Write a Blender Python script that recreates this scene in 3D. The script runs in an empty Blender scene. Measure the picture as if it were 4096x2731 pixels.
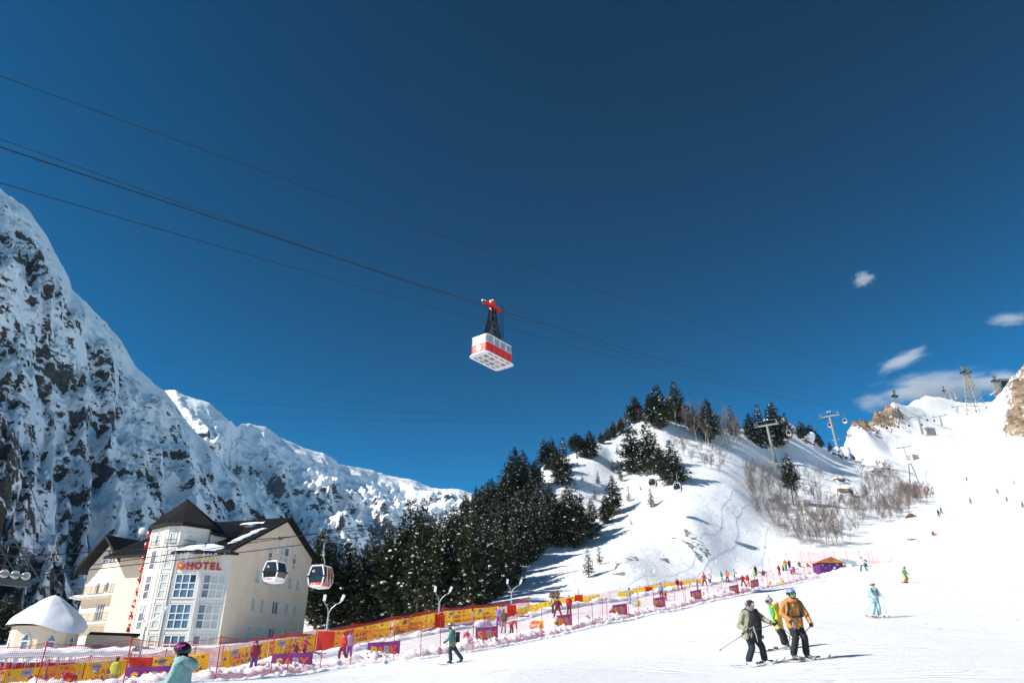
import bpy, bmesh, math, random
import numpy as np
from mathutils import Vector, Matrix, Quaternion

# ------------------------------------------------------------------ camera, sky, sun, exposure
S = bpy.context.scene
COL = S.collection
LENS = 25.0
F = 4096 * LENS / 36.0
CX, CY = 2048.0, 1365.5
PITCH = math.radians(25.9)
EYE = 1.5
CP, SP = math.cos(PITCH), math.sin(PITCH)
cam = bpy.data.cameras.new('camera')
cam.lens = LENS
cam.sensor_width = 36
cam.clip_start = 0.1
cam.clip_end = 20000
camo = bpy.data.objects.new('camera', cam)
COL.objects.link(camo)
camo.location = (0, 0, EYE)
camo.rotation_euler = (math.pi / 2 + PITCH, 0, 0)
S.camera = camo

SUN_AZ = math.radians(-108)
SUN_EL = math.radians(36)
sun_dir = Vector((math.sin(SUN_AZ) * math.cos(SUN_EL), math.cos(SUN_AZ) * math.cos(SUN_EL), math.sin(SUN_EL)))
W = bpy.data.worlds.new('World')
S.world = W
W.use_nodes = True
wn = W.node_tree
wn.nodes.clear()
sky = wn.nodes.new('ShaderNodeTexSky')
sky.sky_type = 'NISHITA'
sky.sun_disc = False
sky.sun_elevation = SUN_EL
sky.sun_rotation = SUN_AZ % (2 * math.pi)
sky.altitude = 2300
sky.air_density = 1.0
sky.dust_density = 0.6
sky.ozone_density = 6.0
hs = wn.nodes.new('ShaderNodeHueSaturation')   # deep, polarised high-altitude blue: more contrast from zenith to horizon
hs.inputs['Hue'].default_value = 0.478
hs.inputs['Saturation'].default_value = 1.14
hs.inputs['Value'].default_value = 0.25
gm = wn.nodes.new('ShaderNodeGamma')
gm.inputs['Gamma'].default_value = 1.45
bw = wn.nodes.new('ShaderNodeRGBToBW')
pw = wn.nodes.new('ShaderNodeMath')
pw.operation = 'POWER'
pw.inputs[1].default_value = 0.85
mn = wn.nodes.new('ShaderNodeMath')
mn.operation = 'MINIMUM'
mn.inputs[1].default_value = 0.5
tn = wn.nodes.new('ShaderNodeMix')
tn.data_type = 'RGBA'
tn.blend_type = 'MULTIPLY'
tn.inputs['Factor'].default_value = 1.0
bg = wn.nodes.new('ShaderNodeBackground')
bg.inputs['Strength'].default_value = 0.1
sc_ = wn.nodes.new('ShaderNodeMath')
sc_.operation = 'MULTIPLY'
sc_.inputs[1].default_value = 4.0
wo = wn.nodes.new('ShaderNodeOutputWorld')
wn.links.new(sky.outputs[0], hs.inputs['Color'])
wn.links.new(hs.outputs[0], gm.inputs['Color'])
wn.links.new(hs.outputs[0], bw.inputs[0])
wn.links.new(bw.outputs[0], mn.inputs[0])
wn.links.new(mn.outputs[0], pw.inputs[0])
wn.links.new(pw.outputs[0], sc_.inputs[0])
wn.links.new(gm.outputs[0], tn.inputs['A'])
wn.links.new(sc_.outputs[0], tn.inputs['B'])
h2 = wn.nodes.new('ShaderNodeHueSaturation')
h2.inputs['Saturation'].default_value = 1.38
h2.inputs['Hue'].default_value = 0.495
wn.links.new(tn.outputs['Result'], h2.inputs['Color'])
wn.links.new(h2.outputs[0], bg.inputs['Color'])
wn.links.new(bg.outputs[0], wo.inputs['Surface'])
sl = bpy.data.lights.new('sun', 'SUN')
sl.energy = 3.5
sl.angle = math.radians(0.53)
sl.color = (1.0, 0.95, 0.88)
so = bpy.data.objects.new('sun', sl)
COL.objects.link(so)
so.rotation_euler = sun_dir.to_track_quat('Z', 'Y').to_euler()
so.location = (-60, 20, 90)
S.view_settings.view_transform = 'Standard'
S.view_settings.look = 'None'
S.view_settings.exposure = 1.12
S.view_settings.gamma = 1.0
S.view_settings.use_curve_mapping = False
S.cycles.max_bounces = 8
S.cycles.diffuse_bounces = 3
S.cycles.transparent_max_bounces = 24
S.cycles.volume_bounces = 1

HAZE = 0.000026

# ------------------------------------------------------------------ helpers
def ray(px, py):
    a = (px - CX) / F
    b = (CY - py) / F
    return np.array((a, CP - b * SP, b * CP + SP))

def at(px, py, Y):
    r = ray(px, py)
    return Vector(r * (Y / r[1])) + Vector((0, 0, EYE))

def proj(p):
    z = p[2] - EYE
    zc = p[1] * CP + z * SP
    yc = z * CP - p[1] * SP
    return CX + F * p[0] / zc, CY - F * yc / zc

def hash3(ix, iy, iz, seed):
    h = (ix * 374761393 + iy * 668265263 + iz * 2147483647 + seed * 974634777) & 0xFFFFFFFF
    h = ((h ^ (h >> 13)) * 1274126177) & 0xFFFFFFFF
    h = (h ^ (h >> 16)) & 0xFFFFFFFF
    return h.astype(np.float64) / 4294967295.0 * 2 - 1

def vnoise(x, y, z=0.0, seed=0):
    x, y, z = np.broadcast_arrays(np.asarray(x, float), np.asarray(y, float), np.asarray(z, float))
    xi, yi, zi = np.floor(x).astype(np.int64), np.floor(y).astype(np.int64), np.floor(z).astype(np.int64)
    fx, fy, fz = x - xi, y - yi, z - zi
    u, v, w = [f * f * f * (f * (f * 6 - 15) + 10) for f in (fx, fy, fz)]
    flat = not np.any(z)
    def layer(k):
        a = hash3(xi, yi, zi + k, seed) * (1 - u) + hash3(xi + 1, yi, zi + k, seed) * u
        b = hash3(xi, yi + 1, zi + k, seed) * (1 - u) + hash3(xi + 1, yi + 1, zi + k, seed) * u
        return a * (1 - v) + b * v
    if flat:
        return layer(0)
    return layer(0) * (1 - w) + layer(1) * w

def fbm(x, y, z=0.0, octv=4, seed=0, gain=0.5, ridged=False):
    t, amp, f = 0.0, 1.0, 1.0
    for i in range(octv):
        n = vnoise(np.asarray(x) * f + 17.3 * i, np.asarray(y) * f - 9.1 * i, np.asarray(z) * f, seed + i)
        if ridged:
            n = 1 - 2 * np.abs(n)
        t = t + n * amp
        amp *= gain
        f *= 2.03
    return t

# ---- materials
MATS = {}
def nodes_of(name):
    m = bpy.data.materials.new(name)
    m.use_nodes = True
    nt = m.node_tree
    b = nt.nodes['Principled BSDF']
    return m, nt, b

def col4(c):
    return (c[0], c[1], c[2], 1.0)

def lin(r, g, b):
    f = lambda v: (v / 255 / 12.92) if v / 255 <= 0.04045 else ((v / 255 + 0.055) / 1.055) ** 2.4
    return (f(r), f(g), f(b))

def mat(name, c=(0.5, 0.5, 0.5), rough=0.6, metal=0.0, var=0.12, scale=6.0, bump=0.0, bscale=None, spec=0.5, c2=None, detail=4):
    """plain procedural material: base colour broken up by noise, optional bump"""
    if name in MATS:
        return MATS[name]
    m, nt, b = nodes_of(name)
    tc = nt.nodes.new('ShaderNodeTexCoord')
    no = nt.nodes.new('ShaderNodeTexNoise')
    no.inputs['Scale'].default_value = scale
    no.inputs['Detail'].default_value = detail
    nt.links.new(tc.outputs['Object'], no.inputs['Vector'])
    rp = nt.nodes.new('ShaderNodeValToRGB')
    rp.color_ramp.elements[0].position = 0.3
    rp.color_ramp.elements[1].position = 0.7
    ca = tuple(max(0, v * (1 - var)) for v in c)
    cb = c2 if c2 else tuple(min(1, v * (1 + var)) for v in c)
    rp.color_ramp.elements[0].color = col4(ca)
    rp.color_ramp.elements[1].color = col4(cb)
    nt.links.new(no.outputs['Fac'], rp.inputs['Fac'])
    nt.links.new(rp.outputs['Color'], b.inputs['Base Color'])
    b.inputs['Roughness'].default_value = rough
    b.inputs['Metallic'].default_value = metal
    b.inputs['Specular IOR Level'].default_value = spec
    if bump:
        n2 = nt.nodes.new('ShaderNodeTexNoise')
        n2.inputs['Scale'].default_value = bscale or scale * 3
        n2.inputs['Detail'].default_value = 5
        nt.links.new(tc.outputs['Object'], n2.inputs['Vector'])
        bp = nt.nodes.new('ShaderNodeBump')
        bp.inputs['Strength'].default_value = min(1.0, bump)
        bp.inputs['Distance'].default_value = 0.05 * max(1.0, bump)
        nt.links.new(n2.outputs['Fac'], bp.inputs['Height'])
        nt.links.new(bp.outputs['Normal'], b.inputs['Normal'])
    MATS[name] = m
    return m

# ---- mesh builder
class MB:
    def __init__(s):
        s.v, s.f, s.m = [], [], []
    def add(s, vs, fs, mi=0):
        o = len(s.v)
        s.v += [tuple(p) for p in vs]
        s.f += [tuple(i + o for i in f) for f in fs]
        s.m += [mi] * len(fs)
        return s
    def box(s, c, size, mi=0, rot=None, taper=1.0):
        hx, hy, hz = size[0] / 2, size[1] / 2, size[2] / 2
        vs = []
        for z in (-hz, hz):
            t = taper if z > 0 else 1.0
            for x, y in ((-hx, -hy), (hx, -hy), (hx, hy), (-hx, hy)):
                p = Vector((x * t, y * t, z))
                if rot is not None:
                    p = rot @ p
                vs.append(p + Vector(c))
        return s.add(vs, [(3, 2, 1, 0), (4, 5, 6, 7), (0, 1, 5, 4), (1, 2, 6, 5), (2, 3, 7, 6), (3, 0, 4, 7)], mi)
    def tube(s, pts, rad, n=8, mi=0, cap=True, squash=1.0):
        pts = [Vector(p) for p in pts]
        if not hasattr(rad, '__len__'):
            rad = [rad] * len(pts)
        vs, fs = [], []
        up0 = None
        for i, p in enumerate(pts):
            d = (pts[min(i + 1, len(pts) - 1)] - pts[max(i - 1, 0)])
            d = d.normalized() if d.length > 1e-9 else Vector((0, 0, 1))
            if up0 is None:
                up0 = Vector((0, 0, 1)) if abs(d.z) < 0.9 else Vector((1, 0, 0))
            sx = d.cross(up0)
            if sx.length < 1e-6:
                sx = d.cross(Vector((0, 1, 0)))
            sx.normalize()
            sy = sx.cross(d).normalized()
            up0 = sy
            for k in range(n):
                a = 2 * math.pi * k / n
                vs.append(p + sx * (math.cos(a) * rad[i]) + sy * (math.sin(a) * rad[i] * squash))
        for i in range(len(pts) - 1):
            for k in range(n):
                k2 = (k + 1) % n
                fs.append((i * n + k, i * n + k2, (i + 1) * n + k2, (i + 1) * n + k))
        if cap and n > 2:
            fs.append(tuple(reversed(range(n))))
            fs.append(tuple((len(pts) - 1) * n + k for k in range(n)))
        return s.add(vs, fs, mi)
    def ball(s, c, r, n=8, m=5, mi=0, sc=(1, 1, 1), rot=None):
        vs, fs = [], []
        for j in range(m + 1):
            th = math.pi * j / m
            for k in range(n):
                ph = 2 * math.pi * k / n
                p = Vector((math.sin(th) * math.cos(ph) * r * sc[0], math.sin(th) * math.sin(ph) * r * sc[1], math.cos(th) * r * sc[2]))
                if rot is not None:
                    p = rot @ p
                vs.append(p + Vector(c))
        for j in range(m):
            for k in range(n):
                k2 = (k + 1) % n
                fs.append((j * n + k, (j + 1) * n + k, (j + 1) * n + k2, j * n + k2))
        return s.add(vs, fs, mi)
    def prism(s, poly, h, mi=0, origin=(0, 0, 0), ux=(1, 0, 0), uy=(0, 0, 1)):
        """polygon in the plane (ux, uy) given a thickness h along its normal"""
        o, ux, uy = Vector(origin), Vector(ux), Vector(uy)
        nrm = ux.cross(uy).normalized()
        n = len(poly)
        vs = [o + ux * a + uy * b for a, b in poly] + [o + ux * a + uy * b - nrm * h for a, b in poly]
        fs = [tuple(range(n)), tuple(reversed(range(n, 2 * n)))]
        fs += [(i, n + i, n + (i + 1) % n, (i + 1) % n) for i in range(n)]
        return s.add(vs, fs, mi)
    def build(s, name, mats, parent=None, smooth=False, loc=None):
        me = bpy.data.meshes.new(name)
        me.from_pydata(s.v, [], s.f)
        if not isinstance(mats, (list, tuple)):
            mats = [mats]
        for m in mats:
            me.materials.append(m)
        if len(mats) > 1:
            me.polygons.foreach_set('material_index', s.m)
        if smooth:
            me.polygons.foreach_set('use_smooth', [True] * len(s.f))
        me.update()
        return link(name, me, parent, loc)

def link(name, data, parent=None, loc=None):
    o = bpy.data.objects.new(name, data)
    COL.objects.link(o)
    if parent is not None:
        o.parent = parent
    if loc is not None:
        o.location = loc
    return o

def tag(o, label=None, cat=None, group=None, kind=None):
    if label: o['label'] = label
    if cat: o['category'] = cat
    if group: o['group'] = group
    if kind: o['kind'] = kind
    return o

def thing(name, label, cat, loc=(0, 0, 0), rz=0.0, group=None, scale=None):
    o = link(name, None, None, loc)
    o.empty_display_size = 0.1
    o.rotation_euler = (0, 0, rz)
    if scale is not None:
        o.scale = (scale,) * 3 if not hasattr(scale, '__len__') else scale
    return tag(o, label, cat, group)

def copy_tree(o, parent=None):
    c = o.copy()
    COL.objects.link(c)
    c.parent = parent
    for ch in list(o.children):
        copy_tree(ch, c)
    return c

def grid_mesh(name, P, mats, smooth=True, closed=False, attrs=None):
    """P: (rows, cols, 3) array"""
    R, C = P.shape[:2]
    idx = np.arange(R * C).reshape(R, C)
    if closed:
        nx = np.roll(idx, -1, axis=1)
        q = np.stack([idx[:-1], nx[:-1], nx[1:], idx[1:]], -1).reshape(-1, 4)
    else:
        q = np.stack([idx[:-1, :-1], idx[:-1, 1:], idx[1:, 1:], idx[1:, :-1]], -1).reshape(-1, 4)
    me = bpy.data.meshes.new(name)
    me.vertices.add(R * C)
    me.vertices.foreach_set('co', P.reshape(-1).astype(np.float32))
    me.loops.add(q.size)
    me.loops.foreach_set('vertex_index', q.reshape(-1).astype(np.int32))
    me.polygons.add(len(q))
    me.polygons.foreach_set('loop_start', np.arange(0, q.size, 4, dtype=np.int32))
    me.polygons.foreach_set('loop_total', np.full(len(q), 4, dtype=np.int32))
    if smooth:
        me.polygons.foreach_set('use_smooth', np.ones(len(q), dtype=bool))
    for m in (mats if isinstance(mats, (list, tuple)) else [mats]):
        me.materials.append(m)
    for k, a in (attrs or {}).items():
        at_ = me.attributes.new(k, 'FLOAT', 'POINT')
        at_.data.foreach_set('value', np.asarray(a, np.float32).reshape(-1))
    me.update()
    me.validate()
    return me
# ------------------------------------------------------------------ snow and rock materials
def snow_nodes(nt, b, vec, scale=1.0, strength=0.4):
    n1 = nt.nodes.new('ShaderNodeTexNoise')
    n1.inputs['Scale'].default_value = 0.35 * scale
    n1.inputs['Detail'].default_value = 8
    n1.inputs['Roughness'].default_value = 0.62
    nt.links.new(vec, n1.inputs['Vector'])
    bp = nt.nodes.new('ShaderNodeBump')
    bp.inputs['Strength'].default_value = strength
    bp.inputs['Distance'].default_value = 0.35 / scale
    nt.links.new(n1.outputs['Fac'], bp.inputs['Height'])
    return bp

def make_snow(name, scale=1.0, strength=0.4):
    m, nt, b = nodes_of(name)
    tc = nt.nodes.new('ShaderNodeTexCoord')
    bp = snow_nodes(nt, b, tc.outputs['Object'], scale, strength)
    nt.links.new(bp.outputs['Normal'], b.inputs['Normal'])
    b.inputs['Base Color'].default_value = (0.86, 0.87, 0.89, 1)
    b.inputs['Roughness'].default_value = 0.7
    b.inputs['Specular IOR Level'].default_value = 0.25
    MATS[name] = m
    return m

def math_node(nt, op, a, b=None, clamp=False):
    n = nt.nodes.new('ShaderNodeMath')
    n.operation = op
    n.use_clamp = clamp
    for i, v in enumerate((a, b)):
        if v is None:
            continue
        if isinstance(v, (int, float)):
            n.inputs[i].default_value = v
        else:
            nt.links.new(v, n.inputs[i])
    return n.outputs[0]

def noise_node(nt, vec, scale, detail=4, rough=0.5, kind='FBM'):
    n = nt.nodes.new('ShaderNodeTexNoise')
    n.inputs['Scale'].default_value = scale
    n.inputs['Detail'].default_value = detail
    n.inputs['Roughness'].default_value = rough
    nt.links.new(vec, n.inputs['Vector'])
    return n.outputs['Fac']

def mapping(nt, vec, scale=(1, 1, 1), rot=(0, 0, 0)):
    n = nt.nodes.new('ShaderNodeMapping')
    n.inputs['Scale'].default_value = scale
    n.inputs['Rotation'].default_value = rot
    nt.links.new(vec, n.inputs['Vector'])
    return n.outputs[0]

def ramp(nt, fac, stops):
    n = nt.nodes.new('ShaderNodeValToRGB')
    cr = n.color_ramp
    while len(cr.elements) < len(stops):
        cr.elements.new(0.5)
    for e, (p, c) in zip(cr.elements, stops):
        e.position = p
        e.color = col4(c) if len(c) == 3 else c
    nt.links.new(fac, n.inputs['Fac'])
    return n.outputs['Color']

def sstep(nt, v, lo, hi):
    n = nt.nodes.new('ShaderNodeMapRange')
    n.interpolation_type = 'SMOOTHSTEP'
    n.inputs['From Min'].default_value = lo
    n.inputs['From Max'].default_value = hi
    nt.links.new(v, n.inputs['Value'])
    return n.outputs['Result']

def make_mountain(name, size, rocks, thresh, warm=0.5):
    """snow with rock where the slope is steep and the noise lets it through; size in metres of the main rock patches"""
    m, nt, b = nodes_of(name)
    geo = nt.nodes.new('ShaderNodeNewGeometry')
    pos = geo.outputs['Position']
    sep = nt.nodes.new('ShaderNodeSeparateXYZ')
    nt.links.new(geo.outputs['Normal'], sep.inputs[0])
    at_ = nt.nodes.new('ShaderNodeAttribute')
    at_.attribute_name = 'rock'
    strata = mapping(nt, pos, (1.0, 1.0, 1.7), (0.3, 0.55, 0.2))
    big = noise_node(nt, strata, 0.30 / size, 6, 0.62)                                       # where rock clusters
    diag = noise_node(nt, mapping(nt, pos, (0.55, 0.55, 1.9), (0.0, 0.85, 0.4)), 2.6 / size, 7, 0.68)   # ribs that run with the skyline
    ledge = noise_node(nt, mapping(nt, pos, (0.7, 0.7, 2.6), (0.12, -0.1, 0)), 3.6 / size, 6, 0.66)      # level ledges
    mid = noise_node(nt, strata, 2.0 / size, 6, 0.65)
    fine = noise_node(nt, pos, 9.0 / size, 6, 0.7)
    s = math_node(nt, 'SUBTRACT', 1.0, sep.outputs['Z'])
    v = math_node(nt, 'MULTIPLY', s, 0.55)
    v = math_node(nt, 'ADD', v, math_node(nt, 'MULTIPLY', big, 1.9))
    v = math_node(nt, 'ADD', v, math_node(nt, 'MULTIPLY', diag, 0.85))
    v = math_node(nt, 'ADD', v, math_node(nt, 'MULTIPLY', ledge, 0.75))
    v = math_node(nt, 'ADD', v, math_node(nt, 'MULTIPLY', fine, 0.5))
    v = math_node(nt, 'ADD', v, math_node(nt, 'MULTIPLY', at_.outputs['Fac'], 1.0))
    mask = sstep(nt, v, thresh, thresh + 0.06)
    rc = ramp(nt, noise_node(nt, strata, 3.5 / size, 6, 0.7), rocks)
    mix = nt.nodes.new('ShaderNodeMix')
    mix.data_type = 'RGBA'
    nt.links.new(mask, mix.inputs['Factor'])
    mix.inputs['A'].default_value = (0.85, 0.86, 0.88, 1)
    nt.links.new(rc, mix.inputs['B'])
    nt.links.new(mix.outputs['Result'], b.inputs['Base Color'])
    b.inputs['Roughness'].default_value = 0.85
    b.inputs['Specular IOR Level'].default_value = 0.15
    bp = nt.nodes.new('ShaderNodeBump')
    bp.inputs['Strength'].default_value = 0.75
    bp.inputs['Distance'].default_value = size * 0.10
    h = math_node(nt, 'ADD', math_node(nt, 'MULTIPLY', mid, 1.0), math_node(nt, 'MULTIPLY', fine, math_node(nt, 'ADD', math_node(nt, 'MULTIPLY', mask, 0.8), 0.12)))
    h = math_node(nt, 'ADD', h, math_node(nt, 'MULTIPLY', mask, 0.18))
    nt.links.new(h, bp.inputs['Height'])
    nt.links.new(bp.outputs['Normal'], b.inputs['Normal'])
    MATS[name] = m
    return m

DARKROCK = [(0.3, (0.018, 0.018, 0.018)), (0.48, (0.055, 0.052, 0.05)), (0.61, (0.12, 0.09, 0.065)), (0.72, (0.10, 0.098, 0.095))]
WARMROCK = [(0.3, (0.05, 0.035, 0.025)), (0.47, (0.20, 0.14, 0.09)), (0.6, (0.38, 0.29, 0.19)), (0.75, (0.17, 0.125, 0.10))]
M_SNOW = make_snow('snow', 1.0, 0.4)
M_SNOWF = make_snow('packed_snow', 6.0, 0.5)
M_LEFT = make_mountain('rocky_snow_mountain', 18.0, DARKROCK, 2.54)
M_SPUR = make_mountain('rocky_snow_spur', 7.0, DARKROCK, 2.31)
M_RIDGE = make_mountain('rocky_snow_ridge', 36.0, DARKROCK, 2.68)

# ------------------------------------------------------------------ ground: control points (photo x, photo y, forward metres, roughness, rock)
CTRL = []
def cp(lst, rough=0.0, rock=0.0):
    for px, py, Y in lst:
        CTRL.append((at(px, py, Y), rough, rock))
def cw(lst, rough=0.0, rock=0.0):
    for x, y, z in lst:
        CTRL.append((Vector((x, y, z)), rough, rock))
# around the camera
cw([(math.sin(a) * 1.6, math.cos(a) * 1.6, math.sin(a) * 0.1) for a in (-1, -.5, 0, .5, 1)])
cw([(-8, 9, -0.1), (-4, 8, 0.2), (0, 8, 0.6), (4, 8, 0.85), (8, 9, 1.15), (-7, 14, 0.5), (-12, 20, 0.6), (-20, 25, 0.8)])
# piste
cp([(2048, 2735, 16), (3000, 2733, 16), (4096, 2731, 13.5), (3000, 2666, 22.2), (3196, 2645, 21.3), (3133, 2595, 25.6), (3507, 2470, 38.4),
    (3625, 2329, 75), (3455, 2282, 93.7), (1823, 2652, 39.2), (2400, 2640, 27), (2400, 2560, 42), (2900, 2480, 42), (3300, 2400, 60),
    (4096, 2560, 26), (4096, 2420, 44), (4096, 2280, 78), (3850, 2280, 88), (3700, 2200, 118), (4096, 2150, 118), (3900, 2080, 165),
    (4096, 2000, 200), (3735, 2140, 145), (3660, 2158, 135), (3770, 2062, 172), (3868, 1925, 262), (4060, 1930, 250), (4096, 1850, 330), (3900, 2010, 205),
    (1600, 2690, 36), (1200, 2722, 33), (800, 2760, 27), (300, 2800, 26), (-200, 2810, 26)])
# front fence line
FRONT = [(-300, 2800, 31), (132, 2775, 33), (490, 2752, 34.5), (860, 2727, 37), (1080, 2710, 40), (1280, 2690, 43.7), (1660, 2636, 46.5), (1965, 2583, 50.3), (2250, 2530, 58),
         (2515, 2474, 67), (2760, 2420, 78), (2970, 2372, 92), (3100, 2345, 104), (3203, 2326, 114), (3290, 2308, 119)]
cp(FRONT)
# learners' area and the back fence
BACK = [(-250, 2815, 45), (0, 2798, 45), (250, 2778, 46), (498, 2752, 48), (700, 2722, 52), (873, 2702, 54), (1050, 2662, 56), (1257, 2624, 58), (1400, 2602, 60), (1650, 2546, 65),
        (1900, 2498, 73), (2100, 2464, 80), (2300, 2420, 88), (2500, 2393, 97), (2700, 2352, 110), (2811, 2332, 118), (2950, 2303, 128), (3080, 2275, 136)]
cp(BACK, 0.2)
cp([(1372, 2640, 52), (700, 2735, 43), (1020, 2682, 48), (2013, 2530, 62), (2275, 2460, 72), (2518, 2414, 84), (2820, 2342, 107), (2665, 2398, 92), (3015, 2300, 126), (3165, 2293, 124),
    (3300, 2300, 122), (3400, 2262, 124), (3550, 2250, 121)])
# bench of the hotel and the valley behind
cw([(-45, 64, 3.4), (-60, 70, 3.8), (-40, 75, 5.2), (-30, 78, 5.4), (-20, 95, 6.2), (-45, 100, 6.0), (-100, 120, 6.0), (-80, 200, 6.0), (-200, 300, 5.0), (-60, 300, 8), (-300, 700, 5),
    (-100, 900, 8), (-500, 1000, 5), (-150, 100, 4), (-70, 40, 2), (-40, 30, 0.6)], 0.2)
# knoll: foot
cp([(1250, 2545, 72), (1700, 2490, 78), (2100, 2425, 86), (2500, 2345, 106), (2900, 2280, 128), (3150, 2225, 140), (3330, 2195, 146)], 0.5)
# knoll: face
cp([(2500, 2250, 118), (2800, 2200, 132), (2800, 2000, 160), (2700, 1960, 168), (2600, 2100, 148), (2400, 2000, 178), (2300, 2200, 142), (2200, 2300, 122),
    (2200, 1960, 180), (2000, 2200, 145), (2000, 2070, 168), (1900, 2110, 160), (1700, 2275, 142), (1500, 2375, 132), (1350, 2445, 124), (2450, 1850, 203), (2500, 1760, 216),
    (2560, 1760, 216), (2700, 1760, 216), (2800, 1790, 214), (2900, 1810, 216), (3000, 1835, 224), (3105, 1864, 238), (2700, 1860, 190), (2900, 1900, 188),
    (3200, 1950, 216), (3400, 2000, 208), (3100, 2050, 178), (3300, 2100, 170), (2950, 1980, 171), (3100, 2150, 152), (3300, 1880, 252), (3360, 1828, 285),
    (3500, 1910, 262), (3600, 1935, 262), (3560, 2110, 172), (3450, 2150, 160), (3650, 2040, 198), (3730, 1975, 240), (3700, 1910, 285), (3500, 2030, 205)], 1.0)
# knoll: skyline
SKY1 = [(1250, 2480, 170), (1400, 2390, 170), (1600, 2240, 174), (1760, 2100, 180), (1886, 2033, 186), (2017, 2002, 190), (2118, 1945, 196), (2185, 1856, 202), (2295, 1826, 207), (2390, 1768, 214), (2486, 1725, 222), (2558, 1674, 231), (2611, 1662, 237),
        (2692, 1664, 241), (2812, 1700, 248), (2969, 1722, 260), (3060, 1712, 278), (3125, 1694, 292), (3180, 1722, 296), (3232, 1757, 296), (3300, 1792, 294), (3390, 1838, 292)]
cp(SKY1, 1.0, 0.15)
for px, py, Y in SKY1:
    p = at(px, py, Y)
    k = 1.0 if px < 3300 else 0.5
    cw([(p.x * 1.16, p.y * 1.16, max(8, p.z - 14 * k)), (p.x * 1.5, p.y * 1.5, max(8, p.z * 0.55 if px < 3250 else p.z * .95))], 0.6)
    if px < 3200:
        cw([(p.x * 2.6, p.y * 2.6, 10), (p.x * 4.5, p.y * 4.5, 20)], 0.3)
# upper slope
cp([(3420, 1815, 400), (3480, 1840, 340), (3600, 1860, 345), (3560, 1800, 405), (3700, 1800, 390), (3692, 1742, 450), (3800, 1745, 450), (3850, 1850, 335), (3780, 1700, 520), (3900, 1640, 600),
    (3960, 1700, 500), (4000, 1770, 420), (3930, 1900, 290), (3820, 1620, 640)], 0.6)
cp([(3406, 1808, 430), (3449, 1768, 450), (3485, 1715, 475), (3505, 1668, 490), (3537, 1624, 505)], 0.8, 1.15)
cp([(3580, 1613, 520), (3645, 1628, 535), (3700, 1680, 510)], 0.7, 0.35)
cp([(3600, 1665, 490), (3560, 1720, 455)], 0.8, 0.75)
cp([(3640, 1690, 490), (3690, 1650, 540)], 0.7, 0.25)
cp([(3540, 1662, 496), (3565, 1690, 474), (3525, 1705, 468)], 0.8, 1.15)
cp([(3659, 1604, 600), (3745, 1588, 680), (3850, 1584, 720), (3956, 1580, 740), (3985, 1566, 740)], 0.6, 0.1)
cp([(4030, 1750, 420), (4040, 1690, 440), (4050, 1600, 470), (4062, 1535, 500), (4090, 1488, 540), (4160, 1400, 560), (4130, 1740, 400), (4140, 1560, 480), (4250, 1700, 400), (4300, 1300, 560)], 1.0, 1.0)
cp([(3700, 1596, 650), (3800, 1587, 705), (3900, 1582, 735), (4010, 1730, 440), (4015, 1660, 470), (3995, 1745, 440)], 0.7, 0.5)
for px, py, Y in [(3406, 1808, 430), (3449, 1768, 450), (3490, 1690, 490), (3850, 1584, 790), (3985, 1570, 800), (4090, 1488, 600)]:
    p = at(px, py, Y)
    cw([(p.x * 1.15, p.y * 1.15, p.z - 30), (p.x * 1.6, p.y * 1.6, p.z * 0.5)], 0.5)
cp([(3372, 1850, 420), (3398, 1836, 480), (3330, 1905, 450), (3440, 1790, 560), (3480, 1730, 600)], 0.6, 0.3)
# right of the frame
cw([(30, 12, 3.5), (70, 50, 12), (130, 90, 28), (230, 160, 60), (330, 230, 100), (480, 330, 170)], 0.2)

_az = np.array([math.atan2(p.x, p.y) for p, _, _ in CTRL])
_lr = np.array([math.log(math.hypot(p.x, p.y)) for p, _, _ in CTRL])
_val = np.array([[p.z / math.hypot(p.x, p.y), rg, rk] for p, rg, rk in CTRL])
KA = 3.2
_U = np.stack([_az * KA, _lr], 1)
def _phi(d2):
    return 0.5 * d2 * np.log(d2 + 1e-9)
def _tps_fit(U, val, lam):
    n = len(U)
    d2 = ((U[:, None] - U[None]) ** 2).sum(-1)
    A = np.zeros((n + 3, n + 3))
    A[:n, :n] = _phi(d2) + np.eye(n) * lam
    A[:n, n] = 1
    A[:n, n + 1:] = U
    A[n, :n] = 1
    A[n + 1:, :n] = U.T
    return np.linalg.solve(A, np.vstack([val, np.zeros((3, val.shape[1]))]))
_WT = _tps_fit(_U, _val, 2e-5)

def terrain_raw(x, y):
    x, y = np.asarray(x, float).ravel(), np.asarray(y, float).ravel()
    az = np.arctan2(x, y)
    r = np.maximum(np.hypot(x, y), 0.8)
    azc = np.clip(az, -0.95, 0.85)
    U = np.stack([azc * KA, np.log(r)], 1)
    out = np.empty((len(x), 3))
    for i in range(0, len(x), 20000):
        u = U[i:i + 20000]
        d2 = (u[:, None, 0] - _U[None, :, 0]) ** 2 + (u[:, None, 1] - _U[None, :, 1]) ** 2
        out[i:i + 20000] = _phi(d2) @ _WT[:-3] + _WT[-3] + u @ _WT[-2:]
    g = out[:, 0]
    over = np.clip((np.abs(az) - 0.95) / 0.9, 0, 1)
    g = g * (1 - over) + 0.01 * over
    return g * r, np.clip(out[:, 1], 0, 1.2), np.clip(out[:, 2], 0, 1.2), r

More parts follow.
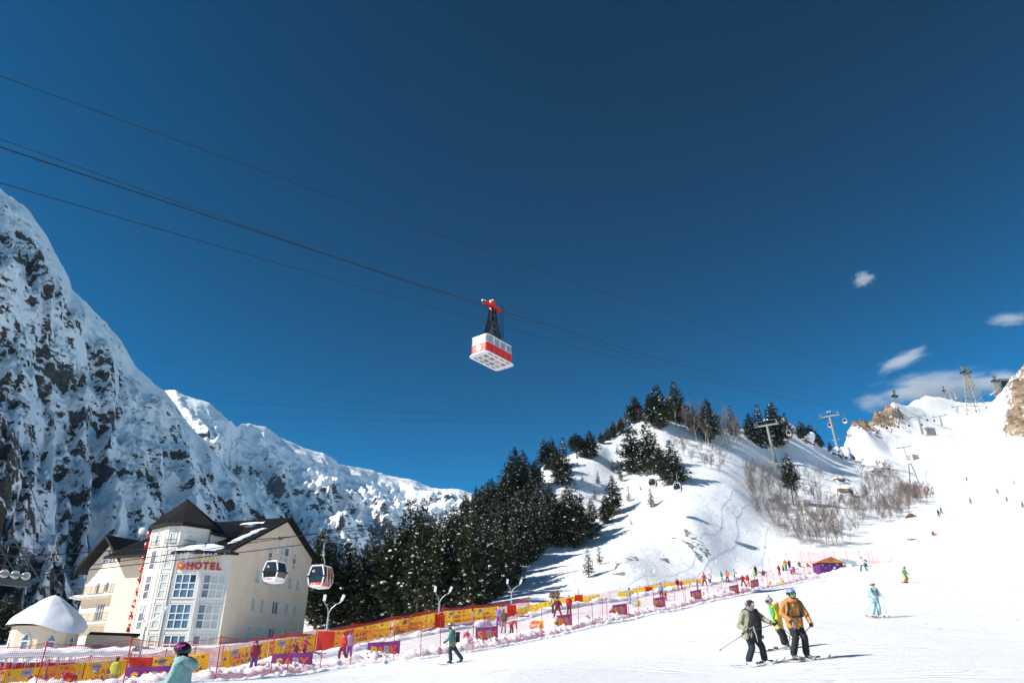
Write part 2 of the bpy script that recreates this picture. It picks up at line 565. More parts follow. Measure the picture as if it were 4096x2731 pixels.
def ground(x, y):
    shape = np.shape(x)
    z, rough, rock, r = terrain_raw(x, y)
    xx, yy = np.asarray(x, float).ravel(), np.asarray(y, float).ravel()
    amp = np.clip(r / 60, 0.02, 1.0)
    z = z + rough * amp * (fbm(xx / 16, yy / 16, 0, 4, 11) * 0.55 + fbm(xx / 3.1, yy / 3.1, 0, 3, 31) * 0.09)
    z = z + rock * amp * (fbm(xx / 18, yy / 18, 0, 5, 51, 0.6, True) * 3.2)
    z = z + (1 - np.clip(rough, 0, 1)) * np.clip(r / 40, 0.1, 1) * (fbm(xx / 9, yy / 9, 0, 3, 71) * 0.10)
    return z.reshape(shape), rough.reshape(shape), rock.reshape(shape)

def gz(x, y):
    return float(ground(np.array([x]), np.array([y]))[0][0])

_YS = np.geomspace(4, 900, 900)
def hit(px, py, ymin=4.0):
    """the point of the ground seen at a place of the photograph"""
    r = ray(px, py)
    Ys = _YS[_YS >= ymin]
    P = r[None] * (Ys / r[1])[:, None]
    dz = P[:, 2] + EYE - ground(P[:, 0], P[:, 1])[0]
    k = np.where(dz < 0)[0]
    if len(k) == 0:
        k = [int(np.argmin(np.abs(dz / Ys)))]
    i = int(k[0])
    if i == 0:
        Y = Ys[0]
    else:
        a, b = dz[i - 1], dz[i]
        t = a / (a - b) if a != b else 0
        Y = Ys[i - 1] + (Ys[i] - Ys[i - 1]) * t
    p = r * (Y / r[1])
    return Vector((p[0], p[1], gz(p[0], p[1])))

def make_ground_material():
    m, nt, b = nodes_of('snow_ground')
    geo = nt.nodes.new('ShaderNodeNewGeometry')
    pos = geo.outputs['Position']
    sep = nt.nodes.new('ShaderNodeSeparateXYZ')
    nt.links.new(geo.outputs['True Normal'], sep.inputs[0])
    ar = nt.nodes.new('ShaderNodeAttribute'); ar.attribute_name = 'rough'
    ak = nt.nodes.new('ShaderNodeAttribute'); ak.attribute_name = 'rock'
    n1 = noise_node(nt, mapping(nt, pos, (1, 1, 1.6), (0.3, 0.4, 0)), 0.07, 8, 0.68)
    n2 = noise_node(nt, pos, 0.35, 6, 0.65)
    s = math_node(nt, 'SUBTRACT', 1.0, sep.outputs['Z'])
    v = math_node(nt, 'ADD', math_node(nt, 'MULTIPLY', n1, 0.9), math_node(nt, 'MULTIPLY', n2, 0.55))
    v = math_node(nt, 'ADD', v, math_node(nt, 'MULTIPLY', s, 0.7))
    n3 = noise_node(nt, mapping(nt, pos, (1, 1, 2.4), (0.1, 0.2, 0)), 0.5, 6, 0.72)
    v = math_node(nt, 'ADD', v, math_node(nt, 'MULTIPLY', n3, 0.7))
    v = math_node(nt, 'ADD', v, math_node(nt, 'MULTIPLY', ak.outputs['Fac'], 0.56))
    mask = sstep(nt, v, 1.76, 1.82)
    rc = ramp(nt, noise_node(nt, mapping(nt, pos, (1, 1, 2.2), (0.2, 0.3, 0)), 0.12, 6, 0.7), WARMROCK)
    mix = nt.nodes.new('ShaderNodeMix'); mix.data_type = 'RGBA'
    nt.links.new(mask, mix.inputs['Factor'])
    # thin grey flecks: scraped ice, grit, plus lump shadows painted into the colour
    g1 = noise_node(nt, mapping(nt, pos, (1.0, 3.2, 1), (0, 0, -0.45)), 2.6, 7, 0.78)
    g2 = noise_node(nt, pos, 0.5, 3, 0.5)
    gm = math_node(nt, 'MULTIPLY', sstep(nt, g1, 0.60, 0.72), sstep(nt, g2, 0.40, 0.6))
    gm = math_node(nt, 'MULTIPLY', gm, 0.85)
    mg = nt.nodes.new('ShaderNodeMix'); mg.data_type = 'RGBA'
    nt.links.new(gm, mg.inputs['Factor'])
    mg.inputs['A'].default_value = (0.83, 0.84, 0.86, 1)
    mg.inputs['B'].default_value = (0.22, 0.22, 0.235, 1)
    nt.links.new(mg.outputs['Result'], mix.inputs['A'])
    nt.links.new(rc, mix.inputs['B'])
    nt.links.new(mix.outputs['Result'], b.inputs['Base Color'])
    b.inputs['Roughness'].default_value = 0.65
    b.inputs['Specular IOR Level'].default_value = 0.25
    # relief: wind ripples and lumps off the piste, ski scrapes on it
    lumps = noise_node(nt, pos, 0.9, 9, 0.66)
    rip = noise_node(nt, mapping(nt, pos, (0.35, 0.35, 3.2), (0.12, -0.06, 0)), 1.5, 6, 0.6)
    scr = noise_node(nt, mapping(nt, pos, (0.55, 4.5, 1), (0, 0, -0.5)), 1.3, 7, 0.7)
    h = math_node(nt, 'MULTIPLY', math_node(nt, 'ADD', math_node(nt, 'MULTIPLY', lumps, 0.6), math_node(nt, 'MULTIPLY', rip, 0.7)), math_node(nt, 'ADD', ar.outputs['Fac'], 0.06))
    h = math_node(nt, 'ADD', h, math_node(nt, 'MULTIPLY', scr, 0.75))
    h = math_node(nt, 'ADD', h, math_node(nt, 'MULTIPLY', mask, math_node(nt, 'MULTIPLY', n2, 2.0)))
    # long crossing ski tracks, pressed in
    wv = nt.nodes.new('ShaderNodeVectorMath'); wv.operation = 'ADD'
    nz = nt.nodes.new('ShaderNodeTexNoise'); nz.inputs['Scale'].default_value = 0.16; nz.inputs['Detail'].default_value = 2
    nt.links.new(pos, nz.inputs['Vector'])
    sc3 = nt.nodes.new('ShaderNodeVectorMath'); sc3.operation = 'SCALE'; sc3.inputs['Scale'].default_value = 7.0
    nt.links.new(nz.outputs['Color'], sc3.inputs[0])
    nt.links.new(pos, wv.inputs[0]); nt.links.new(sc3.outputs[0], wv.inputs[1])
    trk = None
    for rot_, sc_v in ((-0.62, (0.10, 0.75, 0.0)), (-0.2, (0.09, 0.55, 0.0))):
        vo = nt.nodes.new('ShaderNodeTexVoronoi'); vo.feature = 'DISTANCE_TO_EDGE'; vo.inputs['Scale'].default_value = 1.0
        nt.links.new(mapping(nt, wv.outputs[0], sc_v, (0, 0, rot_)), vo.inputs['Vector'])
        tk = math_node(nt, 'SUBTRACT', 1.0, sstep(nt, vo.outputs['Distance'], 0.0, 0.045))
        trk = tk if trk is None else math_node(nt, 'MAXIMUM', trk, tk)
    trk = math_node(nt, 'MULTIPLY', trk, sstep(nt, noise_node(nt, pos, 0.21, 3, 0.6), 0.42, 0.6))
    h = math_node(nt, 'SUBTRACT', h, math_node(nt, 'MULTIPLY', trk, 0.35))
    bp = nt.nodes.new('ShaderNodeBump')
    bp.inputs['Strength'].default_value = 0.6
    bp.inputs['Distance'].default_value = 0.5
    nt.links.new(h, bp.inputs['Height'])
    nt.links.new(bp.outputs['Normal'], b.inputs['Normal'])
    return m

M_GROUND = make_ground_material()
_aza = np.concatenate([np.linspace(-math.pi, -0.80, 50, endpoint=False), np.linspace(-0.80, 0.76, 920, endpoint=False), np.linspace(0.76, math.pi, 50, endpoint=False)])
_rr = np.concatenate([np.geomspace(0.8, 20, 110, endpoint=False), np.geomspace(20, 760, 430, endpoint=False), np.geomspace(760, 3300, 40)])
_A, _R = np.meshgrid(_aza, _rr)
_X, _Y = np.sin(_A) * _R, np.cos(_A) * _R
_Z, _rg, _rk = ground(_X, _Y)
far = np.clip((_R - 800) / 700, 0, 1)
_Z = _Z * (1 - far) + 0.0 * far - 30 * far
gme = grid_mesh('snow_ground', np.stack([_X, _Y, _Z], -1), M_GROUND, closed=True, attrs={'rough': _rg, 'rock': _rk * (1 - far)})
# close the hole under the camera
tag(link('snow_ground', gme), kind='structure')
cmb = MB()
cmb.add([(math.sin(a) * 0.82, math.cos(a) * 0.82, gz(math.sin(a) * 0.8, math.cos(a) * 0.8) - 0.01) for a in np.linspace(0, 2 * math.pi, 24, endpoint=False)], [tuple(reversed(range(24)))])
tag(cmb.build('snow_patch', M_SNOW), kind='structure')

# ------------------------------------------------------------------ mountains: ridge line (photo x, photo y, range) and a foot
def mountain(name, ridge, foot_el, foot_frac, mat_, cols, rows, disp, size, seed, power=1.0, gully=None, zfoot=None, rockfn=None):
    pts = []
    for e in ridge:
        if e[0] == 'az':
            _, az, el, R = e
            az, t = math.radians(az), math.tan(math.radians(el))
        else:
            px, py, R = e
            r = ray(px, py)
            az, t = math.atan2(r[0], r[1]), r[2] / math.hypot(r[0], r[1])
        pts.append((az, t, R))
    pts = np.array(pts)
    u = np.cumsum(np.r_[0, np.hypot(np.diff(pts[:, 0] * 3), np.diff(pts[:, 1]))])
    s = np.linspace(0, u[-1], cols)
    az = np.interp(s, u, pts[:, 0]); tt = np.interp(s, u, pts[:, 1]); R = np.interp(s, u, pts[:, 2])
    k = np.ones(9) / 9
    R = np.convolve(np.pad(R, 4, 'edge'), k, 'valid')
    # rows: foot -> crest -> back
    nb = rows // 6
    w = np.linspace(0, 1, rows)[:, None]
    zr = R * tt + EYE
    rf = R * foot_frac
    zf = np.full_like(R, -6.0) if zfoot is None else np.full_like(R, zfoot)
    rad = rf[None] + (R - rf)[None] * w
    z = zf[None] + (zr - zf)[None] * w ** power
    wb = np.linspace(0, 1, nb + 1)[1:, None]
    rad = np.vstack([rad, R[None] * (1 + 0.14 * wb)])
    z = np.vstack([z, zr[None] * (1 - wb * 0.5)])
    wall = np.vstack([w, 1 - wb])
    X, Y = np.sin(az)[None] * rad, np.cos(az)[None] * rad
    X, Y = np.broadcast_arrays(X, Y)
    X, Y = X.copy(), Y.copy()
    # couloirs and ribs run down the face, broken by craggy noise; the crest keeps its line
    along = (s * 900)[None] * np.ones_like(X)
    rib = fbm(along / size + 0.75 * z / size, z / (size * 2.2), 0, 5, seed, 0.5, True)
    crag = fbm(X / (size * 0.7), Y / (size * 0.7), z / (size * 0.7), 6, seed + 40, 0.58)
    keep = np.clip((1 - wall) * 5, 0.12, 1.0) * np.clip(wall * 4, 0.2, 1)
    d = (rib * 0.55 + crag * 0.8) * disp * keep
    dx, dy = np.sin(az)[None], np.cos(az)[None]
    X -= dx * d * 0.75
    Y -= dy * d * 0.75
    z = z + d * 0.55
    rk = np.zeros_like(X) if rockfn is None else rockfn(X, Y, z, wall)
    me = grid_mesh(name, np.stack([X, Y, z], -1), mat_, attrs={'rock': rk})
    return tag(link(name, me), kind='structure')

LEFTR = [('az', -120, 12, 600), ('az', -100, 22, 640), ('az', -80, 30, 680), ('az', -64, 33.5, 720), ('az', -52, 33, 760), ('az', -46, 31.5, 800),
         (0, 768, 840), (92, 820, 850), (171, 923, 870), (227, 1027, 890), (271, 1115, 900), (287, 1170, 910), (343, 1218, 930), (411, 1290, 960), (486, 1362, 990), (542, 1466, 1010),
         (630, 1545, 1050), (662, 1565, 1070), (720, 1650, 1080), (800, 1748, 1100), (900, 1868, 1120), (1000, 1967, 1140), (1109, 2064, 1170), (1250, 2185, 1200), (1420, 2330, 1250), (1600, 2480, 1300)]
mountain('shaded_mountain', LEFTR, 0, 0.52, M_LEFT, 700, 340, 30, 90, 5, 1.0)
SPURR = [('az', -75, 24, 330), ('az', -60, 23, 340), ('az', -50, 20, 350), (-150, 1480, 355), (0, 1690, 360), (60, 1800, 365), (140, 1990, 370), (190, 2110, 375), (230, 2200, 380), (280, 2350, 385), (330, 2470, 390), (400, 2590, 400)]
mountain('rocky_spur', SPURR, 0, 0.5, M_SPUR, 260, 150, 13, 40, 77, 0.9)
RIDGER = [('az', -60, 8, 2300), ('az', -45, 13, 2300), ('az', -36, 19, 2300), (560, 1500, 2000), (640, 1556, 1950), (702, 1560, 1900), (829, 1609, 1900), (885, 1641, 1900), (933, 1689, 1920), (946, 1700, 2150), (997, 1692, 2200), (1063, 1715, 2250),
          (1119, 1756, 2300), (1186, 1787, 2330), (1293, 1817, 2380), (1336, 1845, 2400), (1354, 1861, 2480), (1451, 1873, 2600), (1558, 1904, 2700), (1650, 1922, 2750), (1696, 1940, 2780), (1767, 1953, 2800),
          (1839, 1955, 2830), (1890, 1973, 2860), (2000, 2000, 2900), (2200, 2040, 2900), (2600, 2080, 2900)]
mountain('far_ridge', RIDGER, 0, 0.5, M_RIDGE, 760, 280, 85, 210, 23, 1.2)
# ------------------------------------------------------------------ vegetation prototypes
M_BARK = mat('pine_bark', (0.09, 0.055, 0.035), 0.9, var=0.4, scale=3, bump=0.6)
M_NEEDLE = mat('pine_needles', (0.022, 0.034, 0.014), 0.75, var=0.45, scale=0.9, c2=(0.055, 0.066, 0.02), spec=0.2)
M_NEEDLE2 = mat('young_needles', (0.035, 0.05, 0.018), 0.75, var=0.4, scale=1.2, c2=(0.085, 0.085, 0.026), spec=0.2)
M_TSNOW = mat('branch_snow', (0.84, 0.85, 0.87), 0.7, var=0.03, scale=4)
M_BIRCH = mat('birch_bark', (0.34, 0.29, 0.24), 0.85, var=0.45, scale=5, c2=(0.55, 0.48, 0.40))
M_TWIG = mat('bare_twigs', (0.155, 0.125, 0.11), 0.9, var=0.3, scale=2)
M_REDTWIG = mat('reddish_twigs', (0.17, 0.075, 0.05), 0.9, var=0.3, scale=2)

HOLD = []
def conifer(H, Rmax, base, seed, dense=1.0, style='pine', snowy=1.0, needle=M_NEEDLE):
    rd = random.Random(seed)
    root = bpy.data.objects.new('pine_tree', None)
    tr = MB()
    lean = (rd.uniform(-.02, .02) * H, rd.uniform(-.02, .02) * H)
    N = 7
    tp = [(lean[0] * (i / N) ** 2, lean[1] * (i / N) ** 2, H * 0.97 * i / N - 0.5) for i in range(N + 1)]
    r0 = 0.018 * H
    tr.tube(tp, [r0 * (1 - 0.93 * i / N) for i in range(N + 1)], 7)
    cr, sn = MB(), MB()
    z = base * H
    step = 0.032 * H / dense ** 0.5
    while z < H * 0.985:
        q = (z - base * H) / (H * (1 - base))
        if style == 'pine':
            prof = min(1.0, 0.5 + q * 2.4) * (1 - q ** 1.35) ** 0.95 + 0.035
        elif style == 'spruce':
            prof = (1 - q) ** 0.9 * min(1, 0.6 + q * 4) + 0.04
        else:
            prof = (1 - q) ** 1.05 + 0.05
        nb = max(3, int((5 if style != 'sapling' else 4) * (0.6 + prof)))
        a0 = rd.uniform(0, 6.28)
        for b in range(nb):
            if rd.random() < 0.12:
                continue
            a = a0 + 6.283 * b / nb + rd.uniform(-.35, .35)
            L = Rmax * prof * rd.uniform(0.62, 1.18)
            zz = z + rd.uniform(-step, step) * 0.6
            droop = (-0.16 if style == 'spruce' else 0.12) + rd.uniform(-.12, .12) + (0.5 * q if style != 'spruce' else 0.25 * q)
            ox, oy = lean[0] * (zz / H) ** 2, lean[1] * (zz / H) ** 2
            d = Vector((math.cos(a), math.sin(a), 0))
            tip = Vector((ox, oy, zz)) + d * L + Vector((0, 0, L * droop))
            org = Vector((ox, oy, zz))
            tr.tube([org, tip], [0.012 * L + 0.015, 0.008], 3, cap=False)
            ns = max(2, int(L / (0.05 * Rmax + 0.16) * dense))
            for k in range(ns):
                t = (0.25 + 0.78 * (k + rd.random()) / ns)
                c = org.lerp(tip, t) + Vector((rd.uniform(-.1, .1), rd.uniform(-.1, .1), rd.uniform(-.06, .08))) * L
                sz = (0.19 + 0.17 * rd.random()) * Rmax * (0.6 + 0.4 * prof)
                for w in range(4):
                    e = (d * rd.uniform(.3, 1) + Vector((rd.uniform(-1, 1), rd.uniform(-1, 1), rd.uniform(-.35, .75)))).normalized()
                    sd = e.cross(Vector((rd.uniform(-.5, .5), rd.uniform(-.5, .5), 1))).normalized()
                    wd = sz * rd.uniform(.10, .2)
                    cr.add([c - sd * wd * 0.5, c + e * sz * .55 - sd * wd, c + e * sz * 1.1, c + e * sz * .55 + sd * wd], [(0, 1, 2, 3)])
                if rd.random() < 0.15 * snowy:
                    s_ = sz * rd.choice([.18, .22, .28, .34, .45])
                    sn.ball(c + Vector((0, 0, s_ * .25)), s_, 5, 3, sc=(rd.uniform(.6, 1.5), rd.uniform(.5, 1), rd.uniform(.35, .6)), rot=Matrix.Rotation(rd.uniform(0, 3), 3, 'Z') @ Matrix.Rotation(rd.uniform(-.5, .5), 3, 'X'))
        z += step * rd.uniform(.75, 1.25)
    for nm, mb, m_ in (('trunk', tr, M_BARK), ('crown', cr, needle), ('snow_cover', sn, M_TSNOW)):
        if not mb.v:
            continue
        me = bpy.data.meshes.new(nm)
        me.from_pydata(mb.v, [], mb.f)
        me.materials.append(m_)
        me.update()
        o = bpy.data.objects.new(nm, me)
        o.parent = root
        if nm == 'snow_cover':
            o['kind'] = 'stuff'
    return root

def bare_tree(H, seed, spread=0.5, stems=1, twigs=True, twigmat=M_TWIG, barkmat=M_BIRCH, depth=4):
    rd = random.Random(seed)
    root = bpy.data.objects.new('bare_tree', None)
    tr, tw = MB(), MB()
    def grow(p, d, L, r, lev):
        segs = 3
        pts, rs = [p], [r]
        for i in range(segs):
            d = (d + Vector((rd.uniform(-1, 1), rd.uniform(-1, 1), rd.uniform(-.3, .6))) * 0.13).normalized()
            pts.append(pts[-1] + d * L / segs)
            rs.append(r * (1 - 0.55 * (i + 1) / segs))
        (tr if lev == 0 else tw).tube(pts, rs, 5 if lev == 0 else 3, cap=False)
        if lev >= depth:
            return
        nb = (7, 5, 4, 3)[lev] if lev < 4 else 2
        for b in range(nb):
            t = rd.uniform(0.3, 1.0)
            i = min(segs - 1, int(t * segs))
            q = pts[i].lerp(pts[i + 1], t * segs - i)
            a = rd.uniform(0, 6.28)
            s_ = spread * rd.uniform(.6, 1.3)
            nd = (d + Vector((math.cos(a) * s_, math.sin(a) * s_, rd.uniform(-.05, .35)))).normalized()
            grow(q, nd, L * rd.uniform(.38, .6) * (0.85 if lev == 0 else 1), max(0.012, rs[i] * 0.5), lev + 1)
    for k in range(stems):
        a = rd.uniform(0, 6.28)
        d = Vector((math.cos(a), math.sin(a), 0)) * (0.08 if stems == 1 else 0.3) + Vector((0, 0, 1))
        grow(Vector((math.cos(a) * .2 * (stems > 1), math.sin(a) * .2 * (stems > 1), -0.3)), d.normalized(), H * rd.uniform(.62, .8), H * (0.0105 if stems == 1 else 0.007), 0)
    for nm, mb, m_ in (('trunk', tr, barkmat), ('crown', tw, twigmat)):
        me = bpy.data.meshes.new(nm)
        me.from_pydata(mb.v, [], mb.f)
        me.materials.append(m_)
        me.update()
        o = bpy.data.objects.new(nm, me)
        o.parent = root
    return root

def plant(proto, name, loc, scale, rz, label, cat, group=None, squash=1.0, tilt=0.0):
    r = link(name, None, None, loc)
    r.rotation_euler = (tilt, tilt * 0.5, rz)
    r.scale = (scale * squash, scale * squash, scale)
    tag(r, label, cat, group)
    for ch in proto.children:
        c = ch.copy()
        COL.objects.link(c)
        c.parent = r
    return r

PINES = [conifer(18, 3.7, 0.03, 1, 1.05), conifer(18, 3.5, 0.05, 2, 1.1, snowy=0.7), conifer(18, 4.2, 0.03, 3, 1.15, snowy=1.3), conifer(18, 3.2, 0.02, 4, 1.1, 'spruce', 1.1), conifer(18, 4.4, 0.3, 5, 1.0, 'pine', 0.6)]
SPARSE = [conifer(10, 2.1, 0.1, 6, 0.8, 'spruce', 1.6, M_NEEDLE2), conifer(10, 1.9, 0.08, 7, 0.7, 'sapling', 1.5, M_NEEDLE2)]
SAPS = [conifer(4, 0.95, 0.06, 8, 0.5, 'sapling', 1.4, M_NEEDLE2), conifer(4, 0.8, 0.06, 9, 0.45, 'sapling', 1.2, M_NEEDLE2)]
BIRCHES = [bare_tree(11, 20 + i, 0.45, 1) for i in range(4)]
SHRUBS = [bare_tree(6, 30 + i, 0.55, 4, depth=3) for i in range(3)]
REDSHRUBS = [bare_tree(5, 40 + i, 0.5, 5, twigmat=M_REDTWIG, barkmat=M_REDTWIG, depth=3) for i in range(2)]

def px_height(base_px, p, top_y):
    """height of a thing that stands at p and reaches up to photo row top_y"""
    lo, hi = 0.2, 60
    for _ in range(40):
        m_ = (lo + hi) / 2
        if proj((p.x, p.y, p.z + m_))[1] > top_y: lo = m_
        else: hi = m_
    return lo

def inpoly(x, y, poly):
    c = False
    for i in range(len(poly)):
        (x1, y1), (x2, y2) = poly[i], poly[i - 1]
        if (y1 > y) != (y2 > y) and x < (x2 - x1) * (y - y1) / (y2 - y1) + x1:
            c = not c
    return c

def scatter(poly, n, mind, seed, ymin=4.0):
    rd = random.Random(seed)
    xs, ys = [p[0] for p in poly], [p[1] for p in poly]
    out, tries = [], 0
    while len(out) < n and tries < n * 40:
        tries += 1
        x, y = rd.uniform(min(xs), max(xs)), rd.uniform(min(ys), max(ys))
        if not inpoly(x, y, poly):
            continue
        if any((x - a) ** 2 + ((y - b) * 1.6) ** 2 < mind ** 2 for a, b in out):
            continue
        out.append((x, y))
    return out

rd = random.Random(99)
# the dense stand between the hotel and the knoll
STAND = [(1235, 2535), (1300, 2522), (1700, 2482), (1920, 2440), (2010, 2400), (2085, 2300), (2230, 2180), (2230, 2130), (2100, 2140), (1960, 2200), (1800, 2290), (1600, 2370), (1400, 2430), (1240, 2470)]
for i, (x, y) in enumerate(scatter(STAND, 100, 25, 7)):
    p = hit(x, y, 40)
    h = rd.uniform(10.5, 14.5) if x < 1500 else (rd.uniform(11.5, 16.5) if x < 1680 else (rd.uniform(9.5, 13) if x < 1950 else rd.uniform(8, 11.5)))
    k = rd.choice([0, 0, 1, 1, 2, 2, 3, 3])
    plant(PINES[k], 'pine_tree', p, h / 18, rd.uniform(0, 6.28), 'tall dark snow-flecked pine in the dense stand between the hotel and the knoll', 'pine tree', 'pines of the dense stand', rd.uniform(.85, 1.15), rd.uniform(-.03, .03))

UPPER = [(1885, 2075), (2000, 2050), (2120, 2040), (2250, 2090), (2310, 2120), (2335, 2160), (2270, 2215), (2230, 2190), (2100, 2130), (1960, 2190), (1860, 2230), (1780, 2270), (1800, 2180)]
for i, (x, y) in enumerate(scatter(UPPER, 60, 24, 17)):
    p = hit(x, y, 60)
    plant(PINES[rd.choice([0, 1, 2, 2, 3])], 'pine_tree', p, rd.uniform(5.5, 10.5) / 18, rd.uniform(0, 6.28), 'medium dark pine on the steep ground above the dense stand', 'pine tree', 'pines above the dense stand', rd.uniform(.95, 1.25), rd.uniform(-.03, .03))
# pines one can pick out on the knoll: photo x, foot row, top row, kind, width, label
KNOLL = [
 (2052, 1985, 1797, 1, 1.1, 'left one of two tall dark pines standing side by side against the sky'),
 (2092, 1980, 1805, 1, 1.0, 'right one of two tall dark pines standing side by side against the sky'),
 (1960, 2040, 1920, 2, 1.2, 'broad dark pine lowest on the left skyline of the knoll'),
 (1905, 2062, 1965, 0, 1.1, 'small dark pine at the far left foot of the skyline'),
 (2010, 2008, 1925, 2, 1.3, 'squat pine just left of the two tall pines on the skyline'),
 (2140, 1955, 1845, 2, 1.2, 'snow-laden pine tucked right of the two tall skyline pines'),
 (2180, 1880, 1762, 1, 1.1, 'left tree of a dark pine clump above the snow-laden pine'),
 (2215, 1862, 1775, 0, 1.1, 'right tree of a dark pine clump above the snow-laden pine'),
 (2250, 1940, 1760, 3, 1.1, 'tall open spruce standing alone in the middle of the left slope'),
 (2308, 1832, 1738, 4, 1.3, 'umbrella-crowned pine with bare trunk on the skyline'),
 (2362, 1835, 1728, 2, 1.2, 'snow-dusted pine right of the umbrella-crowned pine on the skyline'),
 (2430, 1760, 1712, 0, 1.2, 'small pine half way up the steep skyline edge'),
 (2405, 1775, 1732, 2, 1.2, 'lowest of the small pines on the steep skyline edge'),
 (2486, 1732, 1670, 0, 1.1, 'small dark pine high on the steep skyline edge'),
 (2545, 1690, 1590, 2, 1.2, 'broad dark pine left of the summit'),
 (2640, 1715, 1553, 2, 1.05, 'tall snow-sprinkled pine right on the summit'),
 (2605, 1690, 1580, 1, 1.0, 'dark pine close behind the snow-sprinkled summit pine'),
 (2715, 1690, 1530, 3, 1.3, 'highest dark spruce on the summit with a pointed top'),
 (2535, 1890, 1672, 3, 1.15, 'tall snowy spruce left in the group below the summit'),
 (2600, 1900, 1690, 0, 1.0, 'tall dark pine in the middle of the group below the summit'),
 (2650, 1915, 1780, 1, 1.1, 'dark pine behind the pointed one in the group below the summit'),
 (2700, 1935, 1765, 3, 1.5, 'broad pointed dark spruce right in the group below the summit'),
 (2300, 2190, 1945, 0, 1.2, 'large pine at the upper right edge of the dense stand'),
 (2455, 2062, 1908, 1, 1.05, 'dark pine standing free right of the dense stand'),
 (2425, 2095, 1985, 2, 1.05, 'shorter snowy pine just left of the free-standing dark pine'),
 (2370, 2150, 2000, 1, 1.1, 'pine between the dense stand and the free-standing dark pine'),
 (2840, 1770, 1603, 1, 1.0, 'dark pine among the bare birches behind the summit'),
 (2780, 1730, 1635, 0, 1.0, 'dark pine left among the bare birches behind the summit'),
 (2937, 1745, 1624, 3, 0.9, 'narrow spruce right among the bare birches behind the summit'),
 (3005, 1760, 1658, 1, 1.1, 'dark pine at the right end of the birch row'),
 (3045, 1790, 1628, 3, 1.2, 'pointed dark spruce left behind the concrete-footed gondola pylon'),
 (3108, 1790, 1624, 2, 1.1, 'broad dark pine right behind the left gondola pylon'),
 (3152, 1755, 1668, 0, 1.1, 'small dark pine right of the broad pine behind the left pylon'),
 (3214, 1762, 1690, 2, 1.3, 'rounded dark pine left of a pair between the two pylons'),
 (3250, 1775, 1703, 2, 1.3, 'rounded dark pine right of a pair between the two pylons'),
 (3285, 1790, 1745, 0, 1.2, 'low dark pine close left of the right gondola pylon'),
 (3325, 1812, 1766, 0, 1.0, 'tiny pine beside the snow-capped boulder at the right pylon'),
 (3175, 2022, 1824, 4, 0.62, 'slim pine with a long bare trunk among the leafless birches'),
 (-10, 2560, 2390, 2, 1.3, 'dark pine at the left edge behind the snow-roofed pavilion'),
 (50, 2560, 2420, 1, 1.2, 'dark pine close behind the left side of the snow-roofed pavilion'),
]
for j, (x, yf, yt, k, wd, lab) in enumerate(KNOLL):
    p = hit(x, yf, 60)
    if x < 100:
        p = at(x, yf, 92)
        p.z = gz(p.x, p.y)
    h = px_height((x, yf), p, yt) * 1.06
    plant(PINES[k], 'spruce_tree' if k == 3 else 'pine_tree', p, h / 18, 1.7 * j, lab, 'spruce tree' if k == 3 else 'pine tree', None, wd * 1.28, 0.02)
EDGE = [(1860, 2075), (1930, 2052), (2030, 2012), (2100, 1972), (2205, 1875), (2455, 1752), (2225, 1905), (2120, 2000)]
for j, (x, y) in enumerate(EDGE):
    p = hit(x, y, 60)
    plant(PINES[(0, 2, 1, 3)[j % 4]], 'pine_tree', p, rd.uniform(6.0, 9.5) / 18, j * 1.1, 'dark pine filling the row along the left skyline of the knoll', 'pine tree', 'pines filling the left skyline', rd.uniform(1.1, 1.4))
YOUNG = [
 (2606, 2030, 1940, 0, 'bushy young spruce hanging below the right front gondola cabin on the slope'),
 (2515, 2006, 1930, 1, 'slender young spruce left of the gondola cabins'),
 (2330, 1925, 1885, 1, 'small young spruce in the snow bowl right of the lone open spruce'),
 (2392, 1938, 1882, 0, 'wide low young spruce in the snow bowl'),
 (2378, 2000, 1940, 1, 'young spruce below the snow bowl'),
 (2310, 1862, 1838, 1, 'tiny young spruce on bare snow under the umbrella-crowned pine'),
 (2470, 1817, 1762, 1, 'young spruce right of the bare skyline snow'),
 (2453, 1890, 1834, 0, 'left young spruce of a trio left of the tall snowy spruce'),
 (2478, 1906, 1840, 1, 'middle young spruce of a trio left of the tall snowy spruce'),
 (2484, 1925, 1868, 0, 'lowest young spruce of a trio left of the tall snowy spruce'),
 (2560, 1905, 1855, 0, 'small snowy spruce under the tall dark pine below the summit'),
 (2196, 1985, 1915, 1, 'young spruce on the snow left of the lone open spruce'),
 (2150, 2010, 1930, 0, 'snowy young spruce above the dense stand'),
 (2060, 2035, 1960, 0, 'young spruce below the two tall skyline pines'),
 (2250, 2030, 1955, 0, 'yellow-green young spruce just above the dense stand'),
 (2420, 2030, 1975, 1, 'thin young spruce beside the free-standing dark pine'),
 (2562, 1960, 1930, 1, 'tiny young spruce left of the gondola cabins'),
 (2400, 2260, 2150, 1, 'thin open young spruce at the lower right edge of the dense stand'),
 (2355, 2310, 2170, 0, 'young spruce at the lower right corner of the dense stand'),
 (3468, 1982, 1932, 0, 'young spruce beside the brown boulders on the right flank'),
 (3544, 2032, 1972, 0, 'dark green young spruce lowest on the right flank'),
 (3412, 1988, 1962, 1, 'small bluish spruce by the brown boulders'),
]
for j, (x, yf, yt, k, lab) in enumerate(YOUNG):
    p = hit(x, yf, 60)
    h = px_height((x, yf), p, yt)
    plant(SPARSE[k], 'young_spruce', p, h / 10, 2.1 * j, lab, 'spruce tree', None, 1.0)
SAPL = [(2524, 2098, 2062, 'lone sapling on the open snow below the gondola cabins'), (2540, 2045, 2020, 'tiny sapling right below the slender young spruce'), (2830, 1842, 1815, 'sapling on the snow below the bare birches'),
        (2972, 1843, 1825, 'sapling left of the left gondola pylon'), (2925, 1832, 1818, 'tiny sapling between birches and the left pylon')]
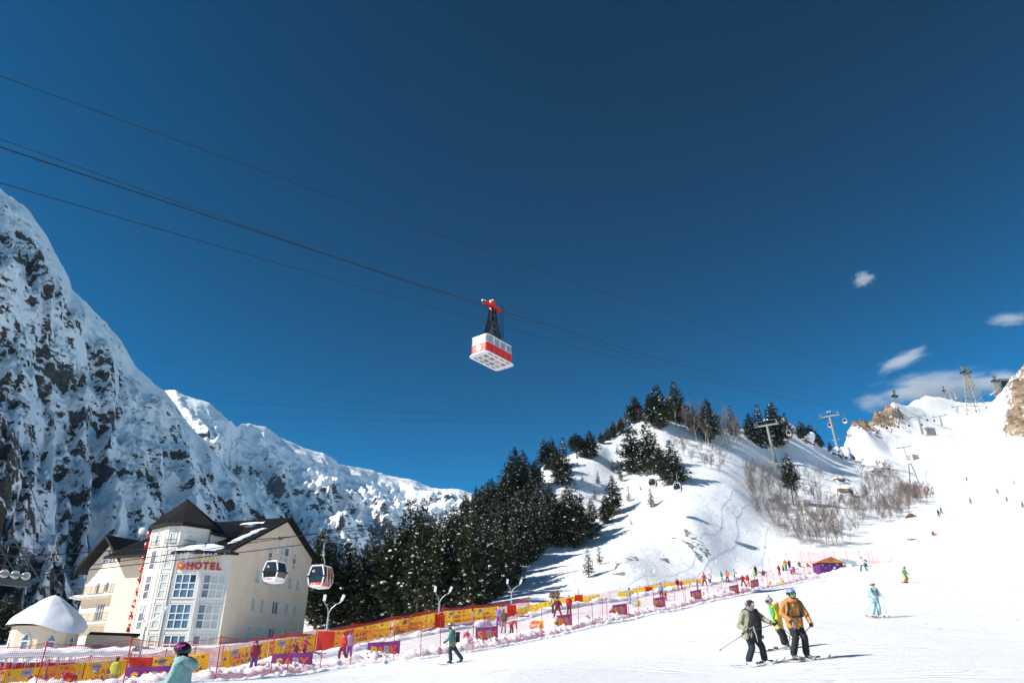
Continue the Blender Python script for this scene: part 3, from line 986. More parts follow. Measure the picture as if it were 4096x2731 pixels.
for j, (x, yf, yt, lab) in enumerate(SAPL):
    p = hit(x, yf, 60)
    plant(SAPS[j % 2], 'spruce_sapling', p, px_height((x, yf), p, yt) / 4, j * 1.3, lab, 'sapling')

# leafless birches: along the crest, on the slope, in the thicket
CREST = [(2700, 1700), (3010, 1765), (3000, 1800), (2900, 1800), (2780, 1790), (2700, 1740)]
for x, y in scatter(CREST, 34, 14, 3):
    p = hit(x, y, 60)
    plant(rd.choice(BIRCHES), 'birch_tree', p, rd.uniform(.75, 1.15), rd.uniform(0, 6), 'leafless pale-stemmed birch in the row behind the summit', 'birch tree', 'birches behind the summit', 1.1, rd.uniform(-.1, .1))
SLOPE = [(2700, 1760), (2900, 1830), (2880, 1900), (2780, 1860), (2720, 1820)]
for x, y in scatter(SLOPE, 16, 22, 4):
    p = hit(x, y, 60)
    plant(rd.choice(SHRUBS), 'bare_shrub', p, rd.uniform(.5, .9), rd.uniform(0, 6), 'thin leafless shrub on the snow below the birch row', 'shrub', 'shrubs below the birch row')
THICK = [(3010, 1900), (3240, 1885), (3340, 1950), (3430, 2060), (3470, 2140), (3400, 2195), (3250, 2195), (3120, 2150), (3010, 2080), (2970, 1990)]
for x, y in scatter(THICK, 165, 11, 5):
    p = hit(x, y, 60)
    if rd.random() < 0.5:
        plant(rd.choice(BIRCHES), 'birch_tree', p, rd.uniform(.38, .72), rd.uniform(0, 6), 'leafless grey birch in the thicket on the right flank of the knoll', 'birch tree', 'birches of the thicket', 1.2, rd.uniform(-.15, .15))
    else:
        plant(rd.choice(SHRUBS), 'bare_shrub', p, rd.uniform(.45, .9), rd.uniform(0, 6), 'leafless many-stemmed shrub in the thicket on the right flank of the knoll', 'shrub', 'shrubs of the thicket')
RIGHTF = [(3400, 2050), (3500, 2100), (3620, 2080), (3690, 2010), (3640, 1960), (3560, 1930), (3480, 1880), (3420, 1900), (3480, 1980)]
for x, y in scatter(RIGHTF, 85, 14, 6):
    p = hit(x, y, 60)
    plant(rd.choice(SHRUBS), 'bare_shrub', p, rd.uniform(.45, .95), rd.uniform(0, 6), 'leafless grey shrub scattered between the boulders and the ski slope', 'shrub', 'shrubs beside the ski slope')
REDS = [(3590, 1965), (3700, 1950), (3745, 1985), (3690, 2030), (3620, 2010)]
for x, y in scatter(REDS, 22, 14, 8) + scatter([(3490, 1855), (3560, 1865), (3600, 1900), (3540, 1905)], 9, 14, 9):
    p = hit(x, y, 60)
    plant(rd.choice(REDSHRUBS), 'bare_shrub', p, rd.uniform(.5, .85), rd.uniform(0, 6), 'reddish leafless shrub beside the wooden trestle at the slope edge', 'shrub', 'reddish shrubs at the slope edge')
for x, y in [(2480, 1728), (2462, 1738), (2500, 1712), (2520, 1700), (2440, 1752), (2560, 1690)]:
    p = hit(x, y, 60)
    plant(rd.choice(REDSHRUBS), 'bare_shrub', p, rd.uniform(.8, 1.1), rd.uniform(0, 6), 'ochre leafless shrub on the steep skyline left of the summit', 'shrub', 'shrubs on the steep skyline')
# ------------------------------------------------------------------ hotel
M_WALL = mat('cream_render', (0.87, 0.68, 0.485), 0.9, var=0.05, scale=0.7, bump=0.15, bscale=30, c2=(0.90, 0.74, 0.56), detail=8)
M_WALL2 = mat('pale_render', (0.82, 0.75, 0.65), 0.9, var=0.05, scale=0.8, bump=0.15, bscale=30)
M_ROOF = mat('black_roof_tile', (0.005, 0.005, 0.006), 0.65, var=0.3, scale=3, spec=0.25)
M_FRAME = mat('white_window_frame', (0.78, 0.79, 0.80), 0.4, var=0.03, scale=5)
M_GBLUE = mat('blue_window_glass', (0.12, 0.18, 0.24), 0.12, var=0.25, scale=0.6, spec=0.6)
M_GCREAM = mat('curtained_window_glass', (0.62, 0.60, 0.50), 0.25, var=0.12, scale=1.1, spec=0.5)
M_GGREY = mat('grey_window_glass', (0.22, 0.23, 0.23), 0.15, var=0.45, scale=0.9, spec=0.6)
M_GDARK = mat('dark_window_glass', (0.035, 0.04, 0.04), 0.12, var=0.3, scale=1, spec=0.6)
M_IRON = mat('black_iron', (0.015, 0.015, 0.016), 0.5, var=0.2, scale=8)
M_ICE = mat('ice', (0.75, 0.80, 0.85), 0.2, var=0.04, scale=10)
M_RED = mat('red_sign_plastic', (0.55, 0.012, 0.014), 0.35, var=0.06, scale=4)
M_GOLD = mat('yellow_sign_plastic', (0.90, 0.50, 0.01), 0.35, var=0.05, scale=4)
M_WOODB = mat('brown_board', (0.36, 0.16, 0.07), 0.7, var=0.2, scale=6)
M_METALG = mat('grey_metal', (0.33, 0.35, 0.36), 0.45, metal=0.5, var=0.08, scale=5)

TMP = bpy.data.scenes.new('workbench')      # scratch scene, removed at the end

def clip_poly(poly, cl):
    out = poly
    for i in range(len(cl)):
        a, b = cl[i], cl[(i + 1) % len(cl)]
        inp, out = out, []
        side = lambda p: (b[0] - a[0]) * (p[1] - a[1]) - (b[1] - a[1]) * (p[0] - a[0])
        for j in range(len(inp)):
            p, q = inp[j], inp[(j + 1) % len(inp)]
            sp, sq = side(p), side(q)
            if sp >= -1e-9:
                out.append(p)
            if (sp > 1e-9 and sq < -1e-9) or (sp < -1e-9 and sq > 1e-9):
                t = sp / (sp - sq)
                out.append((p[0] + (q[0] - p[0]) * t, p[1] + (q[1] - p[1]) * t))
        if len(out) < 3:
            return []
    return out

def weather(m, strength=0.35):
    """rain streaks, rust runs and patched render on a wall"""
    nt = m.node_tree; b = nt.nodes['Principled BSDF']
    src = b.inputs['Base Color'].links[0].from_socket
    tc = nt.nodes.new('ShaderNodeTexCoord')
    st_ = sstep(nt, noise_node(nt, mapping(nt, tc.outputs['Object'], (2.4, 2.4, 0.16)), 1.0, 6, 0.62), 0.52, 0.72)
    pa = sstep(nt, noise_node(nt, tc.outputs['Object'], 0.23, 5, 0.6), 0.44, 0.62)
    f = math_node(nt, 'MULTIPLY', math_node(nt, 'MULTIPLY', st_, pa), strength, True)
    mx = nt.nodes.new('ShaderNodeMix'); mx.data_type = 'RGBA'
    nt.links.new(f, mx.inputs['Factor']); nt.links.new(src, mx.inputs['A'])
    mx.inputs['B'].default_value = (0.42, 0.27, 0.15, 1)
    m2 = nt.nodes.new('ShaderNodeMix'); m2.data_type = 'RGBA'
    cr = math_node(nt, 'MULTIPLY', sstep(nt, noise_node(nt, tc.outputs['Object'], 0.6, 8, 0.7), 0.5, 0.75), 0.25)
    nt.links.new(cr, m2.inputs['Factor']); nt.links.new(mx.outputs['Result'], m2.inputs['A'])
    m2.inputs['B'].default_value = (0.60, 0.47, 0.35, 1)
    nt.links.new(m2.outputs['Result'], b.inputs['Base Color'])
weather(M_WALL, 0.28); weather(M_WALL2, 0.22)

class Facade:
    """vertical wall from plan point a to b (seen from the front a is at the left)"""
    def __init__(s, a, b):
        s.a = Vector((a[0], a[1], 0)); s.b = Vector((b[0], b[1], 0))
        s.L = (s.b - s.a).length
        s.u = (s.b - s.a) / s.L
        s.n = Vector((s.u.y, -s.u.x, 0))
    def p(s, t, z, out=0.0):
        return s.a + s.u * t + Vector((0, 0, z)) + s.n * out
    def wall(s, mb, z0, z1, openings=(), clip=None, depth=0.16, mi=0):
        us = sorted({0.0, s.L} | {v for o in openings for v in (o[0], o[1])})
        zs = sorted({z0, z1} | {v for o in openings for v in (o[2], o[3])})
        for i in range(len(us) - 1):
            for j in range(len(zs) - 1):
                cu, cz = (us[i] + us[i + 1]) / 2, (zs[j] + zs[j + 1]) / 2
                if any(o[0] < cu < o[1] and o[2] < cz < o[3] for o in openings):
                    continue
                poly = [(us[i], zs[j]), (us[i + 1], zs[j]), (us[i + 1], zs[j + 1]), (us[i], zs[j + 1])]
                if clip:
                    poly = clip_poly(poly, clip)
                if len(poly) > 2:
                    mb.add([s.p(*q) for q in poly], [tuple(range(len(poly)))], mi)
        for o in openings:
            c = [(o[0], o[2]), (o[1], o[2]), (o[1], o[3]), (o[0], o[3])]
            for k in range(4):
                q, r = c[k], c[(k + 1) % 4]
                mb.add([s.p(*q), s.p(*r), s.p(*r, -depth), s.p(*q, -depth)], [(3, 2, 1, 0)], mi)
        return mb
    def bar(s, mb, t0, t1, z0, z1, o0, o1, mi=0):
        vs = [s.p(t, z, o) for o in (o0, o1) for t, z in ((t0, z0), (t1, z0), (t1, z1), (t0, z1))]
        mb.add(vs, [(3, 2, 1, 0), (4, 5, 6, 7), (0, 1, 5, 4), (1, 2, 6, 5), (2, 3, 7, 6), (3, 0, 4, 7)], mi)
    def window(s, parent, t0, t1, z0, z1, cols, rows, glass, out=0.0, fw=0.07, arch=False, rowsplit=None, sill=True, gothic=0.0):
        """framed window: window > frame bars, panes, sill"""
        w = MB()
        zs = [z0] + [z0 + (z1 - z0) * f for f in (rowsplit or [k / rows for k in range(1, rows)])] + [z1]
        tsx = [t0 + (t1 - t0) * k / cols for k in range(cols + 1)]
        o1 = out + 0.05
        for k, t in enumerate(tsx):
            h = fw * (1.0 if k in (0, cols) else 0.75)
            a = t if k == 0 else (t - 2 * h if k == cols else t - h)
            s.bar(w, a, a + 2 * h if k not in (0, cols) else a + 2 * h, z0, z1, out - 0.03, o1)
        for k, z in enumerate(zs):
            h = fw * 0.8
            a = z if k == 0 else (z - 2 * h if k == len(zs) - 1 else z - h)
            s.bar(w, t0 + 0.001, t1 - 0.001, a, a + 2 * h, out - 0.028, o1 - 0.004)
        if gothic:
            tm = (t0 + t1) / 2
            for sgn in (-1, 1):
                te = t0 if sgn < 0 else t1
                pts = [s.p(te, z1, out), s.p(tm, z1 + gothic, out)]
                w.tube(pts, fw * 0.9, 4)
        fr = w.build('window', M_FRAME, parent)
        for c in range(cols):
            for r in range(len(zs) - 1):
                g = glass[(r * cols + c) % len(glass)] if isinstance(glass, (list, tuple)) else glass
                pm = MB()
                s.bar(pm, tsx[c] + 0.02, tsx[c + 1] - 0.02, zs[r] + 0.02, zs[r + 1] - 0.02, out - 0.06, out - 0.01)
                pm.build('pane', g, fr)
        if gothic:
            pm = MB()
            pm.prism([(t0 + 0.03, z1 - .02), (t1 - 0.03, z1 - .02), (tm, z1 + gothic)], 0.04, 0, s.p(0, 0, out - 0.01), s.u, (0, 0, 1))
            pm.build('pane', glass[0] if isinstance(glass, (list, tuple)) else glass, fr)
        if sill:
            sm = MB()
            s.bar(sm, t0 - 0.05, t1 + 0.05, z0 - 0.07, z0 - 0.005, out - 0.06, 0.09 + max(out, 0))
            sm.build('sill', M_FRAME, fr)
        return fr

def scratch_graph():
    with bpy.context.temp_override(scene=TMP, view_layer=TMP.view_layers[0]):
        return bpy.context.evaluated_depsgraph_get()

TXT = {}
def text_mesh(body, size, extrude=0.05, bold=0.0, align='CENTER', shear=0.0):
    key = (body, size, extrude, bold, align)
    if key not in TXT:
        cu = bpy.data.curves.new('t', 'FONT')
        cu.body = body
        cu.size = size
        cu.extrude = extrude
        cu.offset = bold
        cu.align_x = align
        cu.resolution_u = 3
        o = bpy.data.objects.new('t', cu)
        TMP.collection.objects.link(o)
        dg = scratch_graph()
        TXT[key] = bpy.data.meshes.new_from_object(o.evaluated_get(dg))
        bpy.data.objects.remove(o)
        bpy.data.curves.remove(cu)
    return TXT[key].copy()

def place_text(name, body, size, m_, parent, o, ux, uy, extrude=0.05, bold=0.02, **kw):
    """lettering whose line runs along ux and stands along uy, its centre at o (in the parent's space)"""
    me = text_mesh(body, size, extrude, bold, **kw)
    me.materials.clear()
    me.materials.append(m_)
    ux, uy = Vector(ux).normalized(), Vector(uy).normalized()
    R = Matrix((ux, uy, ux.cross(uy))).transposed().to_4x4()
    ob = link(name, me, parent)
    ob.matrix_local = Matrix.Translation(o) @ R
    return ob

def railing(p0, p1, h, m_, parent, name='railing', step=0.14, curl=False):
    mb = MB()
    p0, p1 = Vector(p0), Vector(p1)
    for z in (0.08, h):
        mb.tube([p0 + Vector((0, 0, z)), p1 + Vector((0, 0, z))], 0.022, 5)
    n = max(2, int((p1 - p0).length / step))
    for k in range(n + 1):
        q = p0.lerp(p1, k / n)
        mb.tube([q, q + Vector((0, 0, h))], 0.017 if k % 8 else 0.03, 4)
    return mb.build(name, m_, parent)

ALP = math.radians(16)
GU = Vector((math.sin(ALP), math.cos(ALP), 0))
GW = Vector((-math.cos(ALP), math.sin(ALP), 0))
N0 = Vector((-30.4, 80, 0)); N1 = N0 + GU * 16.0
BASE = 4.4
hotel = thing('hotel', 'four-storey cream hotel with black roofs and a pointed corner turret', 'hotel', (0, 0, 0))
gab = Facade(N0, N1)
ops = []
for z0, z1 in ((6.15, 7.65), (9.15, 10.65), (12.2, 13.7)):
    for t, w in ((5.0, 0.95), (6.7, 0.95), (9.3, 1.3), (11.8, 0.95), (13.6, 0.95)):
        ops.append((t - w / 2, t + w / 2, z0, z1))
top_ops = [(6.5, 7.4, 14.6, 16.5), (8.7, 10.9, 14.7, 17.0), (11.7, 12.6, 14.6, 16.6)]
wall = MB()
clip = [(0, BASE), (16, BASE), (16, 16.45), (9.2, 20.0), (0, 15.2)]
gab.wall(wall, BASE, 20.2, ops + top_ops, clip)
NB0, NB1 = N0 + GW * 15, N1 + GW * 15
Facade(N1, NB1).wall(wall, BASE, 16.4)
Facade(NB1, NB0).wall(wall, BASE, 15.2)
Facade(NB0, N0).wall(wall, BASE, 15.2)
wall.build('wall', M_WALL, hotel)
gl = [M_GCREAM, M_GCREAM, M_GGREY, M_GCREAM, M_GCREAM]
for k, o in enumerate(ops):
    gab.window(hotel, o[0], o[1], o[2], o[3], 1 if k % 5 != 2 else 2, 1, gl[k % 5] if k % 3 else M_GCREAM, -0.12, 0.055)
gab.window(hotel, *top_ops[0], 1, 3, [M_GGREY, M_GGREY, M_GCREAM], -0.12, 0.06, gothic=0.001)
gab.window(hotel, *top_ops[1], 2, 2, [M_GCREAM, M_GCREAM, M_GCREAM, M_GGREY], -0.12, 0.09)
gab.window(hotel, *top_ops[2], 1, 3, [M_GCREAM, M_GGREY, M_GCREAM], -0.12, 0.06)
# main roof: two slabs, black soffit and battens
def roof_z(t):
    return 20.4 - 0.525 * abs(t - 9.2)
for nm, ta, tb in (('roof', 9.2, -1.5), ('roof', 9.2, 17.3)):
    mb = MB()
    c = [N0 + GU * t + GW * w_ + Vector((0, 0, roof_z(t))) for t, w_ in ((ta, -0.7), (tb, -0.7), (tb, 16), (ta, 16))]
    dn = Vector((0, 0, -0.3))
    vs = c + [p + dn for p in c]
    mb.add(vs, [(0, 1, 2, 3), (7, 6, 5, 4), (0, 4, 5, 1), (1, 5, 6, 2), (2, 6, 7, 3), (3, 7, 4, 0)])
    for k in range(1, 26):                      # standing battens on the slope
        w_ = -0.7 + 16.7 * k / 26
        a = N0 + GU * (ta - 0.02 * (1 if tb > ta else -1)) + GW * w_ + Vector((0, 0, roof_z(ta) + 0.02))
        b_ = N0 + GU * tb + GW * w_ + Vector((0, 0, roof_z(tb) + 0.02))
        mb.tube([a, b_], 0.05, 4)
    rf = mb.build(nm, M_ROOF, hotel)
    bt = MB()
    for k in range(24):                         # soffit battens under the verge
        t = ta + (tb - ta) * (k + .5) / 24
        bt.box(N0 + GU * t - GW * (-0.35) * -1 + Vector((0, 0, roof_z(t) - 0.36)), (0.5, 0.12, 0.1), rot=Matrix.Rotation(-ALP, 3, 'Z'))
    bt.build('soffit_batten', M_IRON, rf)

# bay and turret facets
P_a0, P_ab, P_bc, P_cd = Vector((-40.5, 81.4, 0)), Vector((-37.9, 79.5, 0)), Vector((-36.23, 79.23, 0)), Vector((-33.26, 79.23, 0))
fa, fb, fc, fd = Facade(P_a0, P_ab), Facade(P_ab, P_bc), Facade(P_bc, P_cd), Facade(P_cd, N0)
ROWS = [(3.9, 6.35), (6.9, 9.38), (9.93, 12.39)]
bayw = MB()
fc.wall(bayw, BASE - 1, 14.7)
fd.wall(bayw, BASE - 1, 14.7)
bayw.build('bay_wall', M_WALL2, hotel)
tw = MB()
fa.wall(tw, BASE - 1, 17.7)
fb.wall(tw, BASE - 1, 17.7)
P_r, P_k, P_l = Vector((-34.0, 81.3, 0)), Vector((-34.3, 86.5, 0)), Vector((-41.3, 85.0, 0))
ft = Facade(P_bc, P_r)
ft.wall(tw, 14.4, 17.7)
Facade(P_r, P_k).wall(tw, 14.4, 17.7)
Facade(P_l, P_a0).wall(tw, BASE - 1, 17.7)
# pilasters at the turret edges
for f_, t in ((fa, 0.0), (fa, fa.L - 0.42), (fb, 0.0), (fb, fb.L - 0.26), (fc, 0.0), (fc, fc.L - 0.25), (fd, 0.0), (fd, fd.L - 0.28)):
    f_.bar(tw, t + 0.01, t + 0.27, BASE - 1, 14.45 if f_ in (fc, fd) else 17.66, -0.02, 0.09)
for f_ in (fa, fb, fc, fd):
    for z in (6.42, 9.45, 12.48):
        f_.bar(tw, 0.02, f_.L - 0.02, z, z + 0.34, -0.02, 0.05)
tw.build('turret_wall', M_WALL2, hotel)
rg = random.Random(5)
for r, (z0, z1) in enumerate(ROWS):
    fc.window(hotel, 0.34, 2.70, z0, z1, 3, 3, [M_GBLUE] * 8 + [M_GDARK] if r == 2 else M_GBLUE, 0.03, 0.07, rowsplit=[0.36, 0.62])
    fd.window(hotel, 0.30, 2.62, z0, z1, 3, 3, [M_GGREY, M_GCREAM, M_GCREAM], 0.03, 0.07, rowsplit=[0.36, 0.62])
for z0, z1 in ROWS + [(12.95, 15.05)]:
    fa.window(hotel, 0.95, 2.15, z0, z1, 1, 3, M_GGREY, 0.03, 0.06)
    fb.window(hotel, 0.36, 1.32, z0, z1, 1, 3, M_GCREAM, 0.03, 0.06)
for f_, t in ((fa, 1.55), (fb, 0.83), (ft, 1.0)):
    w_ = f_.window(hotel, t - 0.42, t + 0.42, 15.7, 16.75, 1, 1, M_GGREY if f_ is fa else M_GCREAM, 0.03, 0.06, gothic=0.42)
    mb = MB()
    a, b_ = f_.p(t - 0.6, 15.55, 0.32), f_.p(t + 0.6, 15.55, 0.32)
    for z in (0.0, 0.42):
        mb.tube([f_.p(t - 0.6, 15.55 + z, 0.02), a + Vector((0, 0, z)), b_ + Vector((0, 0, z)), f_.p(t + 0.6, 15.55 + z, 0.02)], 0.022, 4)
    for k in range(9):
        q = a.lerp(b_, k / 8)
        mb.tube([q, q + f_.n * 0.07 + Vector((0, 0, 0.18)), q + Vector((0, 0, 0.45))], 0.016, 4)
    mb.build('window_grille', M_IRON, w_)
# turret roof: a pyramid of seamed panels with a flared eave
apex = Vector((-37.75, 82.4, 21.2))
ring = [P_l, P_a0, P_ab, P_bc, P_r, P_k]
cen = Vector((-37.6, 82.6, 0))
eave = [cen + (p - cen) * 1.17 + Vector((0, 0, 17.45)) for p in ring]
mb = MB()
n = len(eave)
mb.add(eave + [apex] + [p + Vector((0, 0, 0.28)) for p in eave], [(i, (i + 1) % n, n + 1 + (i + 1) % n, n + 1 + i) for i in range(n)] + [(n + 1 + i, n + 1 + (i + 1) % n, n) for i in range(n)] + [tuple(reversed(range(n)))])
tr_ = mb.build('turret_roof', M_ROOF, hotel)
mb = MB()
for i in range(n):
    a, b_ = eave[i] + Vector((0, 0, 0.3)), eave[(i + 1) % n] + Vector((0, 0, 0.3))
    for k in range(1, 14):
        q = a.lerp(b_, k / 14)
        top_ = q.lerp(apex, 1 - abs(k / 14 - 0.5) * 2) if 0 else q + (apex - (a + b_) / 2) * (1 - abs(k / 14 - .5) * 2)
        mb.tube([q, top_], 0.035, 4, cap=False)
mb.build('roof_seam', M_ROOF, tr_)
# link roof between the turret and the main roof
mb = MB()
A_, B_ = Vector((-37.3, 82.8, 19.3)), Vector((-31.2, 88.2, 18.8))
e1, e2 = Vector((-33.2, 80.9, 17.0)), Vector((-29.9, 85.4, 17.0))
f1, f2 = Vector((-39.5, 86.8, 17.0)), Vector((-34, 90, 17.0))
mb.add([A_, B_, e2, e1, f1, f2], [(3, 2, 1, 0), (0, 1, 5, 4)])
mb.add([e1, e2, e2 - Vector((0, 0, .3)), e1 - Vector((0, 0, .3))], [(3, 2, 1, 0)])
mb.build('link_roof', M_ROOF, hotel)
mb = MB()
mb.add([Vector((-33.8, 81.2, 14.5)), Vector((-30.6, 85.6, 14.5)), Vector((-30.6, 85.6, 16.9)), Vector((-33.8, 81.2, 16.9))], [(0, 1, 2, 3)])
mb.build('link_wall', M_WALL2, hotel)
# pent roof over the bay with icicles
mb = MB()
lo = [fb.p(1.0, 14.45, 0.15), fc.p(0.1, 14.45, 0.75), fc.p(fc.L, 14.45, 0.8), fd.p(fd.L, 14.45, 0.75), fd.p(fd.L + 0.55, 14.45, 0.05)]
hi = [fb.p(1.2, 14.8, -0.1), fc.p(0.5, 15.1, -0.2), fc.p(fc.L - 0.3, 15.75, -0.6), fd.p(fd.L - 0.5, 15.1, -0.2), fd.p(fd.L + .2, 14.8, -0.2)]
m5 = len(lo)
mb.add(lo + [p + Vector((0, 0, 0.22)) for p in lo] + hi, [(i, i + 1, m5 + i + 1, m5 + i) for i in range(m5 - 1)] + [(m5 + i, m5 + i + 1, 2 * m5 + i + 1, 2 * m5 + i) for i in range(m5 - 1)])
mb.add(lo + [p - Vector((0, 0, 0)) for p in (P_bc + Vector((0, 0, 14.46)), P_cd + Vector((0, 0, 14.46)), N0 + Vector((0, 0, 14.46)))], [(0, 5, 1), (1, 5, 6, 2), (2, 6, 7, 3), (3, 7, 4)])
pr = mb.build('pent_roof', M_ROOF, hotel)
def snow_slab(name, pts, th, parent, seed=0, lift=0.02):
    """lumpy snow lying on a four-cornered roof patch"""
    R_, C_ = 14, 18
    P = np.zeros((R_, C_, 3))
    for i in range(R_):
        for j in range(C_):
            u_, v_ = j / (C_ - 1), i / (R_ - 1)
            p = pts[0].lerp(pts[1], u_).lerp(pts[3].lerp(pts[2], u_), v_)
            e = min(1, 6 * min(u_, 1 - u_, v_, 1 - v_)) ** 0.5
            nn = 0.5 + 0.5 * float(fbm(p.x * 1.1 + seed, p.y * 1.1, p.z, 3, seed))
            h = th * e * (0.35 + 0.9 * nn)
            sh = 0.35 * (1 - e) * float(vnoise(p.x * 2 + seed, p.y * 2, 0, seed + 3))
            P[i, j] = (p.x + sh, p.y + sh, p.z + lift + h - (0.03 if e < .01 else 0))
    me = grid_mesh(name, P, M_SNOWF)
    return link(name, me, parent)
up = Vector((0, 0, 0.24))
snow_slab('snow_cover', [lo[1] + up, lo[2] + up, hi[2] + Vector((0, 0, .03)), hi[1] + Vector((0, 0, .03))], 0.16, pr, 3)
snow_slab('snow_cover', [lo[2] + up, lo[3] + up, hi[3] + Vector((0, 0, .03)), hi[2] + Vector((0, 0, .03))], 0.16, pr, 8)
rg = random.Random(12)
def icicle(p, L, parent, r=0.035):
    mb = MB()
    mb.tube([p, p + Vector((rg.uniform(-.02, .02), 0, -L * .5)), p + Vector((rg.uniform(-.03, .03), 0, -L))], [r, r * .6, 0.004], 5)
    return mb.build('icicle', M_ICE, parent)
for k in range(22):
    q = rg.random()
    e_ = lo[1].lerp(lo[2], q) if k % 2 else lo[2].lerp(lo[3], q)
    icicle(e_ + Vector((0, 0, 0.05)), rg.choice([0.35, 0.5, 0.7, 1.3, 1.0]), pr)
RW = lambda t, w_: N0 + GU * t + GW * w_ + Vector((0, 0, roof_z(t)))
snow_slab('snow_cover', [RW(0.2, 0.6), RW(5.2, -0.35), RW(5.6, 0.6), RW(0.3, 1.6)], 0.18, rf, 21)
snow_slab('snow_cover', [RW(1.5, 3.4), RW(3.9, 2.8), RW(4.6, 6.2), RW(1.9, 6.6)], 0.14, rf, 27)
snow_slab('snow_cover', [RW(7.2, 1.8), RW(7.9, 1.6), RW(8.0, 5.2), RW(7.3, 5.0)], 0.08, rf, 30)
mb = MB()
sk = [RW(6.2, 2.6), RW(7.0, 2.6), RW(7.0, 3.8), RW(6.2, 3.8)]
mb.add([p + Vector((0, 0, .08)) for p in sk] + sk, [(0, 1, 2, 3), (0, 4, 5, 1), (1, 5, 6, 2), (2, 6, 7, 3), (3, 7, 4, 0)])
mb.build('skylight', M_GBLUE, rf)
for f_, t, lab in ((fa, 0.3, 'brown board leaning at the left corner of the turret'), (fb, 0.02, 'brown wooden crate against the front facet of the turret'), (fb, 1.5, 'brown framed board between turret and bay windows'), (fd, -0.15, 'brown board behind the skier in the black helmet')):
    mb = MB()
    f_.bar(mb, t, t + 0.52, 3.6, 4.95, 0.16, 0.3)
    f_.bar(mb, t + .04, t + 0.48, 3.7, 3.8, 0.3, 0.33)
    f_.bar(mb, t + .04, t + 0.48, 4.8, 4.88, 0.3, 0.33)
    tag(mb.build('board', M_WOODB), lab, 'board')

for f_, t in ((fb, fb.L - 0.02), (fd, fd.L - 0.05)):
    mb = MB(); mb.tube([f_.p(t, BASE - 1, 0.13), f_.p(t, 14.3, 0.13)], 0.045, 6); mb.build('downpipe', M_WALL2 if f_ is fd else M_METALG, hotel)
mb = MB(); mb.tube([N0 + GU * 17.25 - GW * 0.7 + Vector((0, 0, roof_z(17.3) - .2)), N0 + GU * 17.25 + GW * 15 + Vector((0, 0, roof_z(17.3) - .2))], 0.08, 6); mb.build('gutter', M_IRON, hotel)
# hotel sign: emblem, letters, stars
sign = thing('hotel_sign', 'red HOTEL lettering with three yellow stars and a round emblem', 'sign')
for ch, f_, t in (('H', fc, 1.70), ('O', fc, 2.58), ('T', fd, 0.36), ('E', fd, 1.04), ('L', fd, 1.68)):
    place_text('letter', ch, 1.02, M_RED, sign, f_.p(t, 12.85, 0.16), f_.u, (0, 0, 1), 0.05, 0.035)
for f_, t in ((fc, 2.62), (fd, 0.42), (fd, 1.16)):
    mb = MB()
    mb.prism([((0.30 if k % 2 == 0 else 0.125) * math.sin(k * math.pi / 5), (0.30 if k % 2 == 0 else 0.125) * math.cos(k * math.pi / 5)) for k in range(10)][::-1], 0.08, 0, f_.p(t, 13.92, 0.42), f_.u, (0, 0, 1))
    mb.build('star', M_GOLD, sign)
mb = MB()
disc = lambda r: [(r * math.cos(k * 2 * math.pi / 28), r * math.sin(k * 2 * math.pi / 28)) for k in range(28)]
mb.prism(disc(0.42), 0.16, 0, fc.p(0.72, 13.25, 0.24), fc.u, (0, 0, 1))
em = mb.build('emblem', M_RED, sign)
mb = MB()
mb.prism(disc(0.37), 0.01, 0, fc.p(0.72, 13.25, 0.252), fc.u, (0, 0, 1))
mb.build('emblem_ring', mat('sign_white', (0.8, 0.75, 0.72), 0.4), em)
mb = MB()
mb.prism(disc(0.335), 0.01, 0, fc.p(0.72, 13.25, 0.264), fc.u, (0, 0, 1))
mb.build('emblem_field', M_RED, em)
mb = MB()
face = [(-.2, .2), (-.12, .1), (0, .13), (.12, .1), (.2, .2), (.17, .02), (.2, -.1), (.1, -.2), (.03, -.12), (-.03, -.12), (-.1, -.2), (-.2, -.1), (-.17, .02)]
mb.prism(face[::-1], 0.012, 0, fc.p(0.72, 13.25, 0.278), fc.u, (0, 0, 1))
mb.build('emblem_figure', M_GOLD, em)
# vertical red lettering hung at the turret's left corner, seen edge on
vs = thing('vertical_sign', 'vertical string of red letters hung along the left edge of the turret', 'sign')
side_u = Vector((0.80, -0.6, 0))
for k, ch in enumerate('ЭЛЬБРУСИЯ'):
    z = 16.9 - k * 1.22
    place_text('letter', ch, 1.05, M_RED, vs, P_a0 + Vector((-0.36, 0.22, z - .35)), (-0.28, -0.96, 0), (0, 0, 1), 0.07, 0.03)
mb = MB()
mb.tube([P_a0 + Vector((-0.36, 0.22, 17.4)), P_a0 + Vector((-0.36, 0.22, 6.4))], 0.025, 5)
mb.build('mounting_rail', M_IRON, vs)

# ------------------------------------------------------------------ neighbour house with balconies
NL = Vector((-44.8, 86, 0)); FL = Vector((-.862, .508, 0)); SL = Vector((.508, .862, 0))
house = thing('balcony_house', 'narrow cream house with two iron balconies and a snowy black gable roof', 'house')
ff = Facade(NL + FL * 7.7, NL)
mb = MB()
fops = [(7.7 - 5.4, 7.7 - 4.6, 11.35, 12.7), (7.7 - 3.6, 7.7 - 2.8, 11.35, 12.7), (7.7 - 1.75, 7.7 - 0.95, 11.35, 12.7), (3.4, 5.0, 8.3, 10.3), (4.0, 5.0, 5.3, 7.2)]
gop = (2.0, 5.7, 14.7, 16.4)
ff.wall(mb, 4, 18, fops, [(0, 4), (7.7, 4), (7.7, 14.4), (3.85, 17.5), (0, 14.4)], 0.2)
fs = Facade(NL, NL + SL * 12)
fs.wall(mb, 4, 14.6)
Facade(NL + SL * 12 + FL * 7.7, NL + FL * 7.7).wall(mb, 4, 14.6)
mb.build('wall', M_WALL, house)
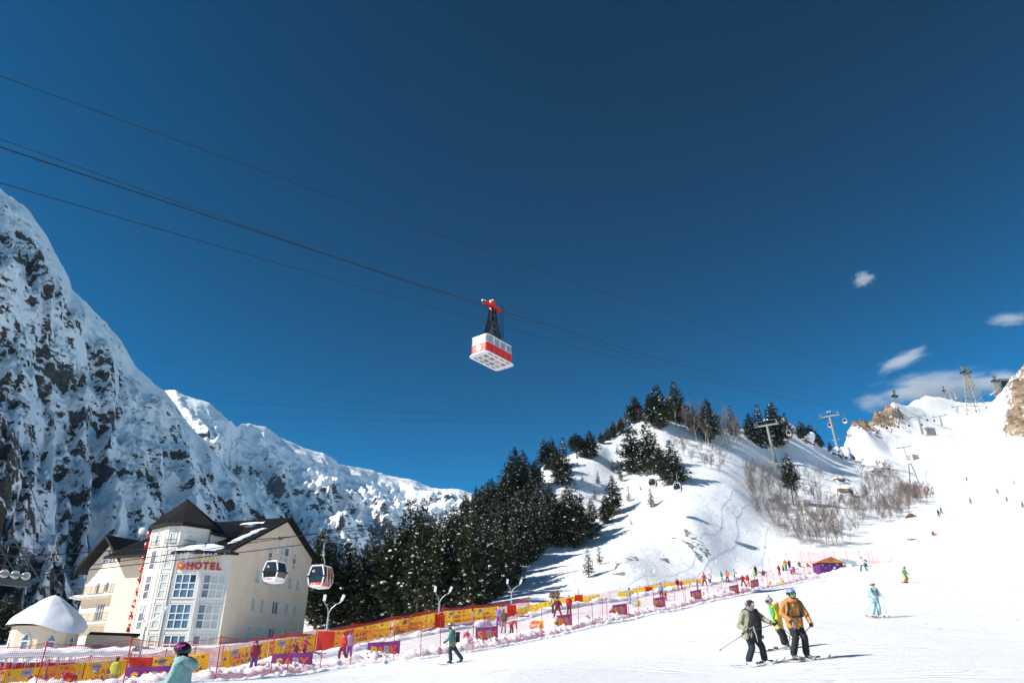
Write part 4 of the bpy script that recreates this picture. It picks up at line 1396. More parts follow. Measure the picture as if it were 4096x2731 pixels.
for o in fops[:3]:
    ff.window(house, *o, 1, 1, M_GGREY, -0.1, 0.07, gothic=0.5)
ff.window(house, *fops[3], 3, 1, M_GGREY, -0.15, 0.07)
ff.window(house, *fops[4], 1, 1, M_GDARK, -0.15, 0.07)
ff.window(house, 2.55, 5.15, 14.75, 15.35, 4, 1, M_GGREY, 0.03, 0.06)
ff.window(house, 3.15, 4.55, 15.35, 16.35, 2, 1, M_GGREY, 0.03, 0.06)
for zb, t0, t1 in ((10.95, -0.6, 7.75), (7.95, -1.2, 7.75)):
    mb = MB()
    ff.bar(mb, t0, t1, zb, zb + 0.18, 0.0, 1.15)
    ff.bar(mb, t0 + 0.3, t1 - 0.3, zb - 0.12, zb, 0.0, 0.9)
    bal = mb.build('balcony', M_WALL2, house)
    railing(ff.p(t0 + .05, zb + .18, 1.1), ff.p(t1 - .05, zb + .18, 1.1), 0.95, M_IRON, bal, step=0.16)
    railing(ff.p(t0 + .05, zb + .18, 1.1), ff.p(t0 + .05, zb + .18, 0.05), 0.95, M_IRON, bal, step=0.16)
    railing(ff.p(t1 - .05, zb + .18, 1.1), ff.p(t1 - .05, zb + .18, 0.05), 0.95, M_IRON, bal, step=0.16)
    snow_slab('snow_cover', [ff.p(t0 + .1, zb + .19, 1.08), ff.p(t1 - .1, zb + .19, 1.08), ff.p(t1 - .1, zb + .19, 0.1), ff.p(t0 + .1, zb + .19, 0.1)], 0.22, bal, int(zb * 10))
sb = MB()
fs.bar(sb, 5.0, 6.8, 11.0, 11.15, 0, 0.8)
bal = sb.build('balcony', M_IRON, house)
railing(fs.p(5.0, 11.15, .78), fs.p(6.8, 11.15, .78), 0.95, M_IRON, bal, step=0.16)
for sgn in (1, -1):
    mb = MB()
    c0 = NL + FL * 3.85
    ed = c0 - FL * sgn * 4.75
    q = [c0 - SL * 1.3 + Vector((0, 0, 17.95)), c0 + SL * 13 + Vector((0, 0, 17.95)), ed + SL * 13 + Vector((0, 0, 14.15)), ed - SL * 1.3 + Vector((0, 0, 14.15))]
    mb.add(q + [p - Vector((0, 0, .35)) for p in q], [(0, 1, 2, 3), (7, 6, 5, 4), (0, 4, 5, 1), (1, 5, 6, 2), (2, 6, 7, 3), (3, 7, 4, 0)])
    hr = mb.build('roof', M_ROOF, house)
    if sgn == 1:
        snow_slab('snow_cover', [q[3].lerp(q[0], .03) + SL * .8, q[2].lerp(q[1], .03), q[2].lerp(q[1], .7), q[3].lerp(q[0], .7) + SL * 2.2], 0.35, hr, 50)
    for k in range(5):
        icicle(ed + SL * (0.2 + k * .3) + Vector((0, 0, 13.85)), rg.uniform(.4, 1.0), hr, 0.03)
mb = MB()
mb.ball((0, 0, 0), 0.5, 14, 5, sc=(1, .25, 1))
dish = thing('satellite_dish', 'cream satellite dish on a thin mast behind the balcony house roof', 'satellite dish', at(569, 2123, 92))
mb.build('reflector', M_WALL2, dish)
mb = MB(); mb.tube([(0, 0.1, 0), (0.1, 0.1, -5)], 0.05, 5); mb.build('mast', M_METALG, dish)

# ------------------------------------------------------------------ pavilion with a tent of snow
pv = thing('pavilion', 'octagonal cream pavilion under a steep cone of smooth snow', 'pavilion', (-42.6, 70.0, 0))
oc = [Vector((2.75 * math.cos(math.pi / 8 + k * math.pi / 4), 2.75 * math.sin(math.pi / 8 + k * math.pi / 4), 0)) for k in range(8)]
mb = MB(); wins = []
for k in range(8):
    a, b_ = oc[k], oc[(k + 1) % 8]
    f_ = Facade(a, b_)
    f_.wall(mb, 2.6, 6.5)
    wins.append(f_)
mb.build('wall', M_WALL, pv)
for f_ in wins:
    f_.window(pv, f_.L / 2 - .42, f_.L / 2 + .42, 3.7, 5.2, 1, 1, M_GDARK if f_.n.x < -.3 else M_GGREY, 0.03, 0.08, gothic=0.65)
mb = MB()
rr = [Vector((3.2 * math.cos(math.pi / 8 + k * math.pi / 4), 3.2 * math.sin(math.pi / 8 + k * math.pi / 4), 6.4)) for k in range(8)]
ap = Vector((0.0, 0, 8.75))
mb.add(rr + [p + Vector((0, 0, .14)) for p in rr] + [ap], [(i, (i + 1) % 8, 8 + (i + 1) % 8, 8 + i) for i in range(8)] + [(8 + i, 8 + (i + 1) % 8, 16) for i in range(8)] + [tuple(reversed(range(8)))])
pvr = mb.build('roof', M_ROOF, pv)
R_, C_ = 22, 64
P = np.zeros((R_, C_, 3))
for i in range(R_):
    v_ = i / (R_ - 1)
    for j in range(C_):
        a = 2 * math.pi * j / C_
        oct_ = math.cos(math.pi / 8) / math.cos(((a - math.pi / 8) % (math.pi / 4)) - math.pi / 8)
        rad = 3.28 * (oct_ * .75 + .25) * (1 - v_ ** 1.05)
        z = 6.52 + (9.25 - 6.52) * (v_ ** 0.94) + 0.28 * (1 - v_ ** 6) * min(1, v_ * 9)
        z += 0.05 * float(vnoise(math.cos(a) * rad * 1.5, math.sin(a) * rad * 1.5, 0, 4))
        bulge = max(0, math.cos(a + 0.5)) ** 6 * (1 - v_) ** 5
        P[i, j] = (math.cos(a) * (rad + bulge * 1.1), math.sin(a) * (rad + bulge * 1.1), z - bulge * 0.75 + (0.16 * bulge if i else 0))
me = grid_mesh('snow_cover', P, M_SNOWF, closed=True)
link('snow_cover', me, pvr)
# lean-to between pavilion and house
lt = thing('lean_to', 'low flat-roofed annexe between the pavilion and the balcony house', 'annexe')
fl_ = Facade((-39.6, 71.5), (-36.6, 73.5))
mb = MB(); fl_.wall(mb, 2.6, 5.9, [(0.5, 1.6, 4.0, 5.2)], None, .15); Facade((-36.6, 73.5), (-38, 79)).wall(mb, 2.6, 5.9)
mb.build('wall', M_WALL, lt)
fl_.window(lt, 0.5, 1.6, 4.0, 5.2, 1, 1, M_GDARK, -0.1, 0.07)
mb = MB(); mb.box((-38.3, 73.8, 6.0), (4.2, 4.2, 0.22), rot=Matrix.Rotation(0.55, 3, 'Z')); mb.build('roof', M_ROOF, lt)

# ------------------------------------------------------------------ long low shed with a snow roof and icicles
M_SHED = mat('dark_shed_wood', (0.03, 0.015, 0.013), 0.85, var=0.4, scale=2)
shed = thing('shed', 'long low dark shed under a thick snow roof hung with icicles', 'shed')
SA, SB = at(-250, 2640, 52), at(525, 2612, 56)
dS = Vector((SB.x - SA.x, SB.y - SA.y, 0)).normalized(); nS = Vector((dS.y, -dS.x, 0))
fS = Facade(SA, SB)
mb = MB()
fS.bar(mb, 0, fS.L, 1.2, min(SA.z, SB.z) - 0.05, -5, -0.6)
mb.build('wall', M_SHED, shed)
for k in range(8):
    mb = MB(); t = fS.L * (k + .5) / 8
    fS.bar(mb, t - .08, t + .08, 1.2, min(SA.z, SB.z) - 0.03, -0.3, -0.12); mb.build('post', M_SHED, shed)
R_, C_ = 26, 120
P = np.zeros((R_, C_, 3))
for i in range(R_):
    v_ = i / (R_ - 1)
    for j in range(C_):
        t = fS.L * j / (C_ - 1)
        zf = SA.z + (SB.z - SA.z) * j / (C_ - 1)
        if i < 3:
            o_, z = (-0.1, 0.12, 0.05)[i], zf + (-0.06, 0.02, 0.3)[i]
        else:
            s_ = (i - 2) / (R_ - 3)
            o_, z = -0.05 - 7.0 * s_, zf + 0.34 + 0.28 * s_ ** .8
        x = SA.x + dS.x * t + nS.x * o_; y = SA.y + dS.y * t + nS.y * o_
        nz = float(fbm(x * .35, y * .35, 0, 3, 91)) * 0.22 * min(1, v_ * 5) + 0.05 * float(vnoise(x * 2, y * 2, 0, 5))
        P[i, j] = (x + nS.x * nz * .4, y + nS.y * nz * .4, z + nz)
link('snow_cover', grid_mesh('snow_cover', P, M_SNOWF), shed)
for k in range(46):
    t = fS.L * rg.choice([rg.uniform(.30, .52), rg.uniform(.30, .52), rg.uniform(.5, .68), rg.uniform(.25, .75)])
    p = fS.p(t, SA.z + (SB.z - SA.z) * t / fS.L - 0.03, 0.05)
    icicle(p, rg.choice([.25, .4, .6, .9, 1.2]), shed, 0.04)
# ------------------------------------------------------------------ ropeways
M_WHITEP = mat('white_cabin_paint', (0.78, 0.79, 0.80), 0.35, var=0.04, scale=2)
M_REDP = mat('red_cabin_paint', (0.70, 0.03, 0.008), 0.35, var=0.08, scale=2)
M_BLACKP = mat('black_cabin_paint', (0.012, 0.012, 0.013), 0.3, var=0.2, scale=3)
M_TINT = mat('tinted_cabin_glass', (0.02, 0.018, 0.014), 0.08, var=0.3, scale=1.5, spec=0.6)
M_CGLASS = mat('grey_cabin_glass', (0.30, 0.33, 0.35), 0.1, var=0.4, scale=1.5, spec=0.6)
M_ROPE = mat('steel_rope', (0.012, 0.014, 0.017), 0.8, metal=0.0, var=0.2, scale=4)
M_PYLON = mat('galvanised_pylon', (0.20, 0.235, 0.22), 0.6, metal=0.2, var=0.12, scale=1.2)
M_LATT = mat('weathered_lattice', (0.24, 0.24, 0.20), 0.7, var=0.2, scale=0.4)
M_LATTY = mat('yellow_lattice', (0.30, 0.28, 0.14), 0.7, var=0.15, scale=0.4)
M_CONC = mat('concrete', (0.40, 0.38, 0.33), 0.9, var=0.15, scale=1)
M_RUB = mat('pale_rubber', (0.72, 0.68, 0.6), 0.6, var=0.06, scale=6)

def catenary(P0, P1, P2, n=60, t1=None):
    P0, P1, P2 = Vector(P0), Vector(P1), Vector(P2)
    if t1 is None:
        d = (P2 - P0); d.z = 0
        t1 = (P1 - P0).dot(d) / d.dot(d)
    return [P0 * ((t - t1) * (t - 1) / (t1)) + P1 * (t * (t - 1) / (t1 * (t1 - 1))) + P2 * (t * (t - t1) / (1 - t1)) for t in [k / n for k in range(n + 1)]]

def rope(label, pts, r, m_=M_ROPE, group=None):
    mb = MB()
    mb.tube(pts, r, 5)
    return tag(mb.build('rope', m_), label, 'rope', group)

def extend(P0, P1, s):
    return P0 + (P0 - P1) * s

# plan line of the tramway
CAB = at(1970, 1232, 82)                                # where the carriage sits on the track rope
T_SMALL = at(3572, 1578, 500)                           # head of the small tower on the knob
T_BIG = at(3885, 1490, 640)
dT = Vector((T_SMALL.x - CAB.x, T_SMALL.y - CAB.y, 0)).normalized()
def on_line(px, py, base, d):
    """point on the ray through the photo place that lies in the vertical plane through base along d"""
    r = ray(px, py)
    det = r[0] * (-d.y) + d.x * r[1]
    t = (base.x * (-d.y) + d.x * base.y) / det
    return Vector(r * t) + Vector((0, 0, EYE))
L0 = on_line(0, 589, CAB, dT)
rope('track rope that carries the red cable car', catenary(L0, CAB, T_SMALL), 0.055)
mb_pts = catenary(L0, CAB, T_SMALL)
ex = mb_pts[0] + (mb_pts[0] - mb_pts[1]) * 12
rope('near end of the track rope running out of the picture on the left', [ex, mb_pts[0]], 0.045)
L0b = on_line(0, 632, CAB, dT)
rope('thin haul rope just below the track rope of the red cable car', catenary(L0b + (L0b - CAB) * .6 + Vector((0, 0, 3)), on_line(1970, 1245, CAB, dT), on_line(3560, 1585, CAB, dT)), 0.025)
B2 = CAB + Vector((dT.y, -dT.x, 0)) * 6
L0c = on_line(0, 723, B2, dT)
rope('lowest of the four ropes crossing the sky left of the cable car', catenary(L0c + (L0c - on_line(1916, 1280, B2, dT)) * .5, on_line(1916, 1282, B2, dT), on_line(3470, 1632, B2, dT)), 0.03)
B3 = CAB - Vector((dT.y, -dT.x, 0)) * 8
dB = Vector((T_BIG.x - B3.x, T_BIG.y - B3.y, 0)).normalized()
L0d = on_line(0, 296, B3, dB)
rope('highest single rope crossing the sky above the cable car', catenary(L0d + (L0d - on_line(1933, 1001, B3, dB)) * .5, on_line(1933, 1001, B3, dB), T_BIG), 0.045)
for k, (ya, yb, yc, lab) in enumerate([(1455, 1545, 1590, 'topmost of the faint distant power lines over the far ridge'), (1530, 1600, 1625, 'second faint distant power line over the far ridge'), (1565, 1632, 1655, 'third and clearest distant power line over the far ridge'), (1635, 1675, 1685, 'fourth faint distant power line over the far ridge'), (1655, 1682, 1690, 'lowest of the faint distant power lines over the far ridge')]):
    rope(lab, catenary(at(620, ya + 20 if k else ya - 12, 560), at(1300, yb, 640), at(2450, yc, 780)), 0.10 if k == 2 else 0.065)

# ---- the red cable car
car = thing('cable_car', 'red and white aerial cable car hanging high in the sky', 'cable car', (0, 0, 0))
CR = Matrix.Rotation(math.atan2(dT.x, dT.y) * -1 + math.radians(-3), 4, 'Z')
LX, LY, LZ = 2.35, 4.6, 2.3                             # width, length (along the rope), height
top = Vector((0, 0, -4.55))                             # roof below the rope
def rrect(w, l, r, n=5):
    pts = []
    for cx_, cy_, a0 in ((w / 2 - r, l / 2 - r, 0), (-w / 2 + r, l / 2 - r, 90), (-w / 2 + r, -l / 2 + r, 180), (w / 2 - r, -l / 2 + r, 270)):
        for k in range(n + 1):
            a = math.radians(a0 + 90 * k / n)
            pts.append((cx_ + r * math.cos(a), cy_ + r * math.sin(a)))
    return pts
def band(mb, w, l, r, z0, z1, w1=None, l1=None, mi=0, caps=False):
    A, B = rrect(w, l, r), rrect(w1 or w, l1 or l, r)
    n_ = len(A)
    vs = [(x, y, z0) for x, y in A] + [(x, y, z1) for x, y in B]
    fs = [(i, (i + 1) % n_, n_ + (i + 1) % n_, n_ + i) for i in range(n_)]
    if caps:
        fs += [tuple(reversed(range(n_))), tuple(range(n_, 2 * n_))]
    mb.add(vs, fs, mi)
zr = -4.55; zb = zr - LZ
mb = MB(); band(mb, LX, LY, 0.35, zb + 0.12, zb + 1.22)
body = mb.build('lower_body', M_REDP, car)
mb = MB()
for x_ in (-LX / 2 - .006, LX / 2 + .006):
    for y_ in (-1.5, -0.55, 0.55, 1.5):
        mb.box((x_, y_, zb + .62), (0.02, 0.03, 0.98))
mb.build('panel_seam', M_BLACKP, body)
mb = MB(); band(mb, LX - .06, LY - .06, 0.33, zb + 1.22, zr - 0.12); band(mb, LX, LY, 0.35, zr - 0.2, zr - .06)
band(mb, LX + .02, LY + .02, .36, zb + 1.22, zb + 1.28)
ub = mb.build('upper_body', M_WHITEP, car)
for sx in (-1, 1):
    for k in range(4):
        y_ = -1.62 + 1.08 * k
        mb = MB(); mb.box((sx * (LX / 2 - .015), y_, zr - .62), (0.05, 0.86, 0.86)); mb.build('window', M_CGLASS, ub)
for sy in (-1, 1):
    mb = MB(); mb.box((0, sy * (LY / 2 - .012), zr - .6), (1.3, 0.05, 0.8)); mb.build('window', M_WHITEP if sy < 0 else M_CGLASS, ub)
    for sx in (-1, 1):
        A = [(sx * (LX / 2 - .36 + .345 * math.cos(a)), sy * (LY / 2 - .36 + .345 * math.sin(a))) for a in np.linspace(.12, math.pi / 2 - .12, 5)]
        mb = MB(); mb.add([(x, y, zr - 1.02) for x, y in A] + [(x, y, zr - .26) for x, y in A], [(i, i + 1, 6 + i, 5 + i) if sx * sy > 0 else (i + 1, i, 5 + i, 6 + i) for i in range(4)])
        mb.build('corner_window', M_CGLASS, ub)
mb = MB(); mb.prism([(.36 * math.cos(k * .2244), .36 * math.sin(k * .2244)) for k in range(28)], .02, 0, (0, -LY / 2 - .012, zb + .72), (1, 0, 0), (0, 0, 1)); eb = mb.build('emblem', M_WHITEP, body)
mb = MB(); mb.prism([(-.2, -.05), (-.08, .12), (-.02, .05), (.06, .16), (.2, -.02), (.12, -.0), (.06, .06), (0, -.03), (-.08, .03)][::-1], .01, 0, (0, -LY / 2 - .036, zb + .78), (1, 0, 0), (0, 0, 1)); mb.build('emblem_figure', M_BLACKP, eb)
mb = MB(); band(mb, LX + .1, LY + .1, .38, zr - .06, zr + .02, LX - .1, LY - .1, caps=True); band(mb, LX - .1, LY - .1, .3, zr + .02, zr + .14, LX - .7, LY - .7, caps=True)
mb.build('roof', M_BLACKP, car)
mb = MB(); band(mb, LX + .16, LY + .22, .42, zb - .02, zb + .12, caps=True)
fl0 = mb.build('floor', M_WHITEP, car)
mb = MB()
rim = [(x, y, zb - .03) for x, y in rrect(LX + .3, LY + .4, .5)]
mb.tube(rim + [rim[0]], .05, 6, cap=False)
mb.build('bumper_rail', M_WHITEP, fl0)
for ix in range(2):
    for iy in range(4):
        x_, y_ = -.42 + .84 * ix, -1.5 + 1.0 * iy
        mb = MB()
        for sx, sy, w_, l_ in ((0, -.42, .76, .06), (0, .42, .76, .06), (-.35, 0, .06, .8), (.35, 0, .06, .8)):
            mb.box((x_ + sx, y_ + sy, zb - .06), (w_, l_, .09))
        pn = mb.build('floor_panel', M_WHITEP, fl0)
        mb = MB(); mb.box((x_, y_, zb - .035), (.6, .7, .02)); mb.build('panel_inset', M_METALG if (ix + iy) % 3 else M_CONC, pn)
for sx in (-1, 1):
    for iy in range(4):
        mb = MB(); mb.box((sx * 1.02, -1.5 + iy, zb - .028), (.14, .7, .02)); mb.build('floor_slot', M_BLACKP, fl0)
# hanger, carriage, ladder
mb = MB()
for sy in (-1, 1):
    for sx in (-.22, .22):
        mb.tube([(sx, sy * .22, -.35), (sx, sy * .5, -2.0), (sx, sy * .95, -3.6), (sx, sy * 1.5, zr - .02), (sx, sy * 1.75, zr + .05)], [.13, .15, .17, .2, .1], 6)
for z_, y_ in ((-1.2, .38), (-2.1, .52), (-2.9, .72), (-3.7, .95), (-4.3, 1.3)):
    for sx in (-.22, .22):
        mb.tube([(sx, -y_, z_), (sx, y_, z_)], .11, 5)
    for sy in (-1, 1):
        mb.tube([(-.22, sy * y_, z_), (.22, sy * y_, z_)], .06, 5)
mb.build('hanger', M_BLACKP, car)
mb = MB()
mb.box((0, 0, .02), (.34, 3.0, .36)); mb.box((0, 0, .4), (.3, .9, .5)); mb.box((0.0, 0, -.25), (.5, .55, .5)); mb.box((0, .1, .75), (.24, .3, .35))
cg = mb.build('carriage', M_REDP, car)
for k in range(6):
    mb = MB(); y_ = -1.5 + .6 * k
    mb.tube([(-.07, y_, -.02), (.07, y_, -.02)], .16, 10); mb.build('wheel', M_BLACKP, cg)
mb = MB(); mb.tube([(0, -1.5, 0), (0, -1.85, .03)], .13, 8); mb.tube([(0, 1.5, 0), (0, 1.85, .03)], .13, 8); mb.build('buffer', M_BLACKP, cg)
mb = MB()
for sx in (.42, .78):
    mb.tube([(sx, .95, .45), (sx, 1.0, zr + .1)], .03, 4)
for k in range(14):
    z_ = .2 - k * .33
    mb.tube([(.42, .97, z_), (.78, .97, z_)], .02, 4)
for z_ in (.5, -.9, -1.8, -2.6, -3.4):
    mb.tube([(.6 + .36 * math.cos(a), 1.05 + .36 * math.sin(a), z_) for a in np.linspace(-.3, math.pi + .3, 9)], .02, 4)
mb.build('ladder', M_BLACKP, car)
car.matrix_world = Matrix.Translation(CAB + Vector((0, 0, 0.22))) @ CR @ Matrix.Scale(1.14, 4)
# passengers behind the panes
# ---- gondola line
PY1B = hit(3105, 1863, 150)
G0 = at(60, 2308, 45)
dG = Vector((PY1B.x - G0.x, PY1B.y - G0.y, 0)).normalized()
nG = Vector((dG.y, -dG.x, 0))
def gpoint(px, py, off):
    return on_line(px, py, G0 + nG * off, dG)
OFF = 2.7
P1H = at(3066, 1690, PY1B.y)
P1L = gpoint(3058, 1703, -OFF); P1R = gpoint(3090, 1697, OFF)
lineL = [gpoint(-60, 2316, OFF - 5.4), gpoint(1120, 2153, -OFF), P1L]
lineR = [gpoint(-60, 2322, OFF), gpoint(1297, 2166, OFF), P1R]
cL = catenary(*lineL); cR = catenary(*lineR)
rope('left haul rope of the gondola lift in front of the hotel', cL, 0.03)
rope('right haul rope of the gondola lift in front of the hotel', cR, 0.03)
rope('black signal cable above the gondola haul ropes at the hotel', catenary(gpoint(-60, 2234, 0), gpoint(1120, 2149, 0), P1H + Vector((0, 0, 1))), 0.035, M_BLACKP)

def gondola(name, label, grip, rz, red, arm_len=2.7, skis=False, text=None, detail=True):
    g = thing(name, label, 'gondola cabin', grip, rz, None, .76)
    z0 = -arm_len - 2.15
    W0, D0, Hh = 0.98, 0.95, 2.15                      # half width (along the line = y), half depth
    # cabin profile: waist wider than roof and floor
    prof = [(0.0, .66), (0.28, .86), (0.95, 1.0), (1.1, 1.0), (1.75, .82), (2.15, .66)]
    mb = MB()
    for (h0, s0), (h1, s1) in zip(prof[:-1], prof[1:]):
        for sx in (-1, 1):
            for sy in (-1, 1):                        # the four corner posts
                a = Vector((sx * W0 * s0, sy * D0 * (.82 + .18 * s0), z0 + h0)); b_ = Vector((sx * W0 * s1, sy * D0 * (.82 + .18 * s1), z0 + h1))
                mb.tube([a, b_], .085, 5)
    for h_, s_ in ((0.0, .66), (2.15, .66)):
        y_ = D0 * (.82 + .18 * s_); x_ = W0 * s_
        mb.tube([(-x_, -y_, z0 + h_), (x_, -y_, z0 + h_), (x_, y_, z0 + h_), (-x_, y_, z0 + h_), (-x_, -y_, z0 + h_)], .08, 5)
    mb.box((0, 0, z0 - .02), (W0 * 1.36, D0 * 1.9, .16)); mb.box((0, 0, z0 + 2.16), (W0 * 1.36, D0 * 1.85, .1))
    mb.box((0, 0, z0 - .12), (W0 * .9, D0 * 1.3, .1))
    fr = mb.build('cabin_frame', M_WHITEP, g)
    def side(h0, s0, h1, s1, m_, nm, faces, inset=.03):
        for f in faces:
            x0, x1 = W0 * s0 - inset, W0 * s1 - inset
            y0, y1 = D0 * (.82 + .18 * s0) - inset, D0 * (.82 + .18 * s1) - inset
            za, zb_ = z0 + h0, z0 + h1
            if f == 'y-': q = [(-x0, -y0, za), (x0, -y0, za), (x1, -y1, zb_), (-x1, -y1, zb_)]
            if f == 'y+': q = [(x0, y0, za), (-x0, y0, za), (-x1, y1, zb_), (x1, y1, zb_)]
            if f == 'x-': q = [(-x0, y0, za), (-x0, -y0, za), (-x1, -y1, zb_), (-x1, y1, zb_)]
            if f == 'x+': q = [(x0, -y0, za), (x0, y0, za), (x1, y1, zb_), (x1, -y1, zb_)]
            q = [Vector(p) for p in q]
            mm = MB(); cn = sum(q, Vector()) / 4
            cn = Vector((cn.x, cn.y, 0)).normalized() * -.04
            mm.add(q + [p + cn for p in q], [(0, 1, 2, 3), (7, 6, 5, 4), (0, 4, 5, 1), (1, 5, 6, 2), (2, 6, 7, 3), (3, 7, 4, 0)])
            mm.build(nm, m_, fr)
    allf = ('y-', 'y+', 'x-', 'x+')
    side(0.02, .67, 0.40, .885, M_REDP if red else M_WHITEP, 'lower_panel', allf)
    side(0.41, .89, 1.0, 1.0, M_TINT, 'window', allf, .04)
    side(1.0, 1.0, 2.1, .68, M_TINT, 'window', allf, .041)
    if detail:
        place_text('lettering', text or 'Elbrus', .26, M_WHITEP if red else M_RED, fr, Vector((.08, -D0 * .985 - .012, z0 + .14)), (1, 0, 0), (0, -.1, 1), .004, .006)
        mm = MB(); mm.prism([(.085 * math.cos(k * .7854), .085 * math.sin(k * .7854)) for k in range(8)], .01, 0, (-.43, -D0 * .985 - .014, z0 + .22), (1, 0, 0), (0, -.1, 1)); mm.build('logo', M_WHITEP if red else M_RED, fr)
        for k in range(3):                              # chevrons on the upper window
            mm = MB(); mm.prism([(-.16, 0), (0, .13), (.16, 0), (.16, .05), (0, .18), (-.16, .05)], .008, 0, (-.38, -D0 * .975 - .012, z0 + 1.42 + k * .1), (1, 0, 0), (0, .05, 1)); mm.build('logo', M_WHITEP if k < 2 else M_RED, fr)
        for sy in (-1, 1):
            mm = MB(); mm.ball((W0 * 1.0, sy * D0, z0 + 1.02), .13, 8, 5); mm.ball((-W0, sy * D0, z0 + 1.02), .13, 8, 5); mm.build('bumper', M_BLACKP, fr)
    if skis:
        mm = MB()
        for k in range(5):
            y_ = -.62 + .3 * k
            mm.box((W0 * 1.08, y_, z0 + .5), (.14, .18, .5))
        mm.build('ski_rack', M_METALG, fr)
        for k, mcol in enumerate((M_REDP, M_WHITEP, M_BLACKP, mat('yellow_ski', (.6, .6, .05), .4), M_BLACKP, M_REDP)):
            mm = MB(); y_ = -.68 + .27 * k
            mm.box((W0 * 1.1 - .08 * 0, y_, z0 + 1.25), (.03, .1, 1.6), rot=Matrix.Rotation(.06 * (k - 2.5), 3, 'X') @ Matrix.Rotation(-.12, 3, 'Y')); mm.build('ski', mcol, fr)
    mb = MB()
    mb.tube([(0, 0, -.1), (0, 0, -arm_len * .55), (0.10, .35, -arm_len * .8), (0.05, .3, -arm_len + .02)], [.075, .07, .065, .07], 6)
    mb.box((.02, .05, -arm_len * .5), (.12, .2, .5))
    mb.tube([(0.05, .3, -arm_len + .05), (0, 0, -arm_len + .02)], .05, 5)
    mb.build('hanger_arm', M_METALG, g)
    mb = MB(); mb.box((0, 0, .02), (.22, .66, .26)); mb.tube([(-.1, .38, .08), (.1, .38, .08)], .12, 8); mb.tube([(-.1, -.38, .08), (.1, -.38, .08)], .12, 8); mb.build('grip', M_BLACKP, g)
    return g
AZG = -math.atan2(dG.x, dG.y)
def near_on(c, px):
    return min(c, key=lambda p: abs(proj(p)[0] - px))
def interp_px(c, px):
    best = None
    for a, b_ in zip(c[:-1], c[1:]):
        xa, xb = proj(a)[0], proj(b_)[0]
        if (xa - px) * (xb - px) <= 0 and xa != xb:
            best = a.lerp(b_, (px - xa) / (xb - xa))
    return best or near_on(c, px)
gondola('gondola_cabin', 'white gondola cabin with dark windows hanging in front of the hotel gable', interp_px(cL, 1118), AZG + .25, False)
gondola('gondola_cabin', 'gondola cabin with a red lower panel and skis racked outside, right of the hotel', interp_px(cR, 1297), AZG + .25, True, skis=True)
gondola('gondola_cabin', 'red-bottomed gondola cabin hanging over the slope below the summit', interp_px(cL, 2607), AZG + .1, True, detail=True)
gondola('gondola_cabin', 'white-bottomed gondola cabin hanging right beside the red-bottomed one over the slope', interp_px(cR, 2705), AZG + .1, False, detail=True)

def pylon(label, base, head, hw=4.2, r=0.75, tall=True):
    """tube pylon with cross-arm, two sheave trains and a maintenance gantry; base and head in world space"""
    t = thing('gondola_pylon', label, 'lift pylon', base, AZG)
    h = (head - base)
    R_ = Matrix.Rotation(-AZG, 3, 'Z')
    hv = R_ @ h
    mb = MB()
    mb.tube([Vector((0, 0, -1)), hv * .5, hv], [r, r * .8, r * .55], 12); mb.build('mast', M_PYLON, t)
    mb = MB(); mb.box((0, 0, .1), (2.4 * r, 2.4 * r, 1.4)); mb.build('footing', M_CONC, t)
    mb = MB(); mb.box(hv, (hw * 2, .5, .55)); ca_ = mb.build('cross_arm', M_PYLON, t)
    for sx in (-1, 1):
        mb = MB(); c = hv + Vector((sx * (hw - .4), 0, .25)); mb.box(c, (.25, 4.2, .35))
        for k in range(8):
            q = c + Vector((0, -1.9 + k * .54, .22)); mb.tube([q - Vector((.1, 0, 0)), q + Vector((.1, 0, 0))], .22, 8)
        mb.build('sheave_train', M_PYLON, t)
        mb = MB(); o_ = hv + Vector((sx * (hw - .9), 0, .3))
        mb.tube([o_, o_ + Vector((0, 0, 1.5))], .09, 5); mb.tube([o_ + Vector((0, -1.7, 1.0)), o_ + Vector((0, 1.7, 1.0))], .05, 4)
        for yy in (-1.7, 0, 1.7):
            mb.tube([o_ + Vector((0, yy, 0)), o_ + Vector((0, yy, 1.0))], .04, 4)
        mb.build('gantry', M_PYLON, t)
    mb = MB(); mb.tube([hv + Vector((-hw + .6, 0, 1.75)), hv + Vector((hw - .6, 0, 1.75))], .08, 5); mb.build('gantry_beam', M_PYLON, t)
    mb = MB(); q = hv * .42; mb.tube([q + Vector((-1.6, 0, 0)), q + Vector((1.6, 0, 0))], .06, 4); mb.build('service_bar', M_WHITEP, t)
    for sx in (-1, 1):
        mb = MB(); mb.box(hv + Vector((sx * .5, -.2, 2.0)), (.4, .4, .4)); mb.build('lamp', M_WHITEP, t)
    return t
pylon('grey gondola pylon standing among dark pines on the right shoulder of the knoll', PY1B, P1H + Vector((0, 0, -1.0)))
PY2B = hit(3360, 1828, 200)
P2H = at(3318, 1664, PY2B.y)
pylon('grey gondola pylon against the sky right of the knoll', PY2B, P2H)
far = []
for bx, by, hx, hy, Yr, lab in ((3692, 1743, 3671, 1665, None, 'first small pylon on the upper slope, left of the rocks'), (3770, 1709, 3758, 1664, None, 'second small pylon on the upper slope'), (3825, 1650, 3830, 1625, None, 'stubby dark pylon among boulders on the upper slope'), (3808, 1600, 3796, 1565, 690, 'left of two tiny pylons on the crest beside the lattice tower'), (3824, 1592, 3814, 1555, 700, 'right of two tiny pylons on the crest beside the lattice tower')):
    b_ = hit(bx, by, 250)
    far.append(at(hx, hy, b_.y))
    pylon(lab, b_, far[-1], 4.6, .8)
nG2 = Vector((P2H.y - P1H.y, -(P2H.x - P1H.x), 0)).normalized()
lr = []
